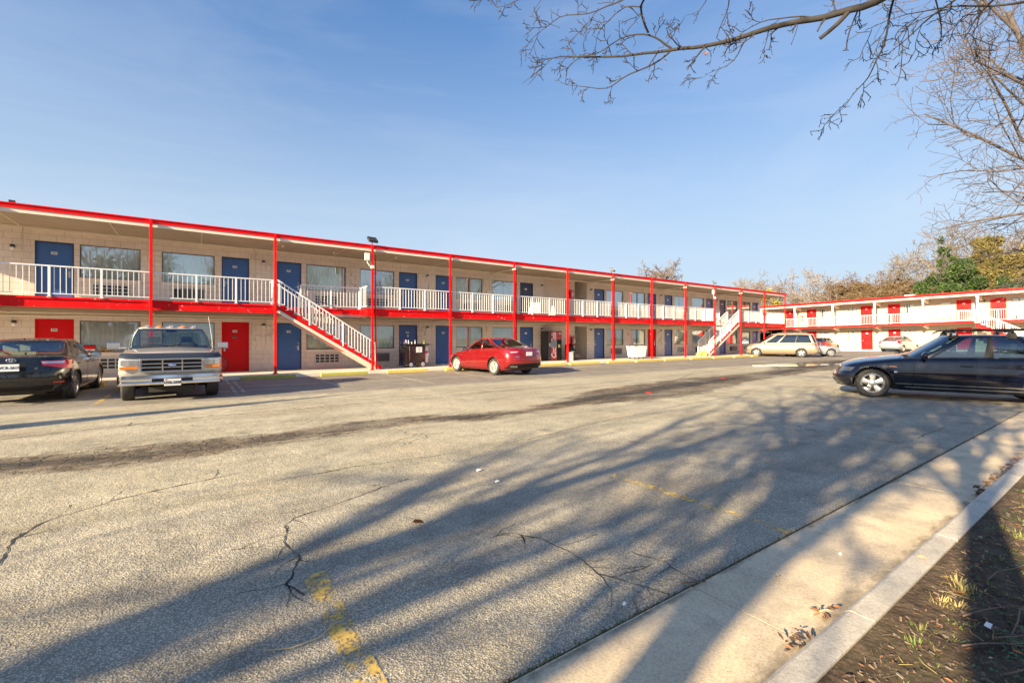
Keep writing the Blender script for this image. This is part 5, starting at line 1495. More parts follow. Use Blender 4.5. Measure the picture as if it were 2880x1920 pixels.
def sedan(L=4.8, H=1.46, W=1.82, wb=2.78, fo=.95, r=.325, hood=.88, tail=1.02, **k):
    w = W/2; s0 = L/4.8
    P = dict(L=L, axles=(fo, fo+wb), r=r, rim=.215, arch=r+.055, spokes=10,
      sill=[(0,.27),(.5,.22),(1.3,.20),(3.4*s0,.20),(L-.6,.24),(L,.30)],
      shoulder=[(0,.64),(.18,.71),(.6,hood-.10),(1.2,hood-.005),(1.7,hood+.05),(2.6,.5*(hood+tail)+.015),(L-.9,tail-.01),(L-.35,tail),(L,tail-.05)],
      crown=[(0,.01),(.25,.04),(.9,.055),(1.5,.05),(3.6,.04),(L-.4,.035),(L,.01)],
      xf=[(0,.12),(.18,.02),(.45,0),(.75,.05),(1,.22)], xr=[(0,L-.14),(.2,L-.02),(.45,L),(.75,L-.05),(1,L-.13)],
      w=[(0,w-.10),(.1,w-.05),(.35,w-.005),(.6,w),(.85,w-.03),(.95,w-.06),(1,w-.11)], wx=[(0,.97),(1.2,.995),(2.4,1),(3.6,.995),(L,.96)], cf=.75, ce=.62, nf=2.5, ne=2.7)
    P['cab'] = dict(x0=(1.30,2.12), x1=(L-.50,L-1.22), w=[(0,w-.13),(.5,w-.20),(.9,w-.29),(1,w-.36)], roof=[(1.2,H-.10),(2.1,H-.035),(2.6,H-.02),(3.3,H-.03),(L-1.1,H-.09),(L-.5,H-.16)],
      rc=[(2,.02),(3,.035),(L-1,.015)], c=(.42,.34), n=(2.6,2.8), ws=(.80,.07,.93), rs=(.80,.10,.92), win=[(.0,.40,.10,.90),(.45,.80,.10,.90),(.83,1.0,.14,.84)], seats=[(2.35,1),(3.2,1)])
    P.update(k)
    return P

def lamps_sedan(c, fz=.62, rz=.86, hl=True, tl=True, lens=None):
    w = c.w(.6)
    if hl: c.patch('headlight', 'F', [(w*.55,fz-.05),(w*.93,fz+.01),(w*.93,fz+.10),(w*.55,fz+.05)], lens or M['lens_clear'], .004, (12,4), both=True)
    if tl: c.patch('taillight', 'R', [(w*.52,rz-.06),(w*.985,rz-.10),(w*.985,rz+.08),(w*.52,rz+.05)], M['lens_red'], .006, (12,4), both=True)

# --- black sedan, rear to the camera at the left edge
pb = car_paint('black_car_paint', (.005,.006,.008), rough=.25, metal=.1, spec=.15)
P = sedan(L=4.81, H=1.47, W=1.82, wb=2.78, fo=.98, r=.33, hood=.9, tail=1.055, spokes=9, sw=(.02,.035))
P['cab'].update(seatmat=M['seat_light'], rs=(.86,.06,.93))
P['cab']['x1'] = (4.42, 3.62)
rt = empty('sedan', label='black sedan parked nose in at the left edge with licence plate VCR-2615', cat='car')
c = Car(P); c.build(rt, pb)
c.patch('taillight', 'R', [(.50,.865),(.895,.77),(.895,.965),(.46,.955)], M['lens_red'], .010, (14,5), both=True)
c.patch('taillight_reflector', 'R', [(.50,.90),(.80,.90),(.80,.945),(.47,.945)], M['lens_clear'], .015, (12,2), both=True)
c.patch('taillight', 'S', [(4.30,.86),(4.60,.80),(4.60,.955),(4.22,.965)], M['lens_red'], .008, (10,4), both=True)
c.patch('trunk_seam', 'R', [(-.62,.72),(.62,.72),(.62,.728),(-.62,.728)], M['black_plastic'], .002, (16,1))
c.patch('trunk_seam', 'R', [(.615,.72),(.625,.72),(.625,1.0),(.615,1.0)], M['black_plastic'], .002, (1,8), both=True)
c.patch('rear_bumper_lip', 'R', [(-.86,.55),(.86,.55),(.86,.60),(-.86,.60)], pb, .022, (24,3))
c.patch('rear_valance', 'R', [(-.62,.30),(.62,.30),(.66,.40),(-.66,.40)], M['black_plastic'], .012, (20,3))
c.patch('reflector', 'R', [(.66,.47),(.82,.47),(.82,.49),(.66,.49)], M['lens_red'], .008, (6,1), both=True)
c.patch('plate_recess', 'R', [(-.25,.74),(.25,.74),(.24,.93),(-.24,.93)], M['black_plastic'], .003, (8,4))
c.plate('R', .83, 'VCR-2615', off=.018)
x = c.pt('R', 0, .975).x
for rx, ry, dz in ((.072,.044,0),(.035,.026,.012),(.018,.042,0)):
    mb = MB(); mb.tube([(x+.016, rx*cos(a), .985+dz+ry*sin(a)) for a in [2*pi*i/28 for i in range(29)]], .0065, 6); mb.build('emblem', M['chrome'], rt)
text_mesh('badge_lettering', 'LE', .055, M['chrome'], rt, (c.pt('R', .40, .80).x+.006, .40, .80), (pi/2,0,pi/2))
c.seams([(1.62,1.66),(2.72,2.72),(3.62,3.70)], .30, .93); c.seams([(4.12,4.2)], .8, 1.0)
c.patch('sill_trim', 'S', [(1.4,.225),(3.4,.225),(3.4,.26),(1.4,.26)], M['chrome'], .006, (16,1), both=True)
c.handles([2.55,3.50], .86); c.mirrors(1.75, 1.0, w=.24, h=.15); lamps_sedan(c, .66, tl=False)
mb = MB(); mb.prism([(3.72,1.435),(3.86,1.43),(3.88,1.475)], -.012, .012); mb.build('antenna', pb, rt, bevel=.004)
mb = MB(); mb.tube([(4.86,-.55,.33),(4.70,-.55,.33)], .035, 10); mb.build('exhaust', M['chrome'], rt)
place(rt, (.03,1), (3.76,.90), (-2.33,15.35))

# --- dark red sedan (fastback)
pr = car_paint('metallic_red_paint', (.30,.004,.007), rough=.25, metal=.5)
P = sedan(L=4.88, H=1.49, W=1.87, wb=2.74, fo=.98, r=.335, hood=.88, tail=1.08, spokes=9, twin=True, sw=(.008,.013), rimmat=M['alloy_gold'], rim=.235)
P['cab'].update(x0=(1.25,2.2), x1=(4.55,3.35), roof=[(1.2,1.38),(2.1,1.455),(2.6,1.475),(3.1,1.46),(3.6,1.40),(4.1,1.27),(4.5,1.15)], rs=(.80,.14,.94), win=[(.0,.42,.10,.88),(.45,.84,.10,.88),(.87,1.0,.12,.62)], seatmat=M['interior'], rdark=True)
P['cab']['w'] = [(0,.81),(.5,.74),(.9,.63),(1,.56)]
rt = empty('sedan', label='shiny dark red fastback sedan parked nose in between the columns', cat='car')
c = Car(P); c.build(rt, pr, M['carglass_dark'], M['carglass_dark'])
c.patch('taillight', 'R', [(.50,.915),(.91,.86),(.91,.99),(.44,.965)], M['lens_red'], .008, (14,4), both=True)
c.patch('taillight_reflector', 'R', [(.52,.92),(.76,.905),(.76,.945),(.5,.95)], M['lens_clear'], .012, (10,2), both=True)
c.patch('rear_diffuser', 'R', [(-.86,.30),(.86,.30),(.80,.48),(-.80,.48)], M['black_plastic'], .012, (24,4))
c.patch('exhaust_tip', 'R', [(.52,.36),(.78,.37),(.76,.42),(.54,.41)], M['chrome'], .03, (6,2), both=True)
c.patch('brake_light_strip', 'R', [(-.22,1.02),(.22,1.02),(.20,1.035),(-.20,1.035)], M['chrome'], .008, (8,1))
c.patch('badge', 'R', [(-.62,.74),(-.45,.74),(-.45,.765),(-.62,.765)], M['chrome'], .006, (4,1))
c.patch('badge', 'R', [(.42,.74),(.55,.74),(.55,.76),(.42,.76)], M['chrome'], .006, (4,1))
c.patch('trunk_seam', 'R', [(-.6,.70),(.6,.70),(.6,.706),(-.6,.706)], M['black_plastic'], .002, (16,1))
c.plate('R', .86, '', off=.012, ink=M['navy_ink'])
c.seams([(1.55,1.60),(2.66,2.64),(3.60,3.72)], .30, .92)
c.patch('sill_shadow_line', 'S', [(1.4,.235),(3.4,.235),(3.4,.255),(1.4,.255)], M['black_plastic'], .004, (16,1), both=True)
c.handles([2.5,3.5], .90); c.mirrors(1.72, 1.0, mat=M['black_plastic'], w=.22, h=.14); lamps_sedan(c, .66, tl=False)
place(rt, (-.075,1), (3.72,.92), (9.74,15.22)) if False else place(rt, (-.075,1), (3.72,-.92), (9.74,15.22))

# --- dark blue-black sedan with roof rack at the right
pd = car_paint('midnight_blue_paint', (.0012,.0022,.009), rough=.2, metal=.0, spec=.1)
P = sedan(L=4.47, H=1.415, W=1.74, wb=2.73, fo=.74, r=.318, hood=.90, tail=1.0, spokes=5, sw=(.030,.064), rim=.226, dish=.035)
P['shoulder'] = [(0,.60),(.12,.665),(.4,.755),(.9,.84),(1.4,.895),(2.2,.915),(3.3,.935),(4.1,.95),(4.47,.92)]
P['crown'] = [(0,.01),(.15,.035),(.6,.07),(1.3,.065),(3.3,.04),(4.2,.03),(4.47,.01)]
P['xf'] = [(0,.10),(.2,.01),(.45,0),(.7,.07),(1,.16)]
P.update(cf=.62, nf=2.6, lip=.016, arch=.368)
P['cab'] = dict(x0=(1.27,1.98), x1=(3.95,3.28), w=[(0,.755),(.5,.70),(.9,.60),(1,.53)], roof=[(1.2,1.30),(1.95,1.375),(2.4,1.395),(3.0,1.385),(3.4,1.34),(3.9,1.28)], rc=[(2,.02),(2.6,.03),(3.4,.02)],
   c=(.40,.32), n=(2.7,2.9), ws=(.80,.07,.93), rs=(.80,.10,.92), win=[(.02,.44,.08,.89),(.52,.93,.08,.89)], seats=[(2.05,1),(2.95,1)], black=[(.44,.52)])
rt = empty('sedan', label='dark blue sedan with black roof rack in dappled tree shade at the right', cat='car')
c = Car(P); c.build(rt, pd, M['carglass_teal'])
c.patch('headlight', 'F', [(.40,.56),(.79,.575),(.79,.67),(.40,.655)], M['lens_dark'], .004, (14,4), both=True)
c.patch('headlight', 'S', [(.20,.565),(.40,.60),(.44,.66),(.17,.655)], M['lens_dark'], .006, (8,4), both=True)
c.patch('turn_signal', 'S', [(.28,.585),(.42,.605),(.50,.665),(.26,.66)], M['lens_amber'], .010, (8,3), both=True)
c.patch('grille', 'F', [(.05,.52),(.30,.52),(.30,.65),(.05,.65)], M['black_plastic'], .004, (6,3), both=True)
c.patch('lower_grille', 'F', [(-.4,.26),(.4,.26),(.4,.38),(-.4,.38)], M['black_plastic'], .006, (12,3))
c.patch('bumper_trim', 'F', [(-.86,.44),(.86,.44),(.86,.47),(-.86,.47)], M['black_plastic'], .010, (24,2))
c.patch('bumper_splitter', 'F', [(-.86,.235),(.86,.235),(.86,.27),(-.86,.27)], M['black_plastic'], .03, (24,2))
c.patch('bumper_trim', 'S', [(.12,.44),(.34,.44),(.34,.47),(.12,.47)], M['lens_amber'], .006, (6,2), both=True)
c.patch('side_marker', 'S', [(1.03,.70),(1.15,.695),(1.17,.715),(1.05,.72)], M['lens_amber'], .008, (4,2), both=True)
for a, b in ((1.14,1.43),(1.44,2.42),(2.43,3.32)):
    c.patch('rub_strip', 'S', [(a,.475),(b,.475),(b,.505),(a,.505)], pd, .012, (14,2), both=True)
    c.patch('side_highlight_trim', 'S', [(a,.335),(b,.335),(b,.345),(a,.345)], M['steel'], .006, (14,1), both=True)
c.patch('sill_trim', 'S', [(1.2,.20),(3.3,.20),(3.3,.265),(1.2,.265)], pd, .018, (18,3), both=True)
c.patch('sill_trim', 'S', [(1.3,.268),(3.2,.268),(3.2,.275),(1.3,.275)], M['steel'], .016, (18,1), both=True)
c.seams([(1.42,1.46),(2.44,2.42),(3.22,3.42)], .25, .88); c.handles([2.27,3.15], .755, M['dark'])
c.patch('shoulder_crease', 'S', [(1.1,.735),(3.6,.765),(3.6,.775),(1.1,.745)], pd, .006, (24,1), both=True)
c.mirrors(1.60, .945, w=.25, h=.16, out=.16)
mb = MB(); q = c.pt('S', 1.13, .60)
for sy in (1,-1):
    mb = MB(); mb.lathe([(0,.018),(.028,.016),(.034,0)], (1.14, 0, .59), 'y', 16); 
    mb.v = [(a, sy*(q.y+b), d) for a, b, d in mb.v]; mb.build('wheel_arch_badge', M['chrome'], rt)
c.patch('taillight', 'R', [(.5,.72),(.865,.70),(.865,.86),(.5,.86)], M['lens_red'], .008, (12,4), both=True)
mb = MB(); mb.tube([(.85+i*.04,.1+i*.14,.955+.01) for i in range(2)], .006, 4)
# wipers
mb = MB(); mb.tube([(1.22,-.45,.985),(1.30,-.1,1.01),(1.40,.25,1.03)], .010, 6); mb.tube([(1.22,.15,.985),(1.32,.4,1.0),(1.42,.6,.99)], .010, 6); mb.build('wiper', M['black_plastic'], rt)
# roof rack: two crossbars and two rail bars
rk = MB()
for x in (2.12, 2.98):
    rk.tube([(x,-.66,1.475),(x,.66,1.475)], .017, 8)
    for sy in (1,-1): rk.prism([(x-.09,1.36),(x+.09,1.36),(x+.05,1.46),(x-.03,1.48)], sy*.50, sy*.58); rk.prism([(x-.06,1.33),(x+.06,1.33),(x+.04,1.40),(x-.04,1.40)], sy*.58, sy*.63)
ro = rk.build('roof_rack', M['black_plastic'], rt)
for sy in (1,-1):
    mb = MB(); mb.tube([(1.92,sy*.56,1.44),(2.02,sy*.56,1.50),(2.12,sy*.56,1.515),(3.7,sy*.56,1.515)], [.014,.02,.022,.022], 8); mb.build('ski_bar', M['black_plastic'], ro)
    mb = MB(); mb.box(2.09,2.15,sy*.60-.01,sy*.60+.01,1.40,1.45); mb.build('rack_lock', M['steel'], ro)
h = (-.339, .941)
place(rt, h, (.74,-.87), (13.88,4.13), 1.10)

# --- champagne minivan
pv = car_paint('champagne_paint', (.36,.275,.175), rough=.35, metal=.5)
L = 5.09
P = dict(L=L, axles=(.92,.92+3.03), r=.335, rim=.205, arch=.385, spokes=5, sw=(.03,.045), rimmat=M['alloy'],
   sill=[(0,.30),(.5,.25),(1.4,.23),(4,.23),(L,.32)], shoulder=[(0,.66),(.15,.80),(.5,.96),(1.0,1.04),(1.4,1.06),(2.5,1.06),(4.2,1.08),(4.8,1.08),(L,1.05)], crown=[(0,.02),(.4,.06),(1.1,.06),(4.8,.02),(L,.01)],
   xf=[(0,.10),(.25,0),(.5,.02),(.8,.10),(1,.25)], xr=[(0,L-.06),(.3,L),(.5,L-.02),(1,L-.12)], w=[(0,.86),(.15,.96),(.45,1.0),(.75,.99),(1,.90)], wx=[(0,.97),(1.4,1),(4.2,1),(L,.96)], cf=.8, ce=.38, nf=2.4, ne=3.4)
P['cab'] = dict(x0=(.82,1.90), x1=(4.98,4.70), w=[(0,.885),(.5,.82),(.92,.71),(1,.64)], roof=[(1,1.64),(1.9,1.76),(2.6,1.81),(3.6,1.82),(4.5,1.79),(4.9,1.72)], rc=[(2,.02),(3,.03),(4.6,.02)],
   c=(.5,.30), n=(2.5,3.2), ws=(.82,.05,.93), rs=(.86,.08,.90), win=[(.04,.28,.06,.90),(.315,.66,.06,.90),(.665,.985,.06,.90)], seats=[(2.4,1)], rdark=True)
rt = empty('minivan', label='champagne gold minivan parked at the far end of the lot', cat='minivan')
c = Car(P); c.build(rt, pv, M['carglass'], M['carglass_dark'])
c.patch('headlight', 'F', [(.50,.60),(.93,.64),(.93,.78),(.50,.73)], M['lens_clear'], .005, (14,4), both=True)
c.patch('turn_signal', 'S', [(.22,.62),(.42,.66),(.44,.72),(.22,.72)], M['lens_amber'], .008, (6,3), both=True)
c.patch('grille', 'F', [(-.42,.60),(.42,.60),(.42,.70),(-.42,.70)], M['chrome'], .006, (14,3))
c.patch('taillight', 'R', [(.72,.84),(.955,.86),(.955,1.02),(.74,1.03)], M['lens_red'], .006, (8,4), both=True)
c.patch('taillight', 'S', [(4.70,.86),(4.97,.80),(4.97,1.02),(4.62,1.02)], M['lens_red'], .008, (8,4), both=True)
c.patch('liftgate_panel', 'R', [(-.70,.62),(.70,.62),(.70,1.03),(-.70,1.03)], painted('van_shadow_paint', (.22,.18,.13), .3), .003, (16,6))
c.patch('rear_bumper', 'R', [(-.95,.36),(.95,.36),(.95,.56),(-.95,.56)], pv, .05, (24,5), .05)
c.plate('R', .80, '', off=.012)
c.patch('body_molding', 'S', [(1.35,.50),(3.52,.50),(3.52,.56),(1.35,.56)], pv, .012, (20,2), both=True)
c.patch('molding_line', 'S', [(1.35,.565),(3.52,.565),(3.52,.575),(1.35,.575)], M['frame'], .006, (20,1), both=True)
c.seams([(1.45,1.42),(2.42,2.40),(3.70,3.66)], .30, 1.0); c.handles([2.25,2.58], .93)
c.patch('slide_rail', 'S', [(3.6,.88),(4.6,.88),(4.6,.89),(3.6,.89)], M['frame'], .003, (10,1), both=True)
c.mirrors(1.42, 1.12, w=.24, h=.17)
mb = MB()
for sy in (1,-1): mb.tube([(2.3,sy*.60,1.83),(2.4,sy*.60,1.87),(4.2,sy*.60,1.87),(4.3,sy*.60,1.83)], .015, 6)
mb.build('roof_rack', M['frame'], rt)
place(rt, (-1.1,2.80), (3.95,-1.0), (37.85,15.70))

# --- silver compact, front end showing behind the minivan
ps = car_paint('silver_blue_paint', (.42,.44,.47), rough=.35, metal=.6)
P = sedan(L=4.5, H=1.38, W=1.7, wb=2.62, fo=.85, r=.30, hood=.85, tail=.98, spokes=7)
rt = empty('sedan', label='silver compact sedan whose nose shows behind the minivan tail', cat='car')
c = Car(P); c.build(rt, ps, M['carglass'], M['carglass'])
c.patch('headlight', 'F', [(.42,.57),(.79,.60),(.79,.69),(.42,.66)], M['lens_clear'], .005, (12,4), both=True)
c.patch('grille', 'F', [(-.36,.56),(.36,.56),(.36,.64),(-.36,.64)], M['black_plastic'], .005, (12,3))
c.patch('lower_grille', 'F', [(-.45,.30),(.45,.30),(.45,.38),(-.45,.38)], M['black_plastic'], .005, (12,3))
c.seams([(1.45,1.48),(2.5,2.48)], .28, .85); c.mirrors(1.6, .97, w=.18, h=.12); c.plate('F', .46, '', w=.3, off=.02)
place(rt, (.62,-.78), (.85,-.84), (42.3,15.9), 1.0, .0)
silver = rt

# --- dark sedan by the far wing; bronze reflection painted into its colour
pk = car_paint('bronze_reflection_paint', (.06,.03,.02), rough=.22, metal=.4)
P = sedan(L=4.7, H=1.44, W=1.8, wb=2.7, fo=.95, r=.325, hood=.88, tail=1.0, spokes=7)
rt = empty('sedan', label='dark glossy sedan with bronze reflections parked by the cream wing', cat='car')
c = Car(P); c.build(rt, pk, M['carglass'], M['carglass_dark'])
lamps_sedan(c, .64, .86); c.seams([(1.55,1.58),(2.6,2.6),(3.5,3.6)], .3, .9); c.mirrors(1.7, 1.0); c.handles([2.45,3.4], .84); c.plate('R', .78, '')
place(rt, (1,.03), (2.4,0), (53.9,20.3), 1.0, .07)

# --- pale blue hatchback by the far wing
pp_ = car_paint('pale_blue_paint', (.36,.45,.52), rough=.3, metal=.5)
P = sedan(L=4.45, H=1.49, W=1.74, wb=2.7, fo=.90, r=.31, hood=.90, tail=1.08, spokes=7, rimmat=M['alloy_gold'])
P['cab'].update(x0=(.95,2.0), x1=(4.33,3.3), roof=[(1,1.35),(1.9,1.45),(2.4,1.475),(3.0,1.45),(3.6,1.36),(4.1,1.28),(4.3,1.24)], win=[(.02,.42,.1,.88),(.46,.84,.1,.88),(.86,1,.12,.6)], rs=(.84,.2,.92), rdark=True)
P['ne'] = 3.4; P['ce'] = .4
rt = empty('hatchback', label='pale blue hatchback parked nose in before the cream wing', cat='car')
c = Car(P); c.build(rt, pp_, M['carglass'], M['carglass_dark'])
c.patch('taillight', 'R', [(.62,.78),(.85,.80),(.85,1.05),(.66,1.06)], M['lens_red'], .008, (8,5), both=True)
c.patch('lower_window', 'R', [(-.58,1.0),(.58,1.0),(.56,1.06),(-.56,1.06)], M['lens_dark'], .008, (12,2))
c.patch('rear_bumper', 'R', [(-.83,.36),(.83,.36),(.83,.56),(-.83,.56)], pp_, .035, (20,4), .03)
c.seams([(1.55,1.58),(2.6,2.6),(3.5,3.6)], .3, .9); c.mirrors(1.7, 1.02, mat=M['dark']); c.handles([2.45,3.4], .84); c.plate('R', .86, ''); lamps_sedan(c, .62, tl=False)
place(rt, (1,-.12), (4.45,0), (53.2,14.65), 1.0, .17)

# --- pickup truck
pw = car_paint('silver_beige_paint', (.58,.54,.48), rough=.32, metal=.45)
L = 5.4
P = dict(L=L, axles=(.86,.86+3.35), r=.375, rim=.20, arch=.45, spokes=8, sw=(.03,.04), tw=.25, inset=.02, nside=44,
   sill=[(0,.60),(.4,.56),(1.4,.45),(4.6,.45),(L,.50)], shoulder=[(0,1.07),(.15,1.10),(.6,1.14),(1.4,1.19),(2.9,1.22),(3.0,1.20),(L,1.20)], crown=[(0,.01),(.15,.05),(.8,.07),(1.5,.06),(2.9,.02),(L,.0)],
   xf=[(0,.02),(.3,.0),(.7,.03),(.92,.08),(1,.16)], xr=[(0,L),(1,L)], w=[(0,.93),(.2,.975),(.6,.98),(.9,.96),(1,.90)], wx=[(0,.99),(1.4,1),(L,1)], cf=.22, ce=.10, nf=3.2, ne=5, lip=.022)
P['cab'] = dict(x0=(1.27,1.90), x1=(3.0,2.86), w=[(0,.86),(.5,.80),(.9,.71),(1,.62)], roof=[(1.3,1.70),(1.8,1.755),(2.3,1.78),(3.0,1.75)], rc=[(1.8,.015),(2.4,.025),(3,.02)], c=(.22,.12), n=(3.2,4.5),
   ws=(.88,.05,.93), rs=(.86,.12,.88), win=[(.04,.90,.06,.89)], seats=[(2.28,1)])
rt = empty('pickup_truck', label='silver beige pickup truck facing the camera with chrome grille and plate UTK-5598', cat='pickup truck')
c = Car(P); body = c.build(rt, pw, M['carglass'])
# dark bug shield on the hood lip
c.patch('hood_shield', 'F', [(-.955,1.005),(.955,1.005),(.93,1.125),(-.93,1.125)], painted('shield_blue_black', (.018,.024,.035), .3), .03, (26,6), .03)
c.patch('front_panel', 'F', [(-.965,.63),(.965,.63),(.965,.70),(-.965,.70)], pw, .012, (26,3))
# grille
gx = c.pt('F', 0, .85).x-.02
mb = MB(); mb.box(gx, gx+.03, -.56, .56, .715, .985); g = mb.build('grille', M['black_plastic'], rt)
mb = MB()
mb.box(gx-.04, gx, -.60, .60, .975, 1.01); mb.box(gx-.04, gx, -.60, .60, .695, .725)
for sy in (1,-1):
    mb.box(gx-.04, gx, sy*.57, sy*.60, .725, .975)
    mb.box(gx-.035, gx, sy*.185-.013, sy*.185+.013, .725, .975)
for z in (.805, .89): mb.box(gx-.032, gx, -.57, .57, z-.010, z+.010)
mb.build('grille_frame', M['chrome'], g, bevel=.006)
mb = MB(); mb.lathe([(0,-.014),(.07,-.010),(.078,0)], (0,0,0), 'x', 28); e = mb.build('emblem', painted('emblem_blue', (.03,.06,.28), .3), g, loc=(gx-.038,0,.85)); e.scale = (1,1,.48)
text_mesh('emblem_script', 'Ford', .05, M['plate'], g, (gx-.054,0,.85), (pi/2,0,-pi/2), shear=.3)
for sy in (1,-1):
    mb = MB(); mb.box(gx-.012, gx+.06, sy*.63, sy*.94, .84, .985); hl = mb.build('headlight', M['lens_clear'], rt, bevel=.015)
    mb = MB(); mb.box(gx-.016, gx-.012, sy*.66, sy*.80, .86, .965)
    for k in range(5): mb.box(gx-.02, gx-.016, sy*(.66+k*.03), sy*(.663+k*.03), .86, .965)
    mb.build('headlight_ribs', M['lens_clear'], hl)
    mb = MB(); mb.box(gx-.010, gx+.06, sy*.63, sy*.95, .765, .835); mb.build('turn_signal', M['lens_amber'], rt, bevel=.012)
    mb = MB(); mb.box(gx+.0, gx+.05, sy*.62, sy*.63, .75, 1.0); mb.box(gx-.006, gx+.05, sy*.62, sy*.955, .748, .762); mb.build('lamp_bezel', M['chrome'], rt)
# chrome bumper, bowed
def bumper_ring(zs_, xo):
    pts = []
    for i in range(25):
        y = -.99+1.98*i/24; q = abs(y)/.99
        pts.append((gx-.17+xo+.05*q*q+.09*max(0,(q-.90)/.10)**2, y))
    return pts
mb = MB(); prof = [(.635,.05),(.63,.0),(.56,-.012),(.535,.012),(.50,.015),(.46,.0),(.42,.02),(.40,.07)]
vs = []; 
for z, xo in prof: vs += [(x, y, z) for x, y in bumper_ring(z, xo)]
n = 25; mb.add(vs, [(j*n+i, j*n+i+1, (j+1)*n+i+1, (j+1)*n+i) for j in range(len(prof)-1) for i in range(n-1)], 0, True)
bp = mb.build('front_bumper', M['chrome'], rt, sharp=40, fix=False); so = bp.modifiers.new('s','SOLIDIFY'); so.thickness = .012; so.offset = -1
mb = MB(); bx_ = gx-.175
for a, b in ((-.38,-.16),(.16,.38),(-.13,.13)): mb.box(bx_-.004, bx_+.03, a, b, .485, .545)
mb.build('bumper_opening', M['black_plastic'], bp)
mb = MB(); mb.box(gx-.10, gx+.3, -.9, .9, .45, .60); mb.build('bumper_bracket', M['dark'], rt)
x = bx_-.03; mb = MB(); mb.box(x, x+.008, -.155, .155, .385, .54); pl = mb.build('licence_plate', M['plate'], rt, bevel=.003)
text_mesh('plate_number', 'UTK-5598', .088, M['black_ink'], pl, (x-.003,0,.455), (pi/2,0,-pi/2), bold=.003, sx=.85)
mb = MB(); mb.box(x-.003, x-.001, .11, .15, .505, .535); mb.build('plate_sticker', M['lens_amber'], pl)
# cab lights
for i, y in enumerate((-.50,-.25,0,.25,.50)):
    mb = MB(); mb.prism([(1.86,1.77),(2.02,1.775),(2.00,1.80),(1.93,1.812),(1.88,1.80)], y-.045, y+.045); mb.build('cab_light', M['lens_amber'] if i % 2 else M['lens_clear'], rt, bevel=.008)
for sy in (1,-1):
    mb = MB(); mb.bar((1.68, sy*.88, 1.23), (1.66, sy*1.04, 1.24), .04, .03); mb.box(1.62, 1.74, sy*1.02, sy*1.27, 1.20, 1.36); mr = mb.build('side_mirror', M['chrome'], rt, bevel=.03)
    mb = MB(); mb.box(1.741, 1.745, sy*1.04, sy*1.25, 1.22, 1.34); mb.build('mirror_glass', M['lens_dark'], mr)
mb = MB(); mb.tube([(1.3,.88,1.18),(1.32,.87,1.45),(1.46,.80,2.05)][:3], [.006,.004,.003], 6); mb.v = [(a, -b, d) for a, b, d in mb.v]; an = mb.build('antenna', M['white'], rt)
mb = MB(); mb.tube([(1.30,-.55,1.265),(1.36,-.1,1.30),(1.42,.1,1.30)], .009, 5); mb.tube([(1.30,.05,1.27),(1.36,.4,1.30),(1.42,.62,1.28)], .009, 5); mb.build('wiper', M['black_plastic'], rt)
c.seams([(1.55,1.6),(2.86,2.86)], .52, 1.15); c.handles([2.7], .98, M['chrome'])
mb = MB(); mb.box(3.06, L-.06, -.78, .78, 1.205, 1.23); mb.build('bed_liner', M['black_plastic'], rt)
mb = MB(); mb.prism([(1.52,1.24),(1.60,1.24),(1.56,1.36)], .10, .13); mb.prism([(1.55,1.24),(1.62,1.24),(1.60,1.32)], .04, .07); mb.build('dashboard_papers', M['plate'], rt)
# drop: frame rails, axle
mb = MB(); mb.box(.1, L-.3, -.42, -.34, .42, .56); mb.box(.1, L-.3, .34, .42, .42, .56); mb.box(.35,.5,-.7,.7,.40,.5); mb.lathe([(0,-.14),(.12,-.1),(.12,.1),(0,.14)], (.86+3.35,0,.375), 'y', 16); mb.build('frame_rail', M['interior'], rt)
place(rt, (.045,-1), (.86,0), (-.43,14.15))
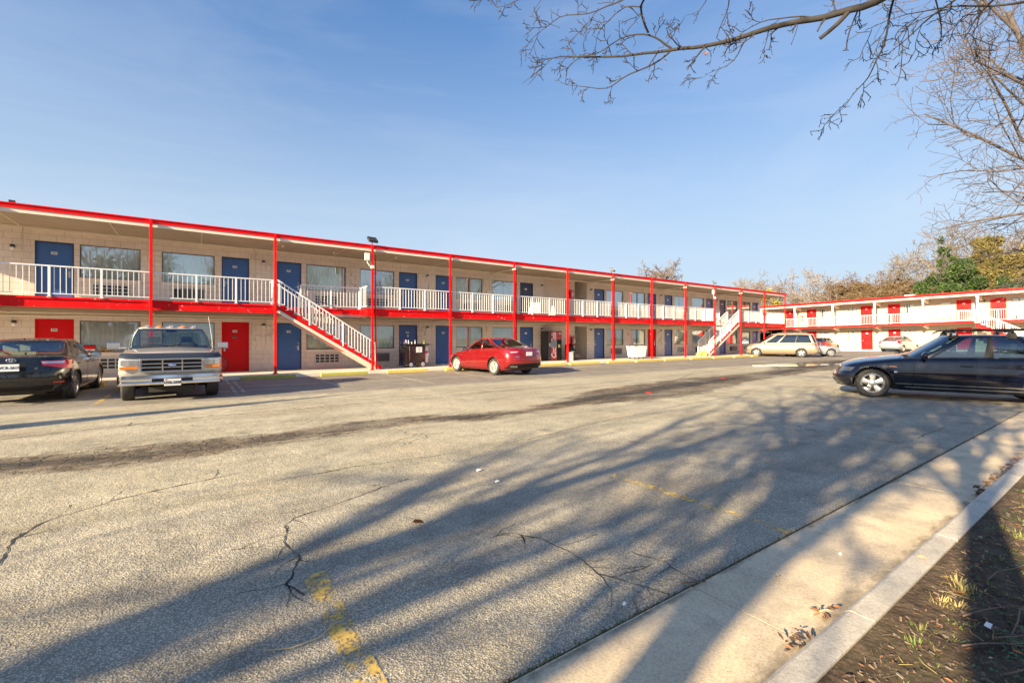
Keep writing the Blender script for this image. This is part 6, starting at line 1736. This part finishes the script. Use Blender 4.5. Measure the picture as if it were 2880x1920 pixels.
# ------------------------------------------------------------------ trees
def tree_bark(name, c): return painted(name, c, .9, .3, 14, dirt=.3, dirtc=tuple(x*.4 for x in c))
M['bark'] = tree_bark('bark_grey', (.17,.14,.11)); M['bark_pale'] = tree_bark('bark_pale', (.215,.19,.165)); M['bark_dim'] = tree_bark('bark_dim', (.085,.068,.062)); M['bark_dark'] = tree_bark('bark_dark', (.020,.017,.016)); M['twig_red'] = tree_bark('twig_reddish', (.165,.125,.105)); M['twig_gold'] = tree_bark('twig_golden', (.22,.165,.115))
def grow(mb, p, d, length, rad, level, maxl, rr, par, out=None):
    """recursive limb: a wandering tapered tube that throws side limbs"""
    n = par.get('seg', [6,5,4,3,3])[min(level, 4)]; pts = [p.copy()]; rads = [rad]; dirs = [d.copy()]
    step = length/n
    for i in range(n):
        wob = par.get('wob', .25)*(1+.3*level)
        d = (d + Vector((rr.gauss(0,wob), rr.gauss(0,wob), rr.gauss(0,wob*.7)+par.get('up', .06)*(1 if level < 3 else par.get('tipup', 1))))*.5).normalized()
        p = p + d*step; pts.append(p.copy()); dirs.append(d.copy()); rads.append(max(par.get('rmin', .004), rad*(1-(i+1)/n*(.62 if level < maxl else .85))))
    mb.tube(pts, rads, [10,6,5,3,3,3][min(level,5)], 0, False)
    if out is not None and level >= par.get('leafl', 2): out.extend([(q, dd) for q, dd in zip(pts[1:], dirs[1:])])
    if level >= maxl: return
    nb = par['nb'][min(level, len(par['nb'])-1)]
    for k in range(nb):
        t = (k+rr.random())/nb; t = par.get('t0', [.45,.2,.15,.1])[min(level,3)] + t*(1-par.get('t0', [.45,.2,.15,.1])[min(level,3)])
        i = min(n-1, int(t*n)); q = pts[i].lerp(pts[i+1], t*n-i)
        ax = dirs[i].orthogonal().normalized(); ax.rotate(Matrix.Rotation(k*2.4+rr.uniform(0,1.2), 3, dirs[i])) if False else None
        ax = Matrix.Rotation(k*2.4+rr.uniform(-.6,.6), 3, dirs[i]) @ ax
        an = radians(rr.uniform(*par.get('ang', (30,62))))
        nd = (dirs[i]*cos(an) + ax*sin(an)).normalized()
        grow(mb, q, nd, length*par.get('lr', .62)*rr.uniform(.7,1.15)*(1.15-.45*t), rads[i]*par.get('rr', .55), level+1, maxl, rr, par, out)
def tree(name, loc, h, r, seed, maxl, par, label, mat=None, mat2=None, group=None, lean=(0,0)):
    rr = random.Random(seed); o = empty(name, loc, label=label, cat='tree', group=group)
    tk = MB(); cr = MB()
    th = h*par.get('trunk', .42); pts = []; rads = []; p = Vector((0,0,-.1)); d = Vector((lean[0], lean[1], 1)).normalized()
    for i in range(8):
        pts.append(p.copy()); rads.append(r*(1.25 if i == 0 else 1-.30*i/7)); d = (d+Vector((rr.gauss(0,.05), rr.gauss(0,.05), .03))).normalized(); p = p+d*th/7
    tk.tube(pts, rads, 14, 0, False); tk.build('trunk', mat or M['bark'], o, fix=False)
    out = []
    n0 = par.get('n0', 5)
    for k in range(n0):
        a = k*2*pi/n0+rr.uniform(-.4,.4); t = rr.uniform(.72,1) if k else 1; q = pts[0].lerp(pts[-1], t) if t < 1 else pts[-1]
        i = min(6, int(t*7)); q = pts[i].lerp(pts[i+1], t*7-i) if t < 1 else pts[-1]
        el = radians(rr.uniform(*par.get('el', (30,70))) if k else 80)
        grow(cr, q, Vector((cos(a)*cos(el), sin(a)*cos(el), sin(el))), (h-th)*rr.uniform(.75,1.0)*par.get('l0', .72), r*(.55 if k else .65), 1, maxl, rr, par, out)
    cr.build('crown', mat2 or mat or M['bark'], o, fix=False)
    return o, out
bare = dict(nb=[5,6,6,5,4], wob=.28, up=.10, lr=.60, rmin=.006)
fine = dict(nb=[6,7,6,5,4], wob=.30, up=.06, lr=.58, rmin=.008)
def gzz(x, y): return 0
# behind the far wing
B_ = 'bare winter trees behind the motel'
tree('bare_tree', (75, 18.6, 0), 14.8, .30, 3, 4, dict(fine, rmin=.028, trunk=.36, el=(20,65), wob=.42, nb=[6,7,7,5]), 'pale crooked bare tree with rounded crown behind the cream wing', M['bark_pale'], M['bark'])
tree('bare_tree', (72.5, 22.6, 0), 12.8, .24, 5, 4, dict(fine, rmin=.028, trunk=.38, el=(10,50)), 'smaller leaning bare tree left of the pale crooked one', M['bark_pale'], M['twig_red'], lean=(-.1,.25))
tree('bare_tree', (86, 15.8, 0), 20, .38, 8, 4, dict(fine, rmin=.030, trunk=.38, nb=[6,7,7,6]), 'tall dark bare tree with ivy on its trunk right of the pale tree', M['bark'], M['bark'])
tree('bare_tree', (90, 13.2, 0), 21.5, .40, 12, 4, dict(fine, rmin=.030, trunk=.36, nb=[6,7,7,6]), 'tallest spreading bare tree behind the evergreens', M['bark'], M['twig_red'])
tree('bare_tree', (98, 2, 0), 19, .40, 15, 4, dict(fine, rmin=.030, trunk=.36), 'bare tree beyond the evergreens at the right edge', M['bark'], M['bark'])
tree('bare_tree', (51.5, 38.5, 0), 13.6, .24, 21, 4, dict(fine, rmin=.034, trunk=.50, el=(35,80), nb=[6,7,6,5]), 'lone bare tree showing above the main motel roof', M['bark'], M['twig_red'])
# wooded row at the left of the far wing roof: each its own tree
rr = random.Random(5)
row = [(76+rr.uniform(-3,9), 25+i*1.9+rr.uniform(-.6,.6), rr.uniform(11.5,13)+i*.32) for i in range(12)]
for i, (x, y, h) in enumerate(row):
    tree('bare_tree', (x, y, 0), h, .2, 100+i, 3 if i > 20 else 4, dict(fine, rmin=.034, trunk=.22, el=(25,75), nb=[6,6,5,4], wob=.36), 'bare tan winter tree in the distant row above the roofs', M['bark_pale'], [M['twig_red'], M['bark_pale'], M['twig_gold']][i % 3], group=B_)
for i in range(6):
    x, y = 92+rr.uniform(-4,4), 26-i*5.5
    tree('bare_tree', (x, y, 0), rr.uniform(12,15), .25, 140+i, 4, dict(fine, rmin=.036, trunk=.25, nb=[6,6,5,4]), 'bare brown tree filling the back row behind the cream wing', M['bark'], [M['twig_red'], M['bark'], M['twig_gold']][i % 3], group='bare trees of the back row')

# leafy masses: many small leaf faces through lumpy volumes
def leafm_(name, cols, rough=.6):
    m = NT(name); p = m.pos(obj=False)
    inf = m.n('ShaderNodeTexWhiteNoise'); m.l(m.n('ShaderNodeNewGeometry').outputs['Position'], inf.inputs['Vector'])
    col = m.ramp(m.noise(p, .9, 5, .7), [(.3, cols[0]), (.5, cols[1]), (.72, cols[2])])
    m.set(base=col, rough=rough, spec=.3)
    return m.mat
ivy = leafm_('ivy_leaf', [(.010,.020,.005),(.030,.060,.012),(.085,.14,.03)]); cedar = leafm_('cedar_leaf', [(.05,.045,.012),(.12,.10,.025),(.24,.17,.05)]); oak = leafm_('oak_brown_leaf', [(.06,.040,.022),(.125,.080,.040),(.22,.15,.075)]); dkg = leafm_('dark_evergreen', [(.010,.022,.010),(.022,.045,.018),(.045,.085,.03)])
def foliage(name, label, cat, loc, blobs, n, s, mat, stem=True, seed=0, group=None, spiky=False):
    rr = random.Random(seed); o = empty(name, loc, label=label, cat=cat, group=group); mb = MB()
    if stem:
        st = MB()
        for bx, by, bz, rx, ry, rz in blobs[:3]: st.tube([(bx*.2,by*.2,-.1),(bx*.6,by*.6,bz*.5),(bx,by,bz)], [.22,.16,.06], 8)
        st.build('trunk', M['bark'], o, fix=False)
    vol = [b[3]*b[4]*b[5] for b in blobs]; tot = sum(vol)
    for b, v in zip(blobs, vol):
        # clumps inside each lump give gaps and light/dark clusters
        k = max(16, int(46*(v/tot)*len(blobs)/3)); cl = []
        for _ in range(k):
            d = Vector((rr.gauss(0,1), rr.gauss(0,1), rr.gauss(0,1))).normalized()*rr.uniform(.45,1.0)
            cl.append((Vector((b[0]+d.x*b[3], b[1]+d.y*b[4], b[2]+d.z*b[5])), rr.uniform(.28,.5)*min(b[3],b[4],b[5])))
        for _ in range(int(n*v/tot)):
            c, r = cl[rr.randrange(k)]; d = Vector((rr.gauss(0,1), rr.gauss(0,1), rr.gauss(0,1))); d = d/max(.3,d.length)*rr.random()**.4
            p = c+d*r; ss = s*rr.uniform(.6,1.4)
            a = Vector((rr.gauss(0,1), rr.gauss(0,1), rr.gauss(0,.6))).normalized(); q = a.orthogonal().normalized(); q = Matrix.Rotation(rr.uniform(0,6.28),3,a)@q
            if spiky: w = a*ss*1.6+Vector((0,0,ss*.4)); mb.add([tuple(p-q*ss*.25), tuple(p+q*ss*.25), tuple(p+w)], [(0,1,2)])
            else: mb.add([tuple(p-q*ss*.5), tuple(p+a*ss*.35), tuple(p+q*ss*.55), tuple(p-a*ss*.35)], [(0,1,2,3)])
    mb.build('crown', mat, o, fix=False)
foliage('ivy_tree', 'bright green ivy covered tree rising behind the cream wing roof', 'tree', (71,13.2,0), [(0,.2,7.4,2.4,2.4,2.6),(-.3,2.2,5.8,2.0,2.4,2.6),(1.5,-1.8,6.4,2.4,2.6,2.4),(.6,1.4,11.0,.7,.7,2.8),(.3,-.2,9.4,1.3,1.2,1.6)], 46000, .19, ivy, seed=2)
foliage('cedar_tree', 'olive brown cedar with feathery tips beside the ivy tree', 'tree', (74,10.4,0), [(0,0,8,2.6,2.8,3.2),(0,.9,11,1.5,1.3,2.4),(0,-1.8,9.6,1.5,1.4,2.0),(-.5,2,8.3,1.6,1.5,2)], 34000, .24, cedar, seed=3, spiky=True)
foliage('dark_evergreen', 'dark green shaded evergreen at the right edge behind the wing', 'tree', (70,5.6,0), [(0,0,6.6,2.4,3.2,2.6),(0,-3,7.6,2.5,3,3.2),(0,2.6,6,2.0,2.2,2.0)], 26000, .22, dkg, seed=4)
for i, (x, y, z, s_, lb) in enumerate([(71,20.5,6.0,1.0,'rusty brown leafed shrub tree right of the pale trunk behind the wing'),(71,23.8,6.3,1.0,'rusty brown oak thicket tree between the pale trunks'),(72,17.0,6.2,.95,'brown leafed shrub tree next to the ivy tree')]):
    foliage('oak_thicket', lb, 'tree', (x,y,0), [(0,0,z,1.8*s_,2.3*s_,2.2*s_),(.6,1.6,z+1.2,1.2,1.4,1.4),(0,-1.5,z+.9,1.3,1.3,1.5)], 22000, .13, oak, seed=20+i, spiky=True)
foliage('golden_tree', 'small yellow green leafy tree behind the joint of the two wings', 'tree', (70,33.5,0), [(0,0,6.6,.9,1.0,2.4),(0,-1.2,5.6,.9,.9,1.4)], 5000, .24, leafm_('golden_leaf', [(.10,.09,.02),(.26,.22,.04),(.40,.34,.08)]), seed=31)

# verge trees: one beyond the right edge whose fine twigs hang into view
tree('bare_tree', (22.6, -.3, .1), 15.0, .26, 33, 5, dict(nb=[6,7,6,5,4], wob=.24, up=.02, tipup=2.2, lr=.60, rmin=.0075, trunk=.24, el=(12,62), l0=.80, ang=(25,55), n0=7), 'fine twigged bare tree leaning in from the right edge', M['bark_dim'], M['bark_dim'])
# trees standing behind and left of the camera; they throw the long shadows and mirror in the windows
bt = dict(nb=[5,6,6,4], wob=.22, up=.16, lr=.56, rmin=.016, trunk=.44, rr=.62, n0=6, el=(45,78), l0=.62)
for i, (x, y, h, r, mx) in enumerate([(-14,-.45,12,.17,3),(-8,-.95,11,.14,3),(-6.0,-.35,11,.13,3),(-3.4,-1.0,10.5,.13,4),(-4.6,-1.25,10,.09,3),(-9.6,-.75,10,.08,3),(-24,-2.4,13,.22,2),(2.5,-8,13,.22,4),(-3,-10,13,.24,4),(9,-11,14,.22,4)]):
    tree('bare_tree', (x, y, 0), h, r, 60+i, mx, bt, 'bare street tree on the planted verge behind the camera', M['bark'], M['bark'], group='verge trees behind the camera')
for i, (x, y, z) in enumerate([(-5.5,-3.4,1),(-12,-5.6,1.1)]):  # unseen evergreens added to keep the verge in shade
    foliage('shade_shrub', 'unseen dense evergreen added behind the camera to shade the verge', 'shrub', (x, y, 0), [(0,0,1.6*z,1.5,1.4,1.6*z),(0,0,4*z,1.2,1.2,1.6*z),(0,0,6.2*z,.8,.8,1.4*z)], 6000, .25, dkg, seed=70+i, group='unseen shrubs added to shade the verge')
# invented tapering mast, unseen, added to throw the long shadow across the lot
o = empty('shadow_mast', (-17.5, 7.9, 0), label='unseen tapering mast added left of the view to cast a long shadow', cat='mast')
mb = MB(); mb.tube([(0,0,0),(0,0,5),(0,0,7.45)], [.42,.34,.03], 12); mb.build('mast', M['steel'], o)

# ---- overhanging bough, built as limbs in space a few metres in front of the lens
def bough_pt(px, py, Z):
    t = (px-1440)/1280; u = Z*(.8189*t+.574); v = Z*(.8189-.574*t); return Vector((u, v, 1.48+Z*(950-py)/1280))
br = empty('tree_bough', (6.2, 1.2, 5.5), label='bare budding tree bough reaching across the sky from the upper right', cat='branch')
OB = (6.2,1.2,5.5)
def limb(pts, r0, r1, seed, dens=3.2, lt=.5, parent=br, mat=M['bark_dark'], name='limb', pale=None):
    rr = random.Random(seed); P_ = [bough_pt(*p) for p in pts]
    # densify with wander
    Q = []; 
    for a, b in zip(P_[:-1], P_[1:]):
        n = max(2, int((b-a).length/.12))
        for i in range(n): Q.append(a.lerp(b, i/n))
    Q.append(P_[-1])
    for i in range(1, len(Q)-1): Q[i] = Q[i] + Vector((rr.gauss(0,.012), rr.gauss(0,.012), rr.gauss(0,.012)))
    for _ in range(1): Q = [Q[0]]+[(Q[i-1]+Q[i]*2+Q[i+1])/4 for i in range(1,len(Q)-1)]+[Q[-1]]
    n = len(Q); rad = [r0+(r1-r0)*i/(n-1) for i in range(n)]
    mb = MB(OB); mb.tube(Q, rad, 8 if r0 > .015 else 5, 0, False)
    tw_ = dict(nb=[4,4,2], wob=.30, up=-.02, lr=.62, rmin=.0042, seg=[7,6,5,4,4], ang=(30,60), t0=[.15,.15,.15,.15], rr=.62)
    acc = 0
    for i in range(1, n):
        acc += (Q[i]-Q[i-1]).length*dens*1.9
        while acc > 1:
            acc -= 1; d = (Q[i]-Q[i-1]).normalized(); ax = Matrix.Rotation(rr.uniform(0,6.28), 3, d) @ d.orthogonal().normalized(); an = radians(rr.uniform(35,70))
            nd = d*cos(an)+ax*sin(an); nd.z -= .12
            L_ = lt*rr.uniform(.35,1.1)
            grow(mb, Q[i], nd.normalized(), L_, min(rad[i]*.6, .008+.005*rr.random()), 1 if L_ > lt*.6 else 2, 3, rr, tw_)
    # buds along the tip half
    for i in range(n//3, n):
        if rr.random() < .6: q = Q[i]+Vector((rr.gauss(0,.01),rr.gauss(0,.01),rr.gauss(0,.01))); mb.tube([q, q+Vector((rr.gauss(0,.012),rr.gauss(0,.012),.02))], [.005,.002], 4, 0, False)
    return mb.build(name, mat, parent, fix=False)
Z0 = 5.2
def zz(L): return [(1340+x/1.527, y/1.527, z) for x, y, z in L]
limb(zz([(1960,-120,4.3),(1820,-45,4.5),(1720,5,4.7),(1600,50,4.9),(1500,75,5.0),(1380,95,5.1),(1250,120,5.2),(1150,155,5.3),(1050,185,5.4),(930,202,5.5),(840,212,5.6),(720,232,5.8),(620,244,5.9),(500,250,6.0),(400,242,6.1),(330,250,6.1),(262,262,6.2)]), .043, .004, 1, 2.0, .36)
limb(zz([(840,212,5.6),(790,252,5.7),(740,288,5.7),(660,320,5.8),(600,358,5.9),(570,378,5.9),(480,370,6.0),(385,366,6.1),(350,340,6.1)]), .013, .003, 2, 2.6, .30)
limb(zz([(838,208,5.6),(790,170,5.6),(740,146,5.6),(690,146,5.7),(620,160,5.8),(540,220,5.9),(470,246,6.0),(300,250,6.1)]), .014, .003, 3, 2.6, .30)
limb(zz([(738,142,5.6),(715,85,5.5),(695,30,5.4),(745,-30,5.2)]), .014, .013, 4, 2.6, .40)
limb(zz([(700,-40,5.2),(620,10,5.4),(560,25,5.5),(490,60,5.6),(390,62,5.8),(330,95,5.9),(255,135,6.0),(228,182,6.1)]), .010, .003, 5, 3.2, .40)
limb(zz([(700,30,5.4),(640,20,5.5),(560,95,5.7),(520,150,5.8),(510,210,5.9)]), .008, .003, 18, 3.2, .34)
limb(zz([(300,-40,5.6),(265,20,5.7),(240,62,5.8)]), .005, .002, 6, 3.0, .2)
limb(zz([(230,-30,5.5),(160,22,5.7),(85,38,5.8),(45,0,5.9)]), .006, .002, 19, 3.2, .26)
limb(zz([(1090,-40,5.0),(1082,20,5.1),(1072,70,5.2),(1030,165,5.4)]), .008, .004, 7, 3.6, .34)
limb(zz([(1000,-30,5.0),(960,60,5.2),(900,66,5.3)]), .006, .002, 20, 3.4, .28)
limb(zz([(1500,75,5.0),(1400,72,5.1),(1300,78,5.2),(1220,95,5.3),(1150,135,5.3),(1110,180,5.4)]), .010, .003, 21, 2.8, .30)
limb(zz([(1160,165,5.3),(1130,230,5.4),(1075,290,5.5),(1015,305,5.6),(975,332,5.6)]), .008, .002, 8, 2.6, .24)
limb(zz([(1255,128,5.2),(1245,190,5.3),(1215,255,5.4)]), .006, .002, 22, 2.6, .2)
limb(zz([(985,205,5.5),(1010,240,5.5),(1000,290,5.5)]), .005, .002, 23, 3, .2)
limb(zz([(1598,52,4.9),(1560,92,4.9),(1475,166,5.0)]), .024, .020, 10, .3, .12)
limb(zz([(1500,80,5.0),(1465,135,5.0)]), .011, .009, 11, .3, .1)
limb(zz([(1380,100,5.1),(1365,150,5.1),(1352,196,5.2)]), .005, .002, 24, 2, .16)
limb(zz([(1640,42,4.9),(1605,140,5.0),(1590,215,5.1)]), .009, .006, 12, 1.5, .2)
limb(zz([(1800,-30,4.6),(1775,90,4.8),(1752,200,4.9),(1722,262,5.0),(1692,330,5.1),(1625,382,5.2),(1600,432,5.3),(1550,490,5.4),(1493,512,5.4)]), .012, .002, 13, 2.6, .26)
limb(zz([(2110,-40,4.4),(1900,110,4.7),(1830,190,4.8),(1752,246,5.0)]), .011, .003, 14, 3.0, .36)
limb(zz([(2380,5,4.3),(2150,42,4.5),(2000,30,4.6),(1850,60,4.8),(1700,118,5.0)]), .012, .003, 15, 3.2, .40)
limb(zz([(2240,-20,4.3),(2160,60,4.5),(2120,130,4.6),(2095,165,4.6)]), .011, .003, 16, 3.0, .34)
limb(zz([(1960,-40,4.5),(1990,60,4.6),(2000,160,4.7),(1985,200,4.7)]), .008, .003, 17, 2.8, .30)
# the two last leaves still hanging on it
for px, py, Z, lb in [(1985,150+0,5.3,'single red brown leaf hanging from the bough'),(1868,172,5.5,'small brown leaf hanging near the fork of the bough')]:
    pass
def hang(px, py, Z, s, mi, lb):
    p = bough_pt(px, py, Z); mb = MB(tuple(p)); leaf(mb, p.x, p.y, p.z, s, mi, .9); leaf(mb, p.x+.01, p.y, p.z-.02, s*.8, mi, .9); o = mb.build('leaf', leafm, fix=False); o.location = p; tag(o, lb, 'leaf')
hang(1984, 153, 5.4, .06, 1, 'rust red leaf still hanging under the middle of the bough')
hang(1871, 172, 5.6, .04, 0, 'small brown leaf hanging by the fork of the bough')
# ------------------------------------------------------------------ sky, sun, camera
SUN = Vector((-1, -.21, .35)).normalized()      # direction towards the sun
el = math.asin(SUN.z)
world = bpy.data.worlds.new('World'); sc.world = world; world.use_nodes = True
nt = world.node_tree; bg = nt.nodes['Background']
sky = nt.nodes.new('ShaderNodeTexSky'); sky.sky_type = 'NISHITA'; sky.sun_disc = False
sky.sun_elevation = el; sky.sun_rotation = math.atan2(SUN.x, SUN.y)
sky.air_density = 1.0; sky.dust_density = 1.6; sky.ozone_density = 1.2; sky.altitude = 100
tc = nt.nodes.new('ShaderNodeTexCoord')
mp = nt.nodes.new('ShaderNodeMapping'); mp.inputs['Scale'].default_value = (.8, .8, 3.4); mp.inputs['Rotation'].default_value = (.25, .35, .5)
nt.links.new(tc.outputs['Generated'], mp.inputs['Vector'])
nz = nt.nodes.new('ShaderNodeTexNoise'); nz.inputs['Scale'].default_value = 2.0; nz.inputs['Detail'].default_value = 9; nz.inputs['Roughness'].default_value = .58; nz.inputs['Distortion'].default_value = .9
nt.links.new(mp.outputs[0], nz.inputs['Vector'])
cr = nt.nodes.new('ShaderNodeValToRGB'); cr.color_ramp.elements[0].position = .42; cr.color_ramp.elements[1].position = .80
cr.color_ramp.elements[0].color = (0,0,0,1); cr.color_ramp.elements[1].color = (.2,.2,.2,1)
nt.links.new(nz.outputs['Fac'], cr.inputs[0])
mx = nt.nodes.new('ShaderNodeMix'); mx.data_type = 'RGBA'
def vm(op, x, y):
    nd = nt.nodes.new('ShaderNodeVectorMath'); nd.operation = op
    for i, q in enumerate((x, y)):
        if hasattr(q, 'is_linked'): nt.links.new(q, nd.inputs[i])
        else: nd.inputs[i].default_value = (q, q, q)
    return nd.outputs[0]
# photographic shoulder: the bright horizon rolls off instead of clipping
c_ = vm('MULTIPLY', sky.outputs[0], SKY_K)
c_ = vm('MULTIPLY', vm('DIVIDE', c_, vm('ADD', c_, SKY_KNEE)), 1.9); tint = nt.nodes.new('ShaderNodeVectorMath'); tint.operation = 'MULTIPLY'; nt.links.new(c_, tint.inputs[0]); tint.inputs[1].default_value = SKY_M; c_ = tint.outputs[0]
hs = nt.nodes.new('ShaderNodeHueSaturation'); hs.inputs['Saturation'].default_value = SKY_SAT; hs.inputs['Value'].default_value = 1/.15
nt.links.new(c_, hs.inputs['Color'])
# pale haze low over the horizon
sz_ = nt.nodes.new('ShaderNodeSeparateXYZ'); nt.links.new(tc.outputs['Generated'], sz_.inputs[0])
hz = nt.nodes.new('ShaderNodeMapRange'); hz.interpolation_type = 'SMOOTHSTEP'
for i_, q_ in enumerate((-.05, .62, .85, 0.)): hz.inputs[i_+1].default_value = q_
nt.links.new(sz_.outputs[2], hz.inputs[0])
hm_ = nt.nodes.new('ShaderNodeMix'); hm_.data_type = 'RGBA'
nt.links.new(hz.outputs[0], hm_.inputs['Factor']); nt.links.new(hs.outputs[0], hm_.inputs[6]); hm_.inputs[7].default_value = (.64/.15, .79/.15, .90/.15, 1)
nt.links.new(cr.outputs[0], mx.inputs['Factor']); nt.links.new(hm_.outputs[2], mx.inputs[6]); mx.inputs[7].default_value = (*[q/.15 for q in CLOUD], 1)
nt.links.new(mx.outputs[2], bg.inputs['Color']); bg.inputs['Strength'].default_value = .15/EXPO

ld = bpy.data.lights.new('sun', 'SUN'); ld.energy = SUN_E; ld.angle = radians(.5); ld.color = (1, .79, .50)
so = bpy.data.objects.new('sun', ld); COL.objects.link(so)
so.rotation_euler = SUN.to_track_quat('Z', 'Y').to_euler()
so.location = (-20, -5, 15)

cam = bpy.data.cameras.new('camera'); co = bpy.data.objects.new('camera', cam); COL.objects.link(co)
co.location = (0, 0, 1.48); co.rotation_euler = (pi/2, 0, -math.atan2(.574, .8189))
cam.lens = 16; cam.sensor_width = 36; cam.shift_y = -10/2880; cam.clip_start = .05; cam.clip_end = 4000
sc.camera = co
sc.view_settings.view_transform = 'Standard'; sc.view_settings.look = 'None'; sc.view_settings.exposure = 0; sc.view_settings.gamma = GAMMA; sc.cycles.film_exposure = EXPO
sc.render.engine = 'CYCLES'
sc.cycles.max_bounces = 8; sc.cycles.transparent_max_bounces = 16
